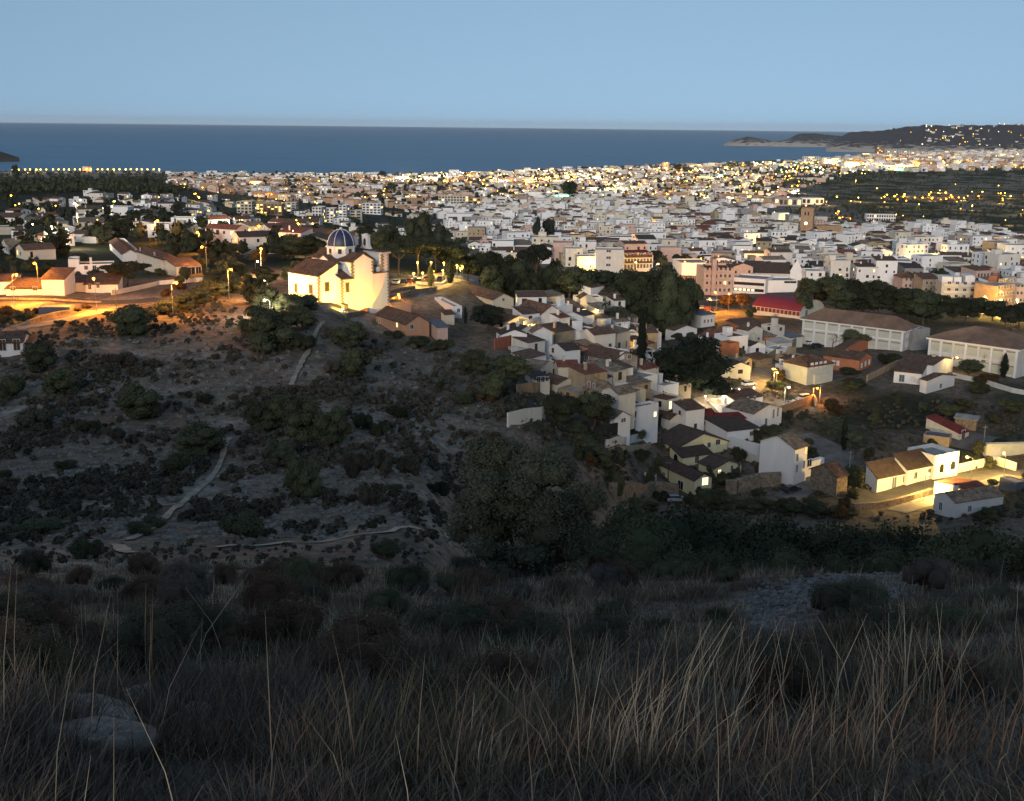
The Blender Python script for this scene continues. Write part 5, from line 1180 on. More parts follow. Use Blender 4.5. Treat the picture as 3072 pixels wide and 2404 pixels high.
# villas scattered among the trees west of the town
VILLAP = [(-12, 214), (60, 196), (150, 196), (260, 200), (330, 204), (440, 215), (440, 236), (340, 238), (300, 262), (215, 258), (150, 246), (110, 250), (60, 262), (-12, 262)]
k = 0; rv = random.Random(5); VPOS = []; tries = 0
while k < 150 and tries < 9000:
    tries += 1
    px, py = rv.uniform(-10, 440), 196+(262-196)*rv.random()**1.1
    if not inpoly(px, py, VILLAP): continue
    P = hit(px, py, 380); rad = 8
    if not free(P.x, P.y, rad, 1.15): continue
    U, V = rv.uniform(9, 15), rv.uniform(8, 12); fl = rv.choice((1, 1, 2)); Hh = fl*2.9+.4
    typ = rv.choice(('gu', 'gv', 'flat', 'gu', 'su')); wall = rv.choice(('white', 'white', 'white', 'pale', 'cream')); rm = rv.choice(('tile', 'tile_dark', 'tile_light', 'tile_red'))
    o = gen_house('villa', 'villa', 'villas among the trees', P, R_(rv.uniform(-30, 40)), U, V, Hh, typ, rv.uniform(1.2, 1.9), wall, rm, fl, .10)
    if rv.random() < .6:       # a lower wing
        mb = MB(); I = Matrix.Identity(4); wu = U*rv.uniform(.4, .6); walls_simple(mb, I, wu, 5, 2.9, 'su', .8, wall); roof_simple(mb, I, wu, 5, 2.9, 'su', .8, rm)
        w_ = link('wing', mb.mesh('wing'), None, o); w_.matrix_basis = Matrix.Translation((U*rv.choice((0, .5)), -4.95, 0))
    OCC.append((P.x, P.y, rad)); VPOS.append((P.x, P.y)); k += 1

# larger blocks of flats between the villas and the town, and along the shore
def flats(label, key, N, Rx, a, top, V, wall, n, fl, dm=700, lit=.12, fh=3.0):
    r = house('apartment_block', label, 'apartment block')
    M = blk(r, key, N, Rx, 0, a, top, V=V, wall=wall, dmin=dm, deck='deck')
    M_, U, V, Hh = M; mb = MB()
    for fc in 'uV' if a <= 0 else 'uv': 
        x, y, rot, L = FACES[fc](U, V); R4 = Matrix.Translation((x, y, 0)) @ Matrix.Rotation(R_(rot), 4, 'Z'); nn = n if fc == 'u' else max(2, int(n*V/U))
        for f in range(fl):
            for i in range(nn):
                cx = L*(i+.5)/nn; cz = Hh*(f+.5)/fl; wd, ht = L/nn*.33, Hh/fl*.30; m = 'lit' if random.random() < lit else random.choice(('glass', 'shutter'))
                mb.poly([tuple(R4 @ Vector(p)) for p in ((cx-wd, -.06, cz-ht), (cx+wd, -.06, cz-ht), (cx+wd, -.06, cz+ht), (cx-wd, -.06, cz+ht))], m)
    g = link('glazing', mb.mesh('glazing'), M_, r); g['kind'] = 'stuff'
    return M
flats('white apartment tower at the west end of the white cluster beyond the chapel', 'B', (470,545), 540, -8, 428, 16, 'white', 3, 5)
flats('white apartment tower second in the cluster beyond the dome', 'B', (545,545), 632, -5, 440, 16, 'white', 3, 5)
flats('tall narrow white block in the middle of the white cluster', 'B', (670,535), 728, -8, 415, 16, 'white', 2, 6)
flats('cream white block with a plain wall in the white cluster', 'B', (752,540), 842, 4, 455, 16, 'cream', 2, 4)
flats('high white block with a stepped top at the east end of the white cluster', 'B', (845,480), 985, -6, 402, 16, 'white', 5, 4)
flats('broad sand-coloured block with lit ground floor left of the white cluster', 'B', (20,478), 240, -4, 405, 18, 'sandstone', 8, 5, lit=.2)
flats('white stair block joined to the sand-coloured flats', 'B', (243,480), 345, -4, 395, 16, 'pale', 3, 5)
flats('long beige block with three rows of windows on the far side of the pines', 'B', (1420,425), 1645, -3, 345, 18, 'cream', 10, 4)
flats('lower beige block continuing the long one eastwards', 'B', (1648,430), 1830, -3, 362, 18, 'sandstone', 6, 3)
flats('blank blue-white block standing over the east end of the pine wood', 'B', (1478,600), 1682, 2, 478, 20, 'white', 2, 1, lit=0)
flats('white house row in front of the blue-white block', 'B', (1640,640), 1830, 2, 552, 16, 'white', 3, 2)
flats('pale block of flats with lit edge above the villas', 'A', (1785,800), 1900, -5, 712, 18, 'cream', 4, 4, lit=.2)
flats('wide brown-balconied block of flats at the edge of the villas', 'A', (1900,800), 2100, -5, 720, 18, 'sandstone', 8, 4, lit=.15)
flats('square pale hotel tower alone on the far shore', 'C', (1222,148), 1273, 0, 92, 30, 'sandstone', 4, 6, 3000, .1)
flats('tall pale tower block at the root of the far headland', 'D', (898,312), 955, 0, 232, 40, 'sandstone', 4, 10, 4500, .15)
flats('yellow lit hotel by the far beach', 'D', (500,362), 612, 0, 312, 40, 'cream', 6, 5, 4000, .5)
flats('long white hotel left of the yellow lit hotel', 'D', (352,345), 500, 0, 300, 40, 'white', 8, 4, 4000, .25)
flats('stacked white apartment block climbing beside the tall tower', 'D', (960,310), 1060, 0, 248, 40, 'pale', 6, 6, 4500, .2)
flats('white apartment block second from the tall tower', 'D', (1065,315), 1180, 0, 258, 40, 'pale', 6, 6, 4500, .2)
flats('broad apartment block in the lit far resort', 'D', (1205,345), 1365, 0, 300, 40, 'pink', 8, 4, 4500, .3)
flats('white long block below the wooded far hill', 'D', (1340,285), 1490, 0, 255, 40, 'white', 8, 3, 5000, .1)
flats('pale warehouse with a lit front beyond the stone tower', 'D', (128,672), 330, -4, 612, 30, 'concrete', 6, 1, 1500, .4)
flats('white warehouse beyond the grove with a lit yard', 'D', (335,660), 500, -4, 612, 30, 'white', 5, 1, 1500, .4)
flats('long white two-storey terrace standing in the dark grove', 'D', (822,785), 1040, -3, 735, 14, 'white', 12, 2, 1100, .1)
flats('white lit shed at the far retail park', 'C', (1620,350), 1735, -2, 305, 30, 'white', 3, 1, 2000, 0)

# the far shore: so many roofs that nobody could count them
rf = random.Random(21); mb = MB(); far_pos = []
def far_wall(px, py):
    if py < 178 and px < 460: return rf.choices(('white', 'pale', 'cream'), (6, 3, 1))[0]
    if px < 470: return rf.choices(('ochre', 'pink', 'white', 'cream'), (4, 3, 2, 1))[0]
    return rf.choices(('white', 'pale', 'cream', 'pink', 'ochre', 'sandstone'), (4, 3, 2, 2, 1, 1))[0]
for i in range(3700):
    px = rf.uniform(165, 1060); py = rf.uniform(0, 1)
    top = np.interp(px, [165, 375, 470, 560, 650, 750, 850, 880, 960, 1060], [174, 175.5, 173, 169.5, 166, 162.5, 157.5, 155, 151, 150])
    bot = np.interp(px, [165, 300, 440, 520, 640, 770, 800, 860, 1060], [186, 203, 214, 204, 200, 208, 188, 173, 170])
    py = top+(bot-top)*py**1.15
    if px > 780 and 168+(800-px)*.0 < py < 190 and rf.random() < .72: continue
    P = hit(px, py, 1100); d = math.hypot(P.x, P.y)
    if P.z < .8 or not free(P.x, P.y, 8, .9): continue
    big = rf.random() < .12; U, V = (rf.uniform(20, 45), 14) if big else (rf.uniform(9, 18), rf.uniform(9, 14))
    fl = rf.choice((2, 3, 4)) if big or px > 840 else rf.choice((1, 2, 2, 3)); Hh = fl*3.0+.5
    if px > 840 and d > 4500: U *= 1.8; Hh *= 1.7
    typ = rf.choice(('gu', 'flat', 'flat', 'gv')) if not big else 'flat'; wall = far_wall(px, py)
    M = Matrix.Translation(P) @ Matrix.Rotation(R_(rf.uniform(-15, 25)), 4, 'Z'); rm = rf.choice(('tile', 'tile_red', 'tile_light', 'ochre')); rh = rf.uniform(1.2, 2)
    walls_simple(mb, M, U, V, Hh, typ, rh, wall, 1.5); roof_simple(mb, M, U, V, Hh, typ, rh, rm if typ != 'flat' else rf.choice(('deck', 'white', 'tile_red')))
    if rf.random() < .5:
        R4 = M; n = max(2, int(U/4))
        for f in range(fl):
            for q in range(n):
                if rf.random() < .5: continue
                cx = U*(q+.5)/n; cz = Hh*(f+.5)/fl; m = rf.choice(('lit', 'lit', 'lit_w')) if rf.random() < .16 else 'glass'
                mb.poly([tuple(R4 @ Vector(p)) for p in ((cx-1.1, -.1, cz-.8), (cx+1.1, -.1, cz-.8), (cx+1.1, -.1, cz+.8), (cx-1.1, -.1, cz+.8))], m)
    far_pos.append((P.x, P.y))
tag(link('shore_town', mb.mesh('shore_town')), 'far shore town of countless low white and ochre houses', 'town', kind='stuff')
# houses on the wooded hill across the bay
HP = np.array(HV).reshape(-1, HND, 3)
for i in range(230):
    a = rf.randrange(40, HP.shape[0]-4); j = rf.randrange(3, 11)
    if a < 90 and rf.random() < .6: continue
    x, y, z = HP[a, j]
    if z < 30: continue
    U, V, Hh = rf.uniform(16, 34), 14, rf.uniform(7, 13)
    o = gen_house('hill_villa', 'villa', 'villas on the wooded hill across the bay', Vector((x, y-8, z-3)), R_(rf.uniform(-20, 20)), U, V, Hh, rf.choice(('flat', 'gu')), 2.5, rf.choice(('white', 'cream', 'pale')), 'tile', 2, .35)

# ================================================================ HARBOUR
mb = MB(); p0, p1 = at_dist(-30, 4080), at_dist(172, 4060)
def brk(x0, d0, x1, d1, wd, hh):
    a, b = at_dist(x0, d0), at_dist(x1, d1); a.z = b.z = 0; d = (b-a).normalized(); s = Vector((-d.y, d.x, 0))*wd/2; n = 60; o = a.copy()
    mb = MB()
    for i in range(n):
        p, q = a.lerp(b, i/n)-o, a.lerp(b, (i+1)/n)-o; z0, z1 = hh+rf.uniform(-.5, .5), hh
        mb.poly([p-s*1.8+Vector((0, 0, -3)), q-s*1.8+Vector((0, 0, -3)), q-s+Vector((0, 0, z0)), p-s+Vector((0, 0, z0))], 'rock'); mb.poly([p-s+Vector((0, 0, hh)), q-s+Vector((0, 0, hh)), q+s+Vector((0, 0, hh)), p+s+Vector((0, 0, hh))], 'concrete')
        mb.poly([q+s*1.8+Vector((0, 0, -3)), p+s*1.8+Vector((0, 0, -3)), p+s+Vector((0, 0, hh)), q+s+Vector((0, 0, hh))], 'rock')
    return tag(link('breakwater', mb.mesh('breakwater'), Matrix.Translation(o)), 'long harbour breakwater carrying a row of yellow lamps', 'breakwater')
brk(-40, 4060, 178, 4020, 16, 5)
bm = MB(); bm.poly([(-5, -1.2, .6), (5, -.9, .9), (6.5, 0, 1.3), (5, .9, .9), (-5, 1.2, .6)], 'white'); bm.poly([(-5, -1, -.3), (4.5, -.5, -.3), (6.5, 0, 1.3), (5, -.9, .9), (-5, -1.2, .6)], 'white'); bm.poly([(4.5, .5, -.3), (-5, 1, -.3), (-5, 1.2, .6), (5, .9, .9), (6.5, 0, 1.3)], 'white'); bm.poly([(-5, 1, -.3), (-5, -1, -.3), (-5, -1.2, .6), (-5, 1.2, .6)], 'white')
bm.box((-2, -.7, .6), (2, .7, 1.7), 'white'); bm.box((.3, -.06, 1.5), (.45, .06, 14), 'metal'); BOAT = bm.mesh('sailing_boat')
for i in range(34):
    P = at_dist(rf.uniform(95, 172), rf.uniform(3840, 3990)); P.z = 0
    o = link('sailing_boat', BOAT, Matrix.Translation(P) @ Matrix.Rotation(rf.uniform(0, 6.28), 4, 'Z')); tag(o, None, 'boat', 'boats moored in the harbour', look='white moored sailing boat')

# ================================================================ STREET LAMPS
def lamp_mesh(hgt, arm, m, hd=.42, pole='metal', style='arm'):
    a = MB(); a.tube([(0, 0, -.5), (0, 0, hgt*.5), (0, 0, hgt)], [.09, .075, .055], pole, 6)
    if style == 'arm': a.tube([(0, 0, hgt-.05), (arm*.5, 0, hgt+.25), (arm, 0, hgt+.2)], [.05, .045, .04], pole, 5)
    b = MB(); c = (arm, 0, hgt+.1) if style == 'arm' else (0, 0, hgt+hd*.9)
    b.lathe([(.02, -hd*.8), (hd*.7, -hd*.55), (hd, 0), (hd*.7, hd*.55), (.02, hd*.8)], m, 8, c)
    return a.mesh('pole'), b.mesh('lamp_head'), c
LM = {}
def lamp(P, hgt, m, power, col, label=None, look=None, group='street lamps', hd=.34, arm=1.2, style='arm', yaw=None, light=True, zoff=0):
    key = (round(hgt, 1), m, round(hd, 2), arm, style)
    if key not in LM: LM[key] = lamp_mesh(hgt, arm, m, hd, style=style)
    a, b, c = LM[key]; r = empty('street_lamp', P, random.uniform(0, 6.28) if yaw is None else R_(yaw))
    p = link('pole', a, None, r); q = link('lamp_head', b, None, r); tag(r, label, 'street lamp', group, look=look)
    if light and power:
        w_ = r.matrix_basis @ Vector(c); lamp_light('lamp_light', w_+Vector((0, 0, -hd-.25)), col, power, r, .3)
    return r
def lamp_px(key, x, y, d=None, hgt=7, **k):
    """Lamp whose head is seen at this spot of the photograph."""
    px, py = kp(key, x, y)
    if d is None:
        d = 300.0
        for _ in range(25):
            t, th = tan_theta(px, py); P = at_dist(px, d, py); d += ((H-t*d)-(P.z+hgt))/max(t, .02)*.0 + 0
            break
        # walk outwards until the ray comes within one lamp height of the ground
        t, th = tan_theta(px, py); D = np.exp(np.linspace(math.log(150), math.log(9000), 1200)); j = np.clip((np.log(D)-LG[0])/(LG[1]-LG[0]), 0, NR-1.001)
        i = int(min(max((th-TH[0])/(TH[1]-TH[0]), 0), NA-2)); z = np.interp(j, np.arange(NR), ZZ[i])
        kk = np.nonzero(z+hgt > H-t*D)[0]; d = D[kk[0]] if len(kk) else 5000
    P = at_dist(px, d, py); return lamp(P, hgt, **k)
o_ = dict(m='lamp_o', col=ORA, group='orange sodium street lamps'); y_ = dict(m='lamp_y', col=YEL); w_ = dict(m='lamp_w', col=WHI, group='white street lamps')
for lb, x, y, pw in (('orange street lamp on a tall pole over the main street below the villas', 712, 1305, 22000), ('orange lamp among glowing trees left of the chapel', 1962, 1070, 6000), ('orange lamp behind a glowing round tree west of the chapel', 1550, 1060, 6000), ('orange lamp on the bend above the dark bushes', 1716, 1226, 5000)):
    lamp_px('A', x, y, hgt=8, power=pw, label=lb, **o_)
for i, (x, y, pw) in enumerate(((90, 1275, 16000), (-120, 1290, 16000), (1290, 1330, 5000), (275, 1178, 4000))):
    lamp_px('A', x, y, hgt=8, power=pw, look='orange lamp on a thin pole', **o_)
lbl = ['nearest the chapel', 'second', 'third', 'fourth', 'fifth']
for i, (x, y) in enumerate(((1262, 853), (1364, 853), (1460, 855), (1559, 869), (1600, 882), (1585, 897), (1234, 932), (1301, 927), (1381, 920), (1453, 915))):
    lamp_px('B', x, y, hgt=4.2, power=1500, hd=.30, style='globe', look='globe lamp in the chapel car park', m='lamp_y', col=YEL, group='globe lamps of the chapel car park')
for x, y in ((40, 845), (475, 632), (130, 994), (148, 1134), (1322, 633)):
    lamp_px('B', x, y, hgt=4.5, power=2500, hd=.3, look='small white lamp', **w_)
for x, y, c_ in ((1388, 1096, 'y'), (1635, 1078, 'y'), (1728, 1090, 'y'), (1590, 1130, 'y')):
    lamp_px('C', x, y, hgt=8, power=13000, m='lamp_o', col=ORA, look='amber lamp by the apartment car park', group='amber lamps of the apartment car park')
for x, y in ((540, 1160), (520, 860), (880, 1150), (1240, 860), (1280, 820)):
    P = hit(*kp('S', x, y+60), 400); lamp(P, 7, 'lamp_o', 9000, ORA, look='amber lamp against a house front', group='amber lamps in the town streets')
P = hit(*kp('Q', 1225, 850), 400)+Vector((-1, -3, 0)); lamp(P, 5, 'lamp_o', 7000, YEL, look='amber lamp beside the four-storey block', group='amber lamps in the town streets')
for x, y in ((1725, 735), (1850, 770), (1925, 665), (2105, 765)): lamp_px('V', x, y, hgt=7, power=9000, look='bright lamp in the side street', m='lamp_y', col=YEL, group='lamps of the lit side street')
for x, y, c_ in ((204, 762, 'w'), (412, 770, 'o'), (145, 637, 'y'), (125, 652, 'y'), (1430, 545, 'y'), (360, 300, 'y')):
    kk = dict(w=w_, o=o_, y=dict(y_, group='yellow lamps of the village'))[c_]
    lamp_px('F', x, y, hgt=5 if c_ != 'o' else 4, power={1278: 1300, 1430: 450, 360: 2200}.get(x, 1600), hd=.3, look='village lamp', **kk)
P = hit(*kp('F', 1215, 1590), 150); lamp(P, 5.5, 'lamp_y', 8500, YEL, label='yellow lamp lighting the lower lane beside the patchwork-roofed cottage', hd=.3, group='yellow lamps of the village')
P = hit(*kp('F', 1800, 1430), 150); lamp(P, 5.5, 'lamp_y', 5500, YEL, label='yellow lamp at the road bend above the blue gate', hd=.3, group='yellow lamps of the village')
P = hit(*kp('F', 1560, 1455), 150); lamp(P, 5.5, 'lamp_y', 5000, YEL, label='added yellow lamp filling the road light between long white house and blue gate', hd=.3, group='yellow lamps of the village')  # lamp added to carry the yellow light along the road
for x, y in ((1598, 790), (1694, 785), (1750, 784), (1860, 775), (1504, 826), (1885, 445)): lamp_px('E', x, y, hgt=3.0, power=700, hd=.2, style='globe', look='small garden light', **w_)
for x, y, pw in ((720, 190, 3000), (845, 345, 2200), (205, 300, 1500), (440, 85, 2000)): lamp_px('E', x, y, hgt=4.5, power=pw, hd=.25, look='yellow village lamp', **dict(y_, group='yellow lamps of the village'))
# breakwater lamps
for i in range(27):
    P = at_dist(24.5+i*5.45, 4040); P.z = 5
    lamp(P, 9, 'lamp_y', (25000 if abs(i-13) > 2 else 4000) if i % 2 == 0 else 0, YEL, look='yellow lamp on the harbour breakwater', group='lamps along the breakwater', hd=2.2, arm=2)
# the rest of the town lights, drawn where the streets lie
rl = random.Random(3); nl = 0; spill = MB()
def lightzone(n, px0, px1, ytop, ybot, kinds, hmin, dm, ind, hd, lights, pw):
    global nl
    for i in range(n):
        px = rl.uniform(px0, px1); a = ytop(px) if callable(ytop) else ytop; b = ybot(px) if callable(ybot) else ybot
        py = rl.uniform(a, b); P = hit(px, py, dm); d = math.hypot(P.x, P.y); k_ = rl.choice(kinds)
        if P.z < .5 or (d < 1500 and not free(P.x, P.y, 1.5, .85)): continue
        m, c_ = dict(y=('lamp_y', YEL), o=('lamp_o', ORA), w=('lamp_w', WHI), g=('lamp_g', WHI), b=('lamp_b', WHI), r=('lamp_r', WHI))[k_]
        hh = rl.choice((6, 7.5, 9)); s = min(max(d*hd, .35), 3.2)*rl.uniform(.6, 1.25)
        if i < ind: 
            lamp(P, hh, m, pw*rl.uniform(.6, 1.4) if i < lights else 0, c_, look='%s light on a thin pole' % dict(y='yellow', o='orange', w='white', g='green', b='blue', r='red')[k_], group='lights of the town and shore', hd=round(s*4)/4 or .25)
        else:
            spill.lathe([(.02, -s*.8), (s, 0), (.02, s*.8)], m, 6, (P.x, P.y, P.z+hh))
            if i < lights: lamp_light('street_light', P+Vector((0, 0, hh-1)), c_, pw*rl.uniform(.6, 1.4), None, .5)
shore = lambda px: np.interp(px, [165, 375, 470, 560, 650, 750, 850, 880, 960, 1060], [174.5, 176, 173.5, 170, 166.5, 163, 158, 156, 154, 153])
lightzone(60, 0, 330, 205, 258, 'yyyow', 6, 400, 22, .0006, 16, 9000)
lightzone(200, 480, 800, lambda p: shore(p)+4, 200, 'yyyyyow', 7, 1500, 60, .00050, 56, 65000)
lightzone(230, 400, 780, lambda p: shore(p), 186, 'yyyyowwww', 7, 2000, 30, .00045, 40, 100000)
lightzone(190, 850, 1040, shore, 170, 'yyyyow', 7, 4000, 25, .00042, 24, 160000)
lightzone(90, 780, 870, lambda p: shore(p)+3, 176, 'yyywwg', 7, 2500, 12, .00045, 8, 70000)
lightzone(34, 780, 1040, 178, 232, 'yyyo', 7, 1000, 24, .0005, 14, 22000)
lightzone(60, 180, 420, 178, 204, 'yyyo', 7, 1500, 12, .0005, 10, 40000)
lightzone(84, 450, 1030, 208, 285, 'yyo', 6, 600, 30, .0004, 40, 11000)
lightzone(26, 880, 1040, 196, 204, 'yo', 6, 1200, 10, .0006, 8, 22000)
lightzone(22, 640, 800, 192, 203, 'wwy', 6, 1200, 4, .0006, 6, 30000)
for i in range(120):
    a = rf.randrange(30, HP.shape[0]-3); j = rf.randrange(2, 11); x, y, z = HP[a, j]
    if z > 15: s = rf.uniform(1.0, 3.2); spill.lathe([(.02, -s*.8), (s, 0), (.02, s*.8)], rf.choice(('lamp_y', 'lamp_y', 'lamp_w')), 6, (x, y-3, z+7))
for x, y, s, m in ((1130, 243, 7, 'lamp_w'), (1160, 243, 7, 'lamp_w'), (1185, 240, 5, 'lamp_w'), (1110, 243, 4, 'lamp_w')):
    P = hit(*kp('B', x, y), 1500); spill.lathe([(.02, -s*.5), (s, 0), (.02, s*.5)], m, 8, (P.x, P.y, P.z+12))
P = hit(*kp('B', 1145, 243), 1500); lamp_light('floodlight', P+Vector((0, -10, 22)), WHI, 900000, None, 2)
tag(link('distant_lights', spill.mesh('distant_lights')), 'countless small yellow and white lights over the far town', 'lights', kind='stuff')
# signs of the retail park
for key, x, y, wd, hh, m, lb in (('C', 470, 378, 26, 5, 'lamp_g', 'long green lit shop sign in the far retail park'), ('C', 1500, 265, 9, 5, 'lamp_b', 'small blue lit sign in the far retail park'), ('C', 1660, 208, 14, 5, 'lamp_g', 'bright green sign near the far beach road'), ('C', 1352, 340, 7, 5, 'lamp_b', 'little cyan lit panel beside the retail sheds'), ('C', 1530, 225, 40, 6, 'lit', 'wide yellow lit forecourt canopy near the beach road'), ('C', 1235, 235, 8, 7, 'lamp_r', 'small red lit sign high over the beach road'), ('D', 1065, 415, 30, 6, 'lamp_g', 'green lit shop front in the far resort')):
    P = hit(*kp(key, x, y), 1500); b = MB(); b.box((-wd/2, -.4, 5), (wd/2, .4, 5+hh), m); b.box((-wd/2+.3, -.2, -1), (-wd/2+.6, .2, 5), 'metal'); b.box((wd/2-.6, -.2, -1), (wd/2-.3, .2, 5), 'metal')
    tag(link('lit_sign', b.mesh('lit_sign'), Matrix.Translation(P)), lb, 'sign')

# floodlights of the chapel
root, CM, UL, CW, h0, us, vs, Ls, hs, P0, e1, e2 = CH
def flood(label, P, aim, col, power, spot, blend=.3):
    r = empty('floodlight', P); d = (Vector(aim)-P); b = MB(); b.box((-.25, -.15, -.2), (.25, .15, .2), 'dark_metal'); b.box((-.05, -.05, -1.0), (.05, .05, -.2), 'dark_metal')
    link('housing', b.mesh('housing'), None, r); g = MB(); n = d.normalized()*.22
    g.lathe([(.22, -.02), (.26, 0), (.22, .02)], 'hot', 10); l_ = link('lens', g.mesh('lens'), None, r); l_.matrix_basis = Matrix.Translation(n) @ d.to_track_quat('Z', 'Y').to_matrix().to_4x4()
    tag(r, label, 'floodlight', 'floodlights around the chapel'); lamp_light('flood_light', P+d.normalized()*.4, col, power, r, .15, spot, aim, blend)
at = lambda u, v, z: P0+e2*u+e1*v+Vector((0, 0, z))
def gz(u, v): p = P0+e2*u+e1*v; return ground(p.x, p.y)-P0.z
flood('pale yellow floodlight glaring at the foot of the chapel corner', at(-5.0, -6.4, gz(-5.0, -6.4)+.7), at(-1.2, 1.5, 3.0), (1, .62, .09), 10000, 140)
flood('yellow floodlight in the bushes washing the long sacristy wall', at(us-8.5, vs+Ls*.7, gz(us-8.5, vs+Ls*.7)+.8), at(us, vs+Ls*.5, 4.5), (1, .62, .09), 10000, 140)
flood('orange floodlight standing right of the chapel side wall', at(UL*.60, -5.6, gz(UL*.60, -5.6)+1.3), at(UL*.33, 0, 7.6), (1, .24, .006), 3300, 98, .02)
P = hit(*kp('B', 1125, 1150), 200); lamp(P, 2.2, 'lamp_o', 1500, ORA, label='orange lamp glaring on the terrace above the salmon house', hd=.35, arm=.5, group='orange sodium street lamps')
P = hit(*kp('B', 920, 1150), 200); lamp(P, 1.6, 'lamp_o', 350, ORA, label='small orange terrace lamp between the chapel and the salmon house', hd=.3, arm=.3, group='orange sodium street lamps')

# ================================================================ CARS
CARM = {}
def car_parts(col, van):
    if (col, van) in CARM: return CARM[(col, van)]
    L, Wd = (4.9, 1.85) if van else (4.25, 1.75); s = [(-L/2, .35), (-L/2, .85), (-L/2+.1, 1.0), (-L*.22, 1.05), (L/2-.9, .98), (L/2-.1, .80), (L/2, .60), (L/2, .33)]
    if van: s = [(-L/2, .35), (-L/2, 1.1), (-L/2+.05, 1.2), (L*.2, 1.15), (L/2-.4, 1.0), (L/2, .75), (L/2, .35)]
    def ext(prof, w0, m, mb, taper=1):
        a = [(x, -w0, z) for x, z in prof]; b = [(x, w0, z) for x, z in prof]; mb.poly(a, m); mb.poly(b[::-1], m)
        for i in range(len(prof)): j = (i+1) % len(prof); mb.poly([a[i], b[i], b[j], a[j]], m)
    bd = MB(); ext(s, Wd/2, col, bd)
    t = [(-L/2+.15, .98), (-L*.36, 1.42), (-.1, 1.46), (L*.12, 1.38), (L*.27, 1.0)] if not van else [(-L/2+.05, 1.15), (-L/2+.12, 1.9), (L*.12, 1.92), (L*.27, 1.12)]
    ca = MB(); mx = max(z for _, z in t)
    a = [(x, -Wd/2+.05+.14*(z-.98)/(mx-.98), z) for x, z in t]; b = [(x, -y, z) for x, y, z in a]; ca.poly(a, 'glass'); ca.poly(b[::-1], 'glass')
    for i in range(len(t)-1): ca.poly([a[i], b[i], b[i+1], a[i+1]], 'glass' if i in (0, len(t)-2) else col)
    wh = MB(); wh.lathe([(.05, -.1), (.30, -.1), (.32, 0), (.30, .1), (.05, .1)], 'rubber', 12); wh.lathe([(.02, .101), (.18, .105)], 'metal', 10)
    hl = MB(); hl.box((-.05, -.2, -.08), (.03, .2, .08), 'rib_white')
    CARM[(col, van)] = (bd.mesh('body'), ca.mesh('cabin'), wh.mesh('wheel'), hl.mesh('headlight'), L, Wd); return CARM[(col, van)]
def car(P, yaw, col, label=None, look=None, van=False, group='parked cars'):
    bd, ca, wh, hl, L, Wd = car_parts(col, van); r = empty('parked_car', P+Vector((0, 0, .12)), R_(yaw)); tag(r, label, 'van' if van else 'car', group, look=look)
    link('body', bd, None, r); link('cabin', ca, None, r)
    for x in (-L*.31, L*.31):
        for y in (-1, 1): q = link('wheel', wh, None, r); q.matrix_basis = Matrix.Translation((x, y*(Wd/2-.06), .32)) @ Matrix.Rotation(-y*math.pi/2, 4, 'X')
    for y in (-1, 1): q = link('headlight', hl, None, r); q.matrix_basis = Matrix.Translation((L/2, y*.6, .68))
    OCC.append((P.x, P.y, 2)); return r
G_ = lambda k, x, y, dm=150: hit(*kp(k, x, y), dm)
car(G_('E', 1290, 1600), 4, 'car_silver', 'silver saloon parked under the pale yellow villa')
car(G_('U', 1360, 1150), 32, 'car_dark', 'dark hatchback parked at the foot of the tall white gable house')
car(G_('E', 1822, 752), 28, 'car_white', 'white four-wheel-drive beside the big round tree')
car(G_('U', 1525, 155), 30, 'car_white', 'white van at the end of the car row above the dry plot', van=True)
car(G_('U', 1455, 180), 30, 'car_silver', 'grey-blue car second in the row above the dry plot')
car(G_('U', 1385, 215), 30, 'car_dark', 'black car at the head of the row above the dry plot')
car(G_('F', 395, 450), 20, 'car_white', 'cream car under the lamp at the school wall')
car(G_('F', 440, 470), 20, 'car_dark', 'dark car behind the cream one at the school wall')
for i, (x, y, c_, w1) in enumerate(((1105, 1012, 'car_white', 'pale car nearest the chapel in its car park'), (1160, 1008, 'car_dark', 'black car second from the chapel in its car park'), (1203, 1002, 'car_red', 'dark red car third in the chapel car park'), (1245, 990, 'car_dark', 'black car fourth in the chapel car park'), (1285, 1003, 'car_dark', 'dark car under the chapel car park lamp'), (1330, 985, 'car_red', 'red car half behind the rounded shrub'), (1440, 985, 'car_dark', 'dark car at the far end of the chapel car park'))):
    car(G_('B', x, y, 250), 80+10*(i % 2), c_, w1)
for i, (x, y, c_) in enumerate(((600, 1320, 'car_dark'), (660, 1325, 'car_white'), (715, 1330, 'car_silver'), (540, 1310, 'car_white'), (780, 1360, 'car_dark'), (560, 1430, 'car_silver'), (870, 1400, 'car_dark'), (640, 1440, 'car_red'), (740, 1450, 'car_dark'))):
    car(G_('S', x, y, 400), 10*(i % 3), c_, look='%s car in the apartment car park' % dict(car_dark='dark', car_white='white', car_silver='grey', car_red='red')[c_], group='cars in the apartment car park')
# utility poles
def pole(label, key, x, y, top, m='bark', dmin=150):
    P = hit(*kp(key, x, y), dmin); hh = solve_up(P, kp(key, 0, top)[1]); b = MB(); b.tube([(0, 0, -.5), (0, 0, hh)], [.14, .09], m, 6); r = empty('utility_pole', P); link('post', b.mesh('post'), None, r)
    b = MB(); b.box((-.7, -.05, hh-.5), (.7, .05, hh-.4), 'metal'); link('crossarm', b.mesh('crossarm'), None, r); tag(r, label, 'pole', 'utility poles')
pole('thin pole rising before the white house behind the cypress', 'E', 1145, 400, 225)
pole('slim wooden pole before the apartment terraces and tall cypress', 'E', 510, 210, 20)
pole('pale pole by the rough track beside the small cypress', 'F', 675, 1350, 1225, 'metal')
pole('grey pole in the yard of the maroon workshop', 'F', 1655, 1180, 1040, 'metal')
pole('bare pole at the corner of the car row wall', 'F', 455, 880, 735, 'metal')
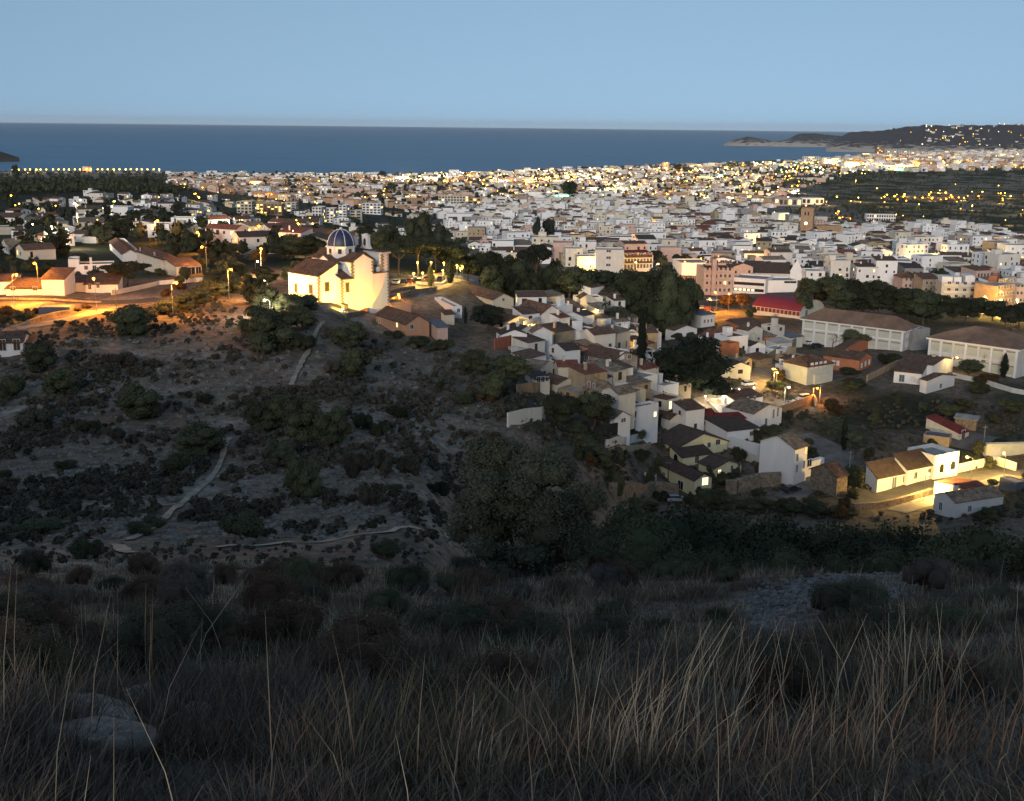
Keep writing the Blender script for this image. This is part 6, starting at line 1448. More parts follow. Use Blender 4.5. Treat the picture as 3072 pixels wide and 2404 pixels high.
pole('leaning pole on the orange street near the bushes', 'A', 878, 1515, 1365, 'dark_metal', 200)
pole('thin dark post by the yellow villa porch', 'E', 1230, 1440, 1300, 'dark_metal')

# ================================================================ VEGETATION
def cube_sphere(n=2):
    V, F = [], []; idx = {}
    for ax in range(3):
        for sg in (-1, 1):
            g = [[None]*(n+1) for _ in range(n+1)]
            for i in range(n+1):
                for j in range(n+1):
                    a, b = 2*i/n-1, 2*j/n-1; p = [0, 0, 0]; p[ax] = sg; p[(ax+1) % 3] = a*sg; p[(ax+2) % 3] = b
                    v = Vector(p).normalized(); k = tuple(round(x, 4) for x in v)
                    if k not in idx: idx[k] = len(V); V.append(k)
                    g[i][j] = idx[k]
            for i in range(n):
                for j in range(n): F.append((g[i][j], g[i+1][j], g[i+1][j+1], g[i][j+1]))
    return np.array(V), np.array(F)
CS2 = cube_sphere(2); CS3 = cube_sphere(3); CS6 = cube_sphere(6)
def leaf_cloud(clumps, n, size, rng, core=.78, up=.25, asp=.5, shell=.55):
    """Clumps (x, y, z, rx, ry, rz) filled with leaf-sized faces around a dark irregular core."""
    C = np.array(clumps); vol = C[:, 3]*C[:, 4]+C[:, 4]*C[:, 5]; pick = rng.choice(len(C), n, p=vol/vol.sum())
    d = rng.normal(size=(n, 3)); d /= np.linalg.norm(d, axis=1)[:, None]; d[:, 2] = np.where(d[:, 2] < -.35, -d[:, 2], d[:, 2])
    r = shell+(1.12-shell)*rng.random(n)**.6; p = C[pick, :3]+d*C[pick, 3:]*r[:, None]
    nn = d*.7+rng.normal(size=(n, 3))*.75+np.array((0, 0, up)); nn /= np.linalg.norm(nn, axis=1)[:, None]
    a = np.cross(nn, rng.normal(size=(n, 3))); a /= np.linalg.norm(a, axis=1)[:, None]; b = np.cross(nn, a)
    s = size*(.6+.8*rng.random(n))[:, None]
    V = np.stack([p-a*s, p+b*s*asp, p+a*s, p-b*s*asp], 1).reshape(-1, 3); F = np.arange(n*4).reshape(-1, 4)
    vs, fs = [V], [F]; k = len(V)
    if core:
        for c_ in C:
            cv = CS2[0]*(core*(.85+.3*rng.random((len(CS2[0]), 1))))*c_[3:]+c_[:3]; vs.append(cv); fs.append(CS2[1]+k); k += len(cv)
    return np.concatenate(vs), np.concatenate(fs)
def trunk_mesh(name, segs, m='bark'):
    b = MB()
    for pts, r in segs: b.tube(pts, r, m, 6)
    return b.mesh(name)
PROTO = {}
def mkproto(kind, var, m, n, leaf=None):
    rng = np.random.default_rng(hash((kind, var)) % 1000 if False else (sum(map(ord, kind))*7+var*131)); c = []; segs = []
    R = rng.random
    if kind == 'umbrella':
        for i in range(15):
            a = R()*6.28; q = math.sqrt(R())*.36; c.append((q*math.cos(a), q*math.sin(a), .70+.20*(1-q/.36)+.05*R(), .13+.05*R(), .13+.05*R(), .07+.035*R()))
        segs = [([(0, 0, -.03), (.02, .01, .3), (.0, .03, .55), (.03, 0, .75)], [.035, .028, .022, .012])]
        for c_ in c[:7]: segs.append(([(.0, .02, .5), (c_[0]*.5, c_[1]*.5, .62), tuple(c_[:3])], [.016, .012, .005]))
    elif kind == 'pine':
        for i in range(17):
            z = .30+.62*R()**.8; w = .34*math.sin(math.pi*min(1, (1.08-z)/.85))**.7; a = R()*6.28; q = w*(.3+.7*R())
            c.append((q*math.cos(a), q*math.sin(a), z, .15+.06*R(), .15+.06*R(), .10+.045*R()))
        segs = [([(0, 0, -.03), (.01, .02, .35), (0, 0, .8)], [.03, .022, .008])]
        for c_ in c[:5]: segs.append(([(.0, .02, max(.15, c_[2]-.18)), (c_[0]*.6, c_[1]*.6, c_[2]-.06), tuple(c_[:3])], [.012, .009, .004]))
    elif kind == 'round':
        for i in range(15):
            a = R()*6.28; z = .35+.5*R(); w = .33*math.sqrt(max(.1, 1-((z-.58)/.42)**2)); q = w*math.sqrt(R()); c.append((q*math.cos(a), q*math.sin(a), z, .17+.06*R(), .17+.06*R(), .14+.05*R()))
        segs = [([(0, 0, -.03), (.0, .02, .25), (.01, 0, .6)], [.03, .024, .01])]
    elif kind == 'dome':            # a crown that reaches the ground
        for i in range(22):
            a = R()*6.28; z = .12+.66*R(); w = .36*math.sqrt(max(.12, 1-((z-.25)/.66)**2)); q = w*math.sqrt(R()); c.append((q*math.cos(a), q*math.sin(a), z, .17+.05*R(), .17+.05*R(), .17+.04*R()))
        segs = [([(0, 0, -.03), (0, 0, .4)], [.04, .02])]
    elif kind == 'shrub':
        for i in range(9):
            a = R()*6.28; q = .34*math.sqrt(R()); c.append((q*math.cos(a), q*math.sin(a), .22+.45*R()*(1-q), .16+.08*R(), .16+.08*R(), .22+.1*R()))
        segs = [([(.0, .0, -.05), (.08, .03, .4)], [.02, .008]), ([(.02, .0, -.05), (-.1, .05, .35)], [.018, .008])]
    elif kind == 'cypress':
        for i in range(22):
            z = .06+.9*i/21; w = .40*(math.sin(math.pi*min(1, (z+.12)/1.14))**.75); a = R()*6.28; c.append((w*.25*math.cos(a), w*.25*math.sin(a), z, w*.85+.04, w*.85+.04, .07))
        segs = [([(0, 0, -.02), (0, 0, .3)], [.06, .04])]
    if kind == 'palm':
        b = MB(); NF = 26
        for i in range(NF):
            a = i*2.4; up_ = R(); L = .42+.1*R(); pts = []
            for k in range(6):
                u = k/5; pts.append((L*u*math.cos(a), L*u*math.sin(a), .80+(.26*up_+.02)*math.sin(u*2.2)-(.30-.2*up_)*u*u))
            for p, q in zip(pts, pts[1:]):
                w_ = .035; s = (-math.sin(a)*w_, math.cos(a)*w_)
                b.poly([(p[0], p[1], p[2]), (q[0], q[1], q[2]), (q[0]+s[0], q[1]+s[1], q[2]-.03), (p[0]+s[0], p[1]+s[1], p[2]-.03)], m); b.poly([(p[0], p[1], p[2]), (q[0], q[1], q[2]), (q[0]-s[0], q[1]-s[1], q[2]-.03), (p[0]-s[0], p[1]-s[1], p[2]-.03)], m)
        cm = b.mesh('crown'); segs = [([(0, 0, -.02), (.02, 0, .4), (0, 0, .81)], [.035, .026, .028])]
    elif kind == 'bare':
        b = MB(); segs = [([(0, 0, -.03), (0, .01, .3)], [.03, .022])]
        def br(p, d, L, r, dep):
            q = p+d*L; b.tube([p, (p+q)/2+Vector(rng.normal(size=3))*L*.06, q], [r, r*.8, r*.6], m, 4, False)
            if dep:
                for _ in range(3): br(q, (d+Vector(rng.normal(size=3))*.55+Vector((0, 0, .15))).normalized(), L*.72, r*.6, dep-1)
        for _ in range(4): br(Vector((0, .01, .28)), (Vector((0, 0, .8))+Vector(rng.normal(size=3))*.45).normalized(), .24, .014, 3)
        cm = b.mesh('crown')
    else:
        V, F = leaf_cloud(c, n, leaf or (.030 if kind != 'cypress' else .035), rng, up=.3 if kind != 'cypress' else .6); cm = np_mesh('crown', V, F, m)
    return cm, trunk_mesh('trunk', segs)
def proto(kind, m, n=2600):
    fine = n >= 9000; k = (kind, m, fine)
    if k not in PROTO: PROTO[k] = [mkproto(kind, v, m, max(n, 4000), .014 if fine else None) for v in range(3)]
    return random.choice(PROTO[k])
NAMES = dict(umbrella='pine_tree', pine='pine_tree', round='broadleaf_tree', dome='broadleaf_tree', shrub='shrub', cypress='cypress_tree', palm='palm_tree', bare='bare_tree')
CATS = dict(umbrella='pine tree', pine='pine tree', round='tree', dome='tree', shrub='shrub', cypress='cypress', palm='palm', bare='tree')
TREES = []
def plant(kind, m, P, hh, wd, label=None, look=None, group=None, parts=True, n=2600, wd2=None):
    cm, tm = proto(kind, m, n); P = Vector(P); P.z -= .1
    S = Matrix.Diagonal((wd, wd2 or wd, hh, 1)); nm = NAMES[kind]
    r = empty(nm, P, random.uniform(0, 6.28))
    c_ = link('crown', cm, None, r); c_.matrix_basis = S
    if parts: t_ = link('trunk', tm, None, r); t_.matrix_basis = Matrix.Diagonal((min(wd, hh), min(wd, hh), hh, 1))
    tag(r, label, CATS[kind], group, look=look); TREES.append((P.x, P.y)); return r
def tree(kind, m, key, x, base, top, wpx, label=None, look=None, group=None, d=None, dmin=150, **k):
    """Tree standing at row base (or at distance d), its crown wpx columns wide with its tip at row top."""
    px, py = kp(key, x, base); P = hit(px, py, dmin) if d is None else at_dist(px, d, py)
    hh = max(solve_up(P, kp(key, 0, top)[1]), .4); wd = wpx*KEYS[key][2]*(P-CAMP).dot(FW)/FPX
    return plant(kind, m, P, hh, wd/.96, label, look, group, **k)

tree('dome', 'cypress', 'E', 1390, 800, 372, 620, 'huge round dark evergreen tree at the heart of the village', n=8000)
tree('cypress', 'cypress', 'E', 1030, 640, 212, 82, 'tall slim cypress standing against the round evergreen', n=5000)
tree('cypress', 'cypress', 'F', 630, 1225, 968, 52, 'small dark cypress at the edge of the dry plot', n=3000)
tree('cypress', 'cypress', 'F', 1660, 640, 465, 60, 'conifer before the second school, taller of the pair', n=2500); tree('cypress', 'cypress', 'F', 1800, 690, 512, 62, 'conifer before the second school, east of the other', n=2500)
tree('cypress', 'cypress', 'B', 1508, 1005, 830, 70, 'dark columnar cypress among the chapel car park lamps', n=2500, dmin=250); tree('cypress', 'leaf', 'B', 1360, 1028, 860, 62, 'rounded column shrub between the car park lamps and track', n=2500, dmin=250)
tree('cypress', 'cypress', 'B', 1623, 1310, 1178, 30, 'thin cypress beside the flat white house', n=1500, dmin=200)
tree('round', 'pine_blue', 'B', 1790, 1370, 1165, 265, 'dark round tree above the rocky slope edge', n=4500, dmin=200)
tree('umbrella', 'pine', 'A', 962, 1368, 1158, 395, 'broad umbrella pine on the orange-lit street', n=5000, dmin=250)
tree('umbrella', 'pine_blue', 'C', 265, 990, 692, 290, 'tall umbrella pine with a forked trunk before the town', n=5000, d=420)
tree('palm', 'palm', 'C', 420, 960, 812, 110, 'palm tree beside the tall forked umbrella pine', d=430)
tree('palm', 'palm', 'C', 1075, 1250, 1125, 150, 'palm tree in front of the dark pine wood', dmin=250)
tree('palm', 'palm', 'C', 775, 1240, 1140, 110, 'yellow-lit palm by the cream cube house', dmin=250)
tree('dome', 'pine', 'B', 1265, 620, 425, 235, 'big dark tree over the roofs beyond the chapel', d=600, n=4000)
tree('dome', 'pine_blue', 'B', 1438, 610, 505, 165, 'dark tree left of the blue-white block', d=600)
tree('round', 'pine_blue', 'Q', 480, 300, 132, 110, 'dark rounded pine left of the beige corner block', d=960); tree('round', 'pine_blue', 'Q', 640, 300, 150, 190, 'wide dark pine touching the beige corner block', d=980)
tree('bare', 'bark', 'F', 130, 330, 205, 130, 'leafless tree before the red-roofed sports hall', dmin=250); tree('bare', 'bark', 'F', 550, 470, 345, 110, 'leafless tree before the long school', dmin=250)
tree('bare', 'russet_lit', 'F', 410, 430, 290, 120, 'lamp-lit leafless tree at the school corner', dmin=250)  # warm lamplight put into the twig colour
tree('round', 'leaf', 'F', 720, 480, 340, 215, 'dark round tree standing against the long school', n=4000, dmin=250)
tree('bare', 'bark', 'V', 960, 720, 530, 230, 'bare tree before the grey pink house', d=560)
tree('bare', 'bark', 'F', 1850, 400, 160, 130, 'pale leafless poplar at the end of the pine belt', d=440)
tree('round', 'russet_lit', 'C', 1720, 1180, 1085, 150, 'amber-lit street tree at the apartment car park', d=500); tree('round', 'russet_lit', 'C', 1825, 1170, 1080, 120, 'brown street tree left of the sports hall', d=490)
tree('round', 'russet_lit', 'A', 1550, 1150, 1050, 110, 'round tree glowing orange under a lamp', dmin=250); tree('round', 'russet_lit', 'A', 1950, 1190, 1065, 130, 'orange-lit tree nearest the chapel on its west side', dmin=250)  # orange lamplight put into the leaf colour of both
tree('shrub', 'russet_lit', 'A', 1345, 1385, 1300, 120, 'orange-lit bush at the roadside wall', dmin=200); tree('shrub', 'russet_lit', 'A', 1270, 1430, 1360, 110, 'lower orange-lit bush by the roadside wall', dmin=200)
tree('shrub', 'leaf', 'A', 1650, 1320, 1220, 230, 'green shrub at the end of the upper orange road', dmin=200)
tree('round', 'leaf', 'E', 690, 1060, 800, 300, None, 'dark bushy tree before the white cottage', dmin=150, n=4000); tree('round', 'leaf', 'E', 440, 1060, 800, 300, 'big dark tree at the west foot of the white cottage', n=4500)
tree('round', 'leaf', 'E', 530, 300, 205, 130, 'leafy tree between the gabled house and the cube house', dmin=250); tree('round', 'olive', 'E', 850, 320, 170, 180, 'grey-green tree beside the cream cube house', dmin=250)
tree('shrub', 'leaf', 'E', 450, 560, 420, 200, 'dark garden shrub under the pale retaining wall', n=3500); tree('shrub', 'leaf', 'E', 880, 400, 335, 90, 'yellow-lit shrub by the cream cube house', dmin=250)
tree('round', 'leaf', 'E', 90, 760, 520, 330, 'dark tree mass at the west end of the village', n=4500); tree('shrub', 'leaf', 'E', 30, 830, 740, 130, 'low bush below the veranda cottage')
tree('round', 'leaf', 'F', 715, 1545, 1340, 150, 'dark tree between the stone hut and the long white house', n=3500); tree('shrub', 'leaf', 'E', 1745, 1300, 1170, 110, 'orange tree beside the yellow villa gable'); tree('round', 'olive', 'F', 720, 1260, 1080, 170, 'grey olive tree beside the small cypress', n=3000)
tree('round', 'olive', 'F', 500, 1090, 1000, 110, 'grey shrub in the middle of the dry plot'); tree('round', 'leaf', 'F', 700, 800, 690, 200, 'dark tree south of the orange villa', n=3000); tree('shrub', 'russet_lit', 'F', 530, 950, 830, 180, 'reddish brown bush at the corner of the dry plot', n=2500)
tree('round', 'leaf', 'F', 1380, 560, 490, 170, 'yellow-lit tree between the two schools', dmin=200); tree('round', 'leaf', 'F', 1545, 690, 560, 190, 'dark garden tree before the second school', n=3000); tree('shrub', 'russet_lit', 'F', 1680, 730, 650, 190, 'russet garden bush before the second school'); tree('round', 'leaf', 'F', 1610, 840, 720, 170, 'dark rounded tree beside the white villa')
tree('round', 'leaf', 'F', 1500, 950, 840, 150, 'dark rounded tree in the open field'); tree('round', 'leaf', 'F', 1390, 990, 880, 190, 'spreading tree behind the maroon workshop', n=3000); tree('round', 'leaf', 'F', 1850, 960, 840, 220, 'wide dark tree at the field edge', n=3000)
tree('shrub', 'leaf', 'F', 960, 580, 500, 190, 'clipped hedge bush right of the orange villa', dmin=200); tree('shrub', 'leaf', 'F', 1000, 570, 500, 110, 'second clipped bush right of the orange villa', dmin=200); tree('shrub', 'leaf', 'F', 650, 660, 610, 190, 'dark hedge in front of the orange villa', dmin=200)
tree('round', 'leaf', 'F', 1720, 1495, 1430, 90, 'bush behind the blue gate'); tree('round', 'leaf', 'F', 1610, 1280, 1150, 100, 'thin dark tree beside the pale garages'); tree('shrub', 'leaf', 'F', 1700, 1730, 1650, 190, 'bush in front of the patchwork-roofed cottage')
for x, y, w_ in ((810, 1250, 55), (850, 1235, 50), (915, 1260, 60), (1020, 1290, 110), (880, 1300, 80), (1010, 1150, 120), (680, 1190, 160), (1160, 1350, 110), (1690, 1440, 80), (1620, 1480, 140)): tree('shrub', 'leaf', 'E', x, y, y-w_*.85, w_, None, 'round garden shrub')
for x, y, t, w_ in ((100, 1100, 1020, 180), (160, 1000, 930, 150), (130, 760, 700, 170), (200, 840, 790, 110), (330, 700, 640, 170)): tree('shrub', 'leaf', 'F', x, y, t, w_, None, 'dark village bush')
# pines behind and right of the chapel
for x, b, t, w_, kd in ((1120, 950, 690, 260, 'umbrella'), (1270, 930, 650, 300, 'umbrella'), (1400, 920, 680, 260, 'umbrella'), (1530, 950, 720, 280, 'pine'), (1640, 990, 790, 260, 'pine'), (1730, 1000, 770, 220, 'pine'), (1830, 990, 765, 240, 'pine'), (1920, 1000, 800, 230, 'pine'), (2010, 1010, 820, 230, 'pine'), (1000, 800, 610, 200, 'pine'), (1080, 780, 640, 200, 'round'), (1180, 800, 640, 240, 'pine'), (1330, 800, 660, 220, 'round'), (1480, 860, 690, 240, 'pine'), (1950, 1080, 880, 220, 'round'), (2080, 1000, 830, 200, 'pine'), (2130, 950, 800, 180, 'pine')):
    tree(kd, 'pine', 'B', x, b, t, w_, None, 'dark pine beside the chapel car park', 'pines around the chapel car park', d=None if b > 900 else 440, dmin=330, n=4000)
for x, b, t, w_ in ((330, 1010, 850, 230), (420, 870, 720, 260), (250, 830, 700, 240), (120, 1000, 880, 240), (60, 1090, 960, 240), (480, 760, 640, 220), (330, 740, 640, 260), (850, 700, 590, 200), (960, 720, 620, 200), (1040, 640, 560, 180), (620, 620, 560, 160), (860, 620, 560, 120)):
    tree('round' if w_ < 230 else 'pine', 'pine', 'B', x, b, t, w_, None, 'dark tree behind the chapel', 'trees around the chapel', d=330 if b > 900 else (410 if b > 700 else 560))
# the belt that joins them to the wood
for x, b, t, w_, d in ((60, 1040, 885, 200, 400), (150, 1050, 868, 220, 415), (230, 1060, 905, 200, 400), (330, 1060, 890, 210, 420), (410, 1060, 905, 190, 405), (0, 1000, 850, 220, 395), (110, 960, 812, 200, 440), (-60, 1000, 860, 200, 385), (470, 1060, 880, 190, 425), (560, 1080, 900, 200, 410), (340, 960, 840, 190, 460), (210, 940, 815, 190, 455)):
    tree('dome', 'pine', 'C', x, b, t, w_, None, 'dark tree in the belt joining chapel and wood', 'trees of the belt between chapel and wood', d=d, n=4000)
# the pine wood before the town
rw = random.Random(4)
for x, b, t, w_ in ((520, 1080, 850, 240), (600, 1100, 880, 220), (690, 1130, 890, 230), (780, 1150, 900, 230), (870, 1180, 890, 250), (960, 1200, 880, 250), (1050, 1230, 880, 250), (1140, 1250, 860, 260), (1220, 1250, 820, 260), (1310, 1240, 815, 230), (900, 1250, 960, 230), (1010, 1270, 980, 240), (1120, 1280, 1000, 220), (1230, 1280, 960, 230), (1350, 1270, 900, 210), (1450, 1110, 985, 150), (1400, 1130, 960, 150), (820, 1200, 950, 220), (460, 1060, 900, 200), (740, 1060, 900, 200), (1180, 1150, 850, 220), (1000, 1140, 870, 220)):
    tree('dome' if b > 1140 else ('round' if rw.random() < .6 else 'umbrella'), 'pine', 'C', x, b, t+(26 if t < 870 else 8), w_*1.4, None, 'tall pine in the dark pine wood', 'pines of the wood before the town', d=rw.uniform(385, 430), n=4500)
tree('cypress', 'cypress', 'C', 1480, 1230, 1130, 50, 'dark cypress beside the white street lamp pole', d=430); tree('round', 'leaf', 'C', 1890, 1280, 1180, 100, 'dark tree under the sports hall end wall', dmin=250); tree('round', 'leaf', 'C', 1350, 1290, 1200, 130, 'dark tree at the foot of the pine wood', dmin=250)
# pine belt on the east
for x, b, t, w_ in ((370, 1400, 1225, 200), (450, 1420, 1210, 230), (560, 1430, 1200, 250), (680, 1440, 1215, 250), (800, 1450, 1225, 260), (920, 1470, 1240, 260), (1010, 1480, 1280, 250), (1130, 1500, 1290, 260), (1250, 1520, 1310, 260), (1350, 1530, 1340, 240), (870, 1490, 1330, 240), (1130, 1560, 1380, 250), (1290, 1590, 1420, 240), (1470, 1560, 1365, 220), (1560, 1590, 1350, 240), (1660, 1600, 1370, 240), (1760, 1620, 1385, 240), (1860, 1650, 1420, 230), (1960, 1660, 1400, 220), (2060, 1660, 1400, 230), (640, 1480, 1300, 230), (760, 1500, 1330, 230), (1030, 1550, 1400, 220)):
    tree('pine' if rw.random() < .6 else 'round', 'pine', 'D', x, b, t, w_, None, 'broad pine in the belt behind the schools', 'pines of the belt behind the schools', d=rw.uniform(455, 500), n=4500)

RD0 = np.array(ROADS)
def off_road_(x, y): return bool((((RD0[:, 0]-x)**2+(RD0[:, 1]-y)**2) > (RD0[:, 2]+1.2)**2).all())
# trees among the villas and roofs
TP = [(-12, 188), (60, 180), (200, 182), (330, 192), (440, 205), (446, 244), (330, 250), (300, 266), (215, 262), (110, 254), (-12, 262)]
rr_ = random.Random(8); cnt = 0; tw = []
def scatter(n, ind, poly, dm, kinds, mats, hr, look, group, avoid=True, npoly=1400, ybias=1.0):
    global cnt
    xs = [p[0] for p in poly]; ys = [p[1] for p in poly]; got = 0; tries = 0; V_, F_ = [], []; k_ = 0
    small = [leaf_cloud([(0, 0, .55, .40, .36, .42)], 34, .17, np.random.default_rng(q), core=.85) for q in range(5)]
    while got < n and tries < n*8:
        tries += 1; px, py = rr_.uniform(min(xs), max(xs)), min(ys)+(max(ys)-min(ys))*rr_.random()**ybias
        if not inpoly(px, py, poly): continue
        P = hit(px, py, dm); hh = rr_.uniform(*hr); wd = hh*rr_.uniform(.8, 1.25)
        if P.z < 1 or (avoid and (not free(P.x, P.y, wd*.35, .9) or not free(P.x-P.x/P.length*7, P.y-P.y/P.length*7, wd*.2, .8) and rr_.random() < .8)): continue
        if got < ind: plant(rr_.choice(kinds), rr_.choice(mats), P, hh, wd, None, look, group, parts=(P.y < 700), n=npoly)
        else:
            v, f = small[got % 5]; a = rr_.uniform(0, 6.28); c_, s_ = math.cos(a), math.sin(a); q = v*np.array((wd, wd, hh)); q = np.stack([q[:, 0]*c_-q[:, 1]*s_, q[:, 0]*s_+q[:, 1]*c_, q[:, 2]], 1)+np.array(P); V_.append(q); F_.append(f+k_); k_ += len(q)
        got += 1
    return (np.concatenate(V_), np.concatenate(F_)) if V_ else None
def scat_stuff(name, label, res, m):
    if res: tag(link(name, np_mesh(name, res[0], res[1], m)), label, 'woodland', kind='stuff')
scat_stuff('grove', 'dark grove of pines between the villas', scatter(430, 95, TP, 420, ('round', 'pine', 'round'), ('pine', 'leaf', 'pine_blue'), (4, 8.5), 'dark garden tree', 'trees among the villas'), 'pine')
for i in range(150):
    px, py = rr_.uniform(-5, 300), rr_.uniform(236, 287)
    P = hit(px, py, 330)
    if not free(P.x, P.y, 2.0, .85) or not off_road_(P.x, P.y): continue
    n_ = P.normalized() if False else Vector((P.x, P.y, 0)).normalized()
    if not free(P.x-n_.x*6, P.y-n_.y*6, 1.0, .7) and rr_.random() < .7: continue
    plant(rr_.choice(('shrub', 'round', 'dome', 'shrub')), rr_.choice(('leaf', 'pine', 'leaf', 'olive')), P, rr_.uniform(1.8, 5), rr_.uniform(2.2, 5), None, 'dark garden shrub', 'garden shrubs of the villas', n=1400)
scat_stuff('woodland', 'wooded hill rising between the villas and the harbour', scatter(900, 0, [(-20, 172), (55, 164), (90, 168), (150, 172), (200, 178), (180, 196), (100, 196), (-20, 198)], 1500, ('pine',), ('pine',), (4, 13), 'pine', 'x', False), 'pine')
scat_stuff('treetops', 'dark treetops showing between the town roofs', scatter(520, 60, [(440, 205), (640, 196), (800, 222), (1040, 235), (1040, 290), (760, 280), (600, 270), (450, 250)], 600, ('round', 'pine'), ('pine', 'leaf'), (5, 9), 'dark tree between town roofs', 'trees between the town roofs'), 'pine')
scat_stuff('orchard', 'dark orange groves on the plain too many to count', scatter(1250, 0, [(775, 205), (800, 178), (860, 172), (1060, 170), (1060, 236), (930, 228), (815, 226)], 1300, ('round',), ('leaf',), (3.5, 6.5), 'orchard tree', 'x'), 'leaf')
scat_stuff('shore_trees', 'scattered dark trees along the far shore', scatter(1700, 14, [(170, 174), (470, 175), (700, 166), (860, 160), (1050, 155), (1050, 172), (800, 186), (700, 204), (440, 212), (200, 186)], 1800, ('round', 'umbrella'), ('pine', 'leaf'), (6, 13), 'dark tree on the far shore plain', 'trees on the far shore plain'), 'pine')
tree('umbrella', 'pine', 'C', 625, 152, 123, 80, 'lone umbrella pine on the far shore skyline', d=4300); tree('round', 'pine', 'C', 518, 318, 228, 140, 'dark conical tree among the amber far lights', d=2450); tree('round', 'pine', 'B', 994, 195, 158, 60, 'dark round tree on the far beach front', d=3700)
tree('round', 'pine', 'C', 1340, 150, 105, 75, 'round tree right of the lone square hotel', d=4400); tree('round', 'pine', 'C', 1740, 160, 92, 90, 'dark grove tree near the far beach road', d=4700); tree('dome', 'pine', 'A', 112, 446, 424, 62, 'round treetop on the skyline at the harbour wall', d=3300)
for i in range(24): px = rr_.uniform(250, 620); P = at_dist(px, rr_.uniform(3500, 3900)); plant('palm', 'palm', P, rr_.uniform(10, 15), rr_.uniform(8, 11), None, 'palm on the beach front', 'palms along the beach', parts=True)

# ---- hillside shrubs seen one by one
for key, x, b, t, w_, m, kd in (('G', 850, 215, 20, 290, 'leaf', 'round'), ('G', 780, 420, 310, 200, 'scrub_green', 'shrub'), ('G', 905, 750, 520, 290, 'leaf', 'round'), ('G', 270, 450, 260, 250, 'leaf', 'round'), ('G', 400, 600, 420, 230, 'leaf', 'round'), ('G', 110, 620, 460, 220, 'leaf', 'shrub'), ('G', 560, 850, 760, 160, 'leaf', 'shrub'), ('G', 1290, 980, 770, 340, 'leaf', 'round'), ('G', 1190, 620, 570, 90, 'leaf', 'shrub'), ('G', 1310, 650, 590, 120, 'leaf', 'shrub'), ('G', 740, 900, 810, 130, 'scrub_green', 'shrub'), ('G', 1140, 1120, 960, 220, 'leaf', 'shrub'), ('G', 230, 820, 650, 240, 'scrub_green', 'shrub'), ('G', 420, 1090, 1010, 150, 'leaf', 'shrub'), ('G', 940, 1490, 1370, 230, 'leaf', 'shrub'), ('G', 250, 1500, 1400, 330, 'leaf', 'shrub'), ('G', 560, 1650, 1500, 230, 'leaf', 'shrub'), ('G', 1540, 1520, 1330, 300, 'leaf', 'shrub'), ('G', 40, 1150, 1080, 160, 'leaf', 'shrub'),
    ('H', 120, 330, 60, 330, 'leaf', 'round'), ('H', 300, 170, 20, 260, 'leaf', 'round'), ('H', 60, 200, 30, 300, 'leaf', 'round'), ('H', 330, 330, 200, 200, 'leaf', 'shrub'), ('H', 640, 300, 130, 250, 'leaf', 'round'), ('H', 660, 490, 280, 250, 'leaf', 'round'), ('H', 540, 470, 360, 120, 'scrub_green', 'shrub'), ('H', 120, 830, 600, 300, 'leaf', 'round'), ('H', 330, 900, 590, 300, 'leaf', 'round'), ('H', 520, 930, 660, 260, 'leaf', 'round'), ('H', 350, 1260, 960, 240, 'leaf', 'round'), ('H', 200, 1060, 870, 200, 'olive', 'round'), ('H', 730, 830, 690, 130, 'leaf', 'shrub'), ('H', 930, 760, 660, 160, 'leaf', 'shrub'), ('H', 830, 870, 760, 120, 'leaf', 'shrub'), ('H', 690, 1120, 950, 190, 'scrub_green', 'shrub'), ('H', 850, 1120, 960, 130, 'scrub_green', 'shrub'), ('H', 1000, 1130, 960, 190, 'scrub_green', 'shrub'), ('H', 740, 1330, 1150, 130, 'scrub_green', 'shrub'), ('H', 1200, 1250, 1140, 160, 'cypress', 'shrub'), ('H', 1220, 570, 510, 70, 'leaf', 'shrub'), ('H', 940, 1230, 1170, 110, 'leaf', 'shrub'), ('H', 850, 1640, 1520, 200, 'leaf', 'shrub'), ('H', 1100, 300, 220, 190, 'leaf', 'shrub'), ('H', 1240, 330, 240, 180, 'leaf', 'shrub'), ('H', 1440, 470, 300, 220, 'leaf', 'round'), ('H', 1580, 640, 420, 200, 'leaf', 'shrub'), ('H', 1370, 660, 580, 140, 'leaf', 'shrub'), ('H', 1500, 640, 570, 160, 'russet_lit', 'shrub'), ('H', 1560, 980, 830, 200, 'russet_lit', 'shrub'), ('H', 920, 240, 180, 120, 'leaf', 'shrub'),
    ('A', 60, 1590, 1490, 200, 'russet_lit', 'round'), ('A', 180, 1610, 1520, 180, 'leaf', 'round'), ('A', 10, 1640, 1560, 160, 'leaf', 'shrub'), ('A', 240, 1560, 1500, 110, 'russet_lit', 'shrub'), ('A', 980, 1620, 1480, 240, 'leaf', 'round'), ('A', 1100, 1600, 1500, 200, 'leaf', 'round'), ('A', 1250, 1560, 1440, 220, 'leaf', 'round'), ('A', 1380, 1530, 1400, 240, 'leaf', 'round'), ('A', 1500, 1480, 1340, 230, 'leaf', 'round'), ('A', 560, 1540, 1500, 100, 'russet_lit', 'shrub'), ('A', 640, 1520, 1480, 90, 'russet_lit', 'shrub'), ('A', 450, 1640, 1600, 100, 'leaf', 'shrub'), ('A', 820, 1570, 1530, 90, 'leaf', 'shrub'), ('A', 1620, 1420, 1280, 240, 'leaf', 'round'), ('A', 1740, 1400, 1260, 240, 'leaf', 'round'),
    ('B', 130, 1230, 1000, 260, 'leaf', 'round'), ('B', 300, 1240, 1060, 280, 'leaf', 'round'), ('B', 430, 1200, 1080, 200, 'olive', 'round'), ('B', 30, 1150, 900, 200, 'leaf', 'round')):
    kd2 = 'dome' if kd == 'round' else kd
    tree(kd2, m, key, x, b, t, w_, None, 'dark hillside shrub' if kd == 'shrub' else 'tall dark hillside bush', 'bushes on the hillside below the chapel', dmin=70, n=4500 if kd == 'round' else 3000)
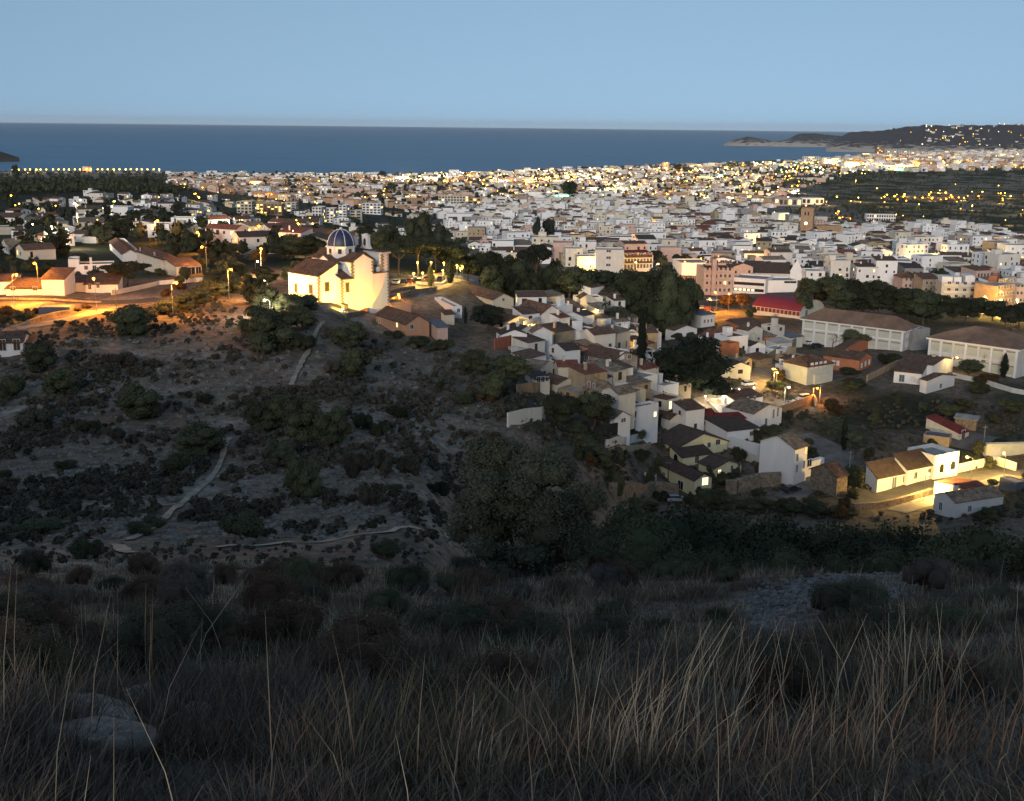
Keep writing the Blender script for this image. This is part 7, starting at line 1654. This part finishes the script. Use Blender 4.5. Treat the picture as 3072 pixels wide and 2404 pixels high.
# the belt of bushes and small pines at the foot of the near slope
rb = random.Random(12)
for i in range(34):
    px = 560+i*13.6+rb.uniform(-8, 8); top = np.interp(px, [560, 620, 700, 780, 860, 920, 1000, 1030], [548, 503, 500, 502, 512, 520, 512, 500])+rb.uniform(-3, 16); d = rb.uniform(78, 135)
    P = at_dist(px, d, 520); hh = solve_up(P, top); 
    if hh < 2: continue
    plant('dome', 'leaf' if i % 2 else 'pine', P, hh, min(max(hh*.8, 5), 13), None, 'dark tree crown below the near slope', 'trees at the foot of the near slope', n=14000)
for i in range(26):
    px = 590+i*17+rb.uniform(-8, 8); top = rb.uniform(533, 560); d = rb.uniform(48, 66); P = at_dist(px, d, 540); hh = solve_up(P, top)
    if hh > 1.2: plant('dome', 'leaf', P, min(hh, 9), min(max(hh*.9, 3), 7), None, 'dark bush just below the near slope', 'bushes just below the near slope', n=14000)

for key, x, b, t, w_ in (('E', 1500, 1650, 1500, 210), ('E', 1600, 1640, 1510, 190), ('E', 1700, 1650, 1540, 210), ('E', 1850, 1670, 1570, 210), ('E', 1090, 1660, 1590, 170), ('E', 980, 1640, 1570, 180), ('F', 60, 1650, 1575, 230), ('F', 240, 1670, 1590, 230), ('F', 420, 1690, 1600, 240), ('F', 620, 1700, 1620, 220), ('E', 700, 1640, 1500, 180), ('E', 1640, 1470, 1400, 90), ('E', 720, 1330, 1180, 210), ('E', 800, 1400, 1300, 120), ('F', 700, 1570, 1500, 100), ('E', 560, 1130, 1000, 190), ('E', 650, 1230, 1110, 210)):
    tree('dome', 'leaf', key, x, b, t, w_, None, 'dark green bush at the lower village edge', 'bushes along the lower village edge', n=3500)
# the great evergreen bush in front of the village
P = hit(525, 573, 20); D_ = (P-CAMP).dot(FW); W_ = 172*D_/FPX; HT = solve_up(P, 443)
rng = np.random.default_rng(77); cl = []
for i in range(58):
    a = rng.random()*6.28; z = .10+.80*rng.random(); wq = .43*math.sqrt(max(.05, 1-((z-.30)/.70)**2)); q = wq*math.sqrt(rng.random()); cl.append((q*math.cos(a), q*math.sin(a), z, .09+.05*rng.random(), .09+.05*rng.random(), .10+.05*rng.random()))
V, F = leaf_cloud(cl, 42000, .0115, rng, core=.62, up=.35, asp=.45, shell=.45); big = empty('evergreen_bush', P)
c_ = link('crown', np_mesh('crown', V, F, 'olive'), None, big); c_.matrix_basis = Matrix.Diagonal((W_, W_, HT, 1))
b = MB()
for q in cl[:14]: b.tube([(q[0]*.15, q[1]*.15, -.03), (q[0]*.5, q[1]*.5, q[2]*.5), tuple(q[:3])], [.014, .010, .004], 'bark', 5)
t_ = link('trunk', b.mesh('trunk'), None, big); t_.matrix_basis = Matrix.Diagonal((W_, W_, HT, 1))
tag(big, 'large grey-green evergreen bush rising in front of the village', 'bush')

# ---- yards of the village: scrub and garden shrubs between the walls
YARD = [(545, 335), (620, 318), (770, 330), (800, 400), (1020, 405), (1030, 525), (900, 522), (800, 518), (690, 510), (600, 492), (575, 450), (535, 400)]
ry = random.Random(77); gv, gf, gk = [], [], 0; yt = [leaf_cloud([(0, 0, .4, .5, .5, .5)], 34, .25, np.random.default_rng(q), core=.8, asp=.4) for q in range(4)]
RD = np.array(ROADS)
def off_road(x, y): return bool((((RD[:, 0]-x)**2+(RD[:, 1]-y)**2) > (RD[:, 2]+.6)**2).all())
ny = 0
for i in range(4200):
    px, py = ry.uniform(530, 1030), ry.uniform(315, 525)
    if not inpoly(px, py, YARD): continue
    P = hit(px, py, 150)
    if not free(P.x, P.y, .5, .72) or not off_road(P.x, P.y): continue
    if ny < 70 and ry.random() < .12:
        plant(ry.choice(('shrub', 'round', 'dome')), ry.choice(('leaf', 'olive', 'leaf', 'leaf', 'leaf', 'russet_lit')), P, ry.uniform(1.8, 4.5), ry.uniform(2, 4.2), None, 'garden shrub in the village', 'garden shrubs of the village', n=3000); ny += 1; continue
    v, f = yt[i % 4]; s = ry.uniform(.4, 1.3); gv.append(v*np.array((s, s, s*ry.uniform(.5, 1.1)))+np.array(P)); gf.append(f+gk); gk += len(v)
tag(link('yard_scrub', np_mesh('yard_scrub', np.concatenate(gv), np.concatenate(gf), 'scrub_green')), 'weeds and low scrub between the village houses', 'scrub', kind='stuff')

# ---- rocks
def rock_mesh(seed, n=CS6, sq=(1, .8, .6)):
    rg = np.random.default_rng(seed); V = n[0].copy(); 
    for k in range(7):
        d = rg.normal(size=3); d /= np.linalg.norm(d); V -= d*np.maximum(V @ d-rg.uniform(.45, .75), 0)[:, None]*.95
    V *= 1+.14*(fbm(V[:, 0]*2.2+seed+3, V[:, 1]*2.2+V[:, 2]*3.1+9, 3)[:, None]-.45)*2
    return np_mesh('rock', V*np.array(sq), n[1], 'rock')
RK = [rock_mesh(s, CS3 if s > 3 else CS6) for s in range(9)]
rk = random.Random(31); PB_ = np_mesh
def rock(P, s, label=None, look=None, group=None, me=None, sc=(1, 1, 1)):
    o = link('rock', me or rk.choice(RK), Matrix.Translation(P) @ Matrix.Rotation(rk.uniform(0, 6.28), 4, 'Z') @ Matrix.Rotation(rk.uniform(-.4, .4), 4, 'X') @ Matrix.Diagonal((s*sc[0], s*sc[1], s*sc[2], 1)))
    return tag(o, label, 'rock', group, look=look)
for px, py, s, sc, lb in ((84, 752, .36, (1.1, .8, .9), 'pale limestone slab low in the grass, lowest of three'), (108, 728, .33, (1.3, .8, .7), 'pale limestone slab in the middle of the grass outcrop'), (132, 706, .30, (1.2, .7, .6), 'pale limestone slab at the top of the grass outcrop'), (190, 727, .20, (1.1, .8, .6), 'single rounded rock right of the limestone outcrop'), (520, 725, .14, (1, .8, 1.2), 'upright grey rock among the dry stalks'), (602, 722, .15, (1.1, .8, .7), 'low pale rock among the dry stalks'), (18, 660, .3, (1.2, .8, .7), 'rounded boulder at the west edge of the grass')):
    o = rock(hit(px, py, 3)+Vector((0, 0, .05)), s, lb, None, None, RK[(px+py) % 4], sc)
# scree: single stones nearest the eye, the rest of the heap as one
SCP = [(740, 603), (760, 590), (830, 576), (900, 574), (924, 582), (905, 598), (840, 608), (795, 640), (765, 645), (745, 620)]
rg = np.random.default_rng(5); n_s = 0; sv, sf = [], []; kk = 0; sp = []
while len(sp) < 2300:
    px, py = rg.uniform(738, 926), rg.uniform(572, 648)
    if inpoly(px, py, SCP) and float(fbm(np.array([px/9.]), np.array([py/4.]), 3)[0]) > rg.uniform(.18, .58): sp.append((px+rg.normal()*5, py+rg.normal()*2.5))
sp.sort(key=lambda q: -q[1]); PEB = [np_mesh('stone', (CS2[0]*(.75+.5*np.random.default_rng(q).random((len(CS2[0]), 1))))*np.array((1, .8, .65)), CS2[1], 'pebble') for q in range(6)]
for i, (px, py) in enumerate(sp):
    P = hit(px, py, 3); s = .03+.075*rg.random()**2.2
    if i < 260:
        o = link('stone', PEB[i % 6], Matrix.Translation(P+Vector((0, 0, s*.3))) @ Matrix.Rotation(rg.uniform(0, 6), 4, 'Z') @ Matrix.Rotation(rg.uniform(-.6, .6), 4, 'X') @ Matrix.Diagonal((s, s, s, 1))); tag(o, None, 'stone', 'loose stones of the scree patch', look='pale loose stone in the scree')
    else:
        a = rg.uniform(0, 6.28); v = CS2[0]*(.7+.55*rg.random((len(CS2[0]), 1)))*np.array((s, s*.8, s*.6)); v = np.stack([v[:, 0]*math.cos(a)-v[:, 1]*math.sin(a), v[:, 0]*math.sin(a)+v[:, 1]*math.cos(a), v[:, 2]], 1)+np.array(P)+np.array((0, 0, s*.3)); sv.append(v); sf.append(CS2[1]+kk); kk += len(v)
tag(link('scree', np_mesh('scree', np.concatenate(sv), np.concatenate(sf), 'pebble')), 'patch of pale loose stones on the near slope', 'scree', kind='stuff')
# hillside rocks and low scrub
RD = np.array(ROADS)
def off_road(x, y): return bool((((RD[:, 0]-x)**2+(RD[:, 1]-y)**2) > (RD[:, 2]+.6)**2).all())
sv, sf, kk = [], [], 0; gv, gf, gk = [], [], 0; n_r = 0
HLP = [(-10, 322), (60, 326), (120, 314), (190, 302), (232, 300), (246, 328), (330, 328), (390, 345), (470, 352), (545, 400), (590, 440), (520, 460), (440, 530), (440, 574), (300, 578), (-10, 580)]
tuft = [leaf_cloud([(0, 0, .4, .5, .5, .5)], 30, .32, np.random.default_rng(q), core=.7, asp=.35) for q in range(4)]
for i in range(11800):
    px, py = rg.uniform(-10, 590), 300+(600-300)*rg.random()
    if not inpoly(px, py, HLP): continue
    P = hit(px, py, 44); d = math.hypot(P.x, P.y)
    if d < 50 or not off_road(P.x, P.y): continue
    nz_ = float(fbm(np.array([P.x/11]), np.array([P.y/11]), 3)[0])
    if i % 2 and nz_ > .40:
        s = rg.uniform(.18, .75)*(1.5 if rg.random() < .08 else 1)
        if d < 112 and (rg.random() < .8 or s > .5): continue
        if n_r < 230 and s > .42:
            rock(P, s, None, 'pale limestone rock on the hillside', 'limestone rocks on the hillside', sc=(1, .8, .7)); n_r += 1
        else:
            a = rg.uniform(0, 6.28); v = CS2[0]*(.7+.55*rg.random((len(CS2[0]), 1)))*np.array((s, s*.8, s*.55)); v = np.stack([v[:, 0]*math.cos(a)-v[:, 1]*math.sin(a), v[:, 0]*math.sin(a)+v[:, 1]*math.cos(a), v[:, 2]], 1)+np.array(P); sv.append(v); sf.append(CS2[1]+kk); kk += len(v)
    elif nz_ < .47 or (nz_ < .56 and rg.random() < .35):
        if d < 112 and rg.random() < .45: continue
        v, f = tuft[i % 4]; s = rg.uniform(.35, 1.3)*(.45 if d < 116 else 1); q = v*np.array((s, s, s*rg.uniform(.7, 1.2)))+np.array(P); gv.append(q); gf.append(f+gk); gk += len(q)
tag(link('stony_ground', np_mesh('stony_ground', np.concatenate(sv), np.concatenate(sf), 'rock')), 'broken limestone strewn over the dark hillside', 'stones', kind='stuff')
tag(link('low_scrub', np_mesh('low_scrub', np.concatenate(gv), np.concatenate(gf), 'scrub_green')), 'low thorny scrub covering the dark hillside', 'scrub', kind='stuff')

# ---- dry grass of the near slope
CLEAR = [SCP, [(60, 770), (72, 742), (100, 712), (125, 694), (160, 690), (150, 720), (130, 745), (110, 770)]]
def blades_mesh(name, label, x, y, hgt, lean, la, wd, col, fold):
    N = len(x); z = np.array([ground(a, b) for a, b in zip(x, y)]) if N < 60000 else None
    if z is None:
        q = np.round(np.stack([x, y], 1)/.25)*.25; u, inv = np.unique(q, axis=0, return_inverse=True); z = np.array([ground(a, b) for a, b in u])[inv.ravel()]
    rgx = np.random.default_rng(N); lx, ly = np.cos(la)*lean+.04, np.sin(la)*lean; fa = rgx.uniform(-.6, .6, N); wx, wy = np.cos(fa)*wd, np.sin(fa)*wd
    bz = z-.05; V = np.empty((N, 6, 3))
    for k, u in enumerate((0, .55, 1.0)):
        cx, cy = x+lx*hgt*u**1.7*1.2, y+ly*hgt*u**1.7*1.2; cz = bz+hgt*(u-fold*.5*u**3); tp = (1, .75, .15)[k]
        V[:, 2*k] = np.stack([cx-wx*tp, cy-wy*tp, cz], 1); V[:, 2*k+1] = np.stack([cx+wx*tp, cy+wy*tp, cz], 1)
    i0 = np.arange(N)*6; F = np.concatenate([np.stack([i0, i0+1, i0+3, i0+2], 1), np.stack([i0+2, i0+3, i0+5, i0+4], 1)])
    me = np_mesh(name, V.reshape(-1, 3), F, 'grass'); ca = me.color_attributes.new('blade', 'FLOAT_COLOR', 'POINT')
    ca.data.foreach_set('color', np.repeat(np.concatenate([col, np.ones((N, 1))], 1), 6, 0).astype(np.float32).ravel())
    return tag(link(name, me), label, 'grass', kind='stuff')
PAL = np.array([(.075, .066, .060), (.115, .094, .076), (.130, .086, .060), (.088, .082, .055), (.195, .160, .115), (.30, .255, .185)])*1.6
def masked(px, py):
    m_ = np.zeros(len(px), bool)
    for i, (a, b) in enumerate(zip(px, py)):
        if any(inpoly(a, b, q) for q in CLEAR): m_[i] = True
    return m_
def grass(name, label, n_t, dlo, dhi, B_, hlo, hhi, seed, wmul=1.0):
    rg = np.random.default_rng(seed); th = rg.uniform(R_(-29.5), R_(29.5), n_t); d = np.exp(rg.uniform(math.log(dlo), math.log(dhi), n_t))
    x, y = d*np.sin(th), d*np.cos(th); z = np.array([ground(a, b) for a, b in zip(x, y)]); px, py = pix_np(x, y, z)
    dens = fbm(x/1.6+5, y/1.6, 3); keep = (dens > .43) & ~masked(px, py) & ~masked(px, py-8); x, y, d, dens = x[keep], y[keep], d[keep], dens[keep]; n_t = len(x)
    kind = np.clip(((fbm(x/1.3+60, y/1.3, 3)-.24)*2.0+rg.normal(size=n_t)*.14)+.22*np.clip((d-8)/16, 0, 1), 0, .999); N = n_t*B_; rep = lambda a: np.repeat(a, B_)
    hgt = rep(rg.uniform(hlo, hhi, n_t)*(.35+1.2*dens)*(.62+.38*np.clip(d/11, 0, 1)))*rg.uniform(.35, 1.1, N); sp_ = rep(rg.uniform(.05, .20, n_t))*(1+.15*rep(d)**.5)
    a = rg.uniform(0, 6.283, N); r_ = np.sqrt(rg.random(N)); bx, by = rep(x)+sp_*r_*np.cos(a), rep(y)+sp_*r_*np.sin(a)
    lean = rg.uniform(.08, .65, N)*(.5+.8*rep(rg.random(n_t))); la = a+rg.normal(size=N)*.8
    wd = .0019*wmul*(1+rep(d)/9.0)*rg.uniform(.6, 1.4, N); ki = np.clip((rep(kind)+rg.normal(size=N)*.10)*6, 0, 5.99).astype(int)
    blades_mesh(name, label, bx, by, hgt, lean, la, wd, PAL[ki]*rg.uniform(.5, 1.25, (N, 1)), rg.uniform(0, .8, N)**2)
m, t, b = newmat('dry_grass'); at_ = t.nodes.new('ShaderNodeAttribute'); at_.attribute_name = 'blade'; t.links.new(at_.outputs['Color'], b.inputs['Base Color']); b.inputs['Roughness'].default_value = .9; b.inputs['Specular IOR Level'].default_value = .1; MT['grass'] = m
grass('dry_grass', 'dry straw grass tufts covering the near slope', 15000, 2.8, 68, 26, .20, .48, 1)
_o = SCP; 
def short_grass():
    rg = np.random.default_rng(9); n = 2600; th = rg.uniform(R_(-29), R_(29), n); d = np.exp(rg.uniform(math.log(2.8), math.log(30), n)); B_ = 24; rep = lambda a: np.repeat(a, B_); N = n*B_
    x, y = d*np.sin(th), d*np.cos(th); z = np.array([ground(a, b) for a, b in zip(x, y)]); px, py = pix_np(x, y, z); k_ = ~masked(px, py); x, y, d = x[k_], y[k_], d[k_]; n = len(x); N = n*B_
    sp_ = .16*(1+.12*rep(d)); bx, by = rep(x)+rg.normal(size=N)*sp_, rep(y)+rg.normal(size=N)*sp_
    blades_mesh('short_grass', 'short matted dry grass under the taller tufts', bx, by, rg.uniform(.07, .24, N), rg.uniform(.2, 1.2, N), rg.uniform(0, 6.28, N), .0022*(1+rep(d)/8)*rg.uniform(.6, 1.3, N), PAL[rg.integers(0, 5, N)]*rg.uniform(.4, 1.0, (N, 1)), rg.uniform(0, .9, N)**2)
short_grass()
# tall pale clumps, each in its own place
rg = np.random.default_rng(41); X, Y, HG, LN, LA, WD, CL = [], [], [], [], [], [], []
CLUMPS = [(297, 600, 60, .95), (285, 612, 40, .8), (480, 602, 60, .9), (500, 618, 60, .85), (455, 600, 34, .8), (366, 612, 40, .9), (352, 640, 34, .8), (545, 610, 40, .8), (572, 606, 50, .9), (610, 600, 34, .8), (650, 600, 30, .7), (700, 585, 26, 1.1), (720, 690, 50, 1.0), (703, 720, 46, 1.0), (842, 690, 50, 1.1), (866, 715, 50, 1.1), (892, 720, 40, 1.0), (905, 590, 20, .7), (885, 588, 24, .7), (388, 745, 46, .8), (430, 770, 40, .8), (350, 775, 40, .8), (630, 765, 50, .9), (650, 735, 40, .9), (820, 770, 36, .8), (940, 760, 36, .7), (255, 720, 36, .7), (235, 700, 34, .8), (215, 690, 26, .8), (90, 690, 40, .7), (40, 720, 30, .7), (60, 660, 30, .6), (560, 770, 36, .7), (480, 760, 30, .7), (780, 700, 24, .8), (1000, 690, 26, .8), (960, 610, 26, .7), (760, 780, 30, .8), (170, 650, 30, .6), (120, 620, 30, .6), (400, 660, 34, .7), (520, 660, 34, .7), (590, 690, 40, .8), (670, 650, 34, .7)]
for px, py, n_, hh in CLUMPS:
    P = hit(px, py, 3); d = math.hypot(P.x, P.y); s = .16+.012*d; c_ = PAL[rg.choice((4, 5, 4, 3, 2))]; tl = rg.uniform(-.12, .2)
    for _ in range(int(n_*2.0)):
        X.append(P.x+rg.normal()*s); Y.append(P.y+rg.normal()*s); HG.append(hh*(.35+.62*rg.random()**1.3)*(.75+.25*min(1, d/14))); LN.append(abs(rg.normal())*.2+abs(tl)*.5); LA.append(rg.uniform(0, 6.28) if rg.random() < .5 else (0 if tl > 0 else 3.14)); WD.append(.0015*(1+d/8)*rg.uniform(.6, 1.3)); CL.append(c_*rg.uniform(.6, 1.25))
for _ in range(170):
    th = rg.uniform(R_(-28), R_(28)); d = math.exp(rg.uniform(math.log(4), math.log(36))); X.append(d*math.sin(th)); Y.append(d*math.cos(th)); HG.append(rg.uniform(.5, 1.0)); LN.append(abs(rg.normal())*.22); LA.append(rg.uniform(0, 6.28)); WD.append(.0017*(1+d/8)); CL.append(PAL[rg.choice((4, 5, 1, 2))]*rg.uniform(.6, 1.2))
blades_mesh('tall_grass', 'tall pale seed stalks standing out of the near grass', *(np.array(q) for q in (X, Y, HG, LN, LA, WD, CL)), np.zeros(len(X)))
# low heath bushes in the grass
rh_ = random.Random(17); defm('heath_green', (.085, .080, .052), scale=.8, var=.4, obj_rand=.3); defm('heath', (.12, .100, .085), scale=.8, var=.4, obj_rand=.3); defm('heath_brown', (.12, .075, .05), scale=.8, var=.4, obj_rand=.3)
HK = (('heath_green', 'grey-green'), ('heath', 'greyish brown'), ('leaf', 'dark green'), ('heath_brown', 'reddish brown')); hp = [mkproto('shrub', v+5, m_[0], 9000, .012)[0] for v in range(2) for m_ in HK]
for i in range(120):
    d = math.exp(rh_.uniform(math.log(7.5), math.log(50))); th = R_(rh_.uniform(-28, 28)); x, y = d*math.sin(th), d*math.cos(th); P = Vector((x, y, ground(x, y)-.08)); s = rh_.uniform(.4, .95)*(1+d/45)
    px, py = proj(P)
    if any(inpoly(px, py+o_y, q) for q in CLEAR for o_y in (0, -10, 8)): continue
    k_ = rh_.randrange(8); r = empty('heath_bush', P, rh_.uniform(0, 6)); c_ = link('crown', hp[k_], None, r); c_.matrix_basis = Matrix.Diagonal((s, s, s*rh_.uniform(.5, .85), 1)); tag(r, None, 'shrub', 'low bushes in the near grass', look=HK[k_ % 4][1]+' low bush in the grass')
# a dead branched stalk
def stalk(px, py, hh, lb, seed):
    rg = random.Random(seed); P = hit(px, py, 3); b = MB(); r = empty('dead_stalk', P)
    b.tube([(0, 0, -.05), (.01, 0, hh*.4)], [.012, .010], 'stalk', 5); link('stem', b.mesh('stem'), None, r)
    for a, l in ((-.75, .55), (0.05, .62), (.72, .6), (1.2, .42)):
        g = MB(); p = Vector((.01, 0, hh*(.40 if a < 1 else .33))); q = p+Vector((math.sin(a)*l*hh*.6, rg.uniform(-.1, .1), math.cos(a)*l*hh*.6)); g.tube([p, (p+q)/2+Vector((0, 0, .02)), q], [.008, .007, .005], 'stalk', 4)
        for s in (-.5, .4): w_ = q+Vector((math.sin(a*.5+s)*hh*.25, rg.uniform(-.05, .05), math.cos(a*.5+s)*hh*.25)); g.tube([q, w_], [.005, .002], 'stalk', 4)
        link('branch', g.mesh('branch'), None, r)
    tag(r, lb, 'dry plant')
defm('stalk', (.20, .175, .145), var=.2)
stalk(626, 668, .52, 'pale dead branching plant standing in the middle of the grass', 1); stalk(512, 742, .5, 'bent dead stalk beside the upright rock', 2); stalk(742, 705, .6, 'thin dead forked stalk below the scree', 3); stalk(190, 640, .7, 'dead twiggy stalk in the west grass', 4)

# ================================================================ LABELS
LAND.update({'the blue-domed chapel': kp('P', 1003, 700), 'the salmon house': kp('B', 1150, 1340), 'the round evergreen': kp('E', 1390, 590), 'the tall cypress': kp('E', 1025, 420), 'the red-roofed hall': kp('S', 1500, 1380),
  'the long school': kp('F', 700, 340), 'the yellow villa': kp('E', 1450, 1350), 'the tall gable house': kp('U', 1250, 850), 'the long white house': kp('F', 1100, 1430), 'the pink apartments': kp('S', 750, 1050), 'the ribbon-window office': kp('S', 1150, 1130),
  'the green villa': kp('F', 350, 640), 'the white field villa': kp('F', 1200, 680), 'the great bush': (522, 505), 'the scree patch': (830, 605), 'the limestone outcrop': (108, 728), 'the lower path corner': (123, 548), 'the lower footpath': (330, 542), 'the upper footpath': (305, 360), 'the balcony block': kp('V', 1330, 640),
  'the four-storey block': kp('Q', 1420, 700), 'the umbrella pine': kp('C', 265, 850), 'the cream villa': kp('A', 1250, 1180), 'the green-terrace villa': kp('A', 680, 1200), 'the orange street': kp('A', 600, 1460), 'the street pine': kp('A', 960, 1260), 'the white cluster': kp('B', 700, 480), 'the beige flats': kp('B', 130, 440),
  'the forked stalk': (626, 652), 'the white cottage': kp('T', 1750, 1450), 'the stone hut': kp('U', 1750, 1000), 'the square hotel': kp('C', 1247, 120), 'the breakwater': (95, 166), 'the tall white house': kp('V', 605, 350), 'the far headland': (870, 145), 'the warehouse': kp('D', 230, 640), 'the grove terrace': kp('D', 930, 760), 'the pine wood': kp('C', 1000, 1050), 'the school pines': kp('D', 900, 1350)})
def ordw(n):
    a = ['', 'second', 'third', 'fourth', 'fifth', 'sixth', 'seventh', 'eighth', 'ninth', 'tenth', 'eleventh', 'twelfth', 'thirteenth', 'fourteenth', 'fifteenth', 'sixteenth', 'seventeenth', 'eighteenth', 'nineteenth']
    if n < 20: return a[n-1]
    t = ['', '', 'twent', 'thirt', 'fort', 'fift', 'sixt', 'sevent', 'eight', 'ninet']
    if n >= 100: return ('two-' if n >= 200 else '')+'hundred-and-'+(ordw(n % 100) if n % 100 > 1 else ('first' if n % 100 else 'noughth'))
    return t[n//10]+'ieth' if n % 10 == 0 else t[n//10]+'y-'+(['', 'first']+a[1:9])[n % 10]
slots = {}
for o, look in PENDING:
    if o.get('label'): continue
    px, py = proj(o.matrix_basis.translation); best = min(LAND, key=lambda k: (LAND[k][0]-px)**2+((LAND[k][1]-py)*1.6)**2); lx, ly = LAND[best]; dx, dy = px-lx, py-ly
    rel = ('right of' if dx > 0 else 'left of') if abs(dx) > abs(dy)*1.3 else ('below' if dy > 0 else 'beyond')
    slots.setdefault((look, rel, best), []).append((dx*dx+dy*dy*2.5, id(o), o))
for (look, rel, best), L in slots.items():
    L.sort(key=lambda q: q[:2])
    for i, (_, _, o) in enumerate(L):
        o['label'] = f"{look} {rel} {best}" if len(L) == 1 else f"{look} {rel} {best}, {'nearest to it' if i == 0 else ordw(i+1)+' nearest'}"

# ================================================================ thin evening air
_hb = MB(); _hb.box((-94000, -94000, -9), (94000, 94000, 420), 'white'); _hm = _hb.mesh('haze'); _hm.materials.clear()
_m = bpy.data.materials.new('evening_air'); _m.use_nodes = True; _t = _m.node_tree; _t.nodes.clear()
_o = _t.nodes.new('ShaderNodeOutputMaterial'); _pv = _t.nodes.new('ShaderNodeVolumePrincipled'); _pv.inputs['Color'].default_value = (.97, .98, 1.0, 1); _pv.inputs['Density'].default_value = 0.8e-5
_t.links.new(_pv.outputs['Volume'], _o.inputs['Volume']); _hm.materials.append(_m)
tag(link('haze', _hm), 'thin evening haze over the town and sea', 'haze', kind='stuff')
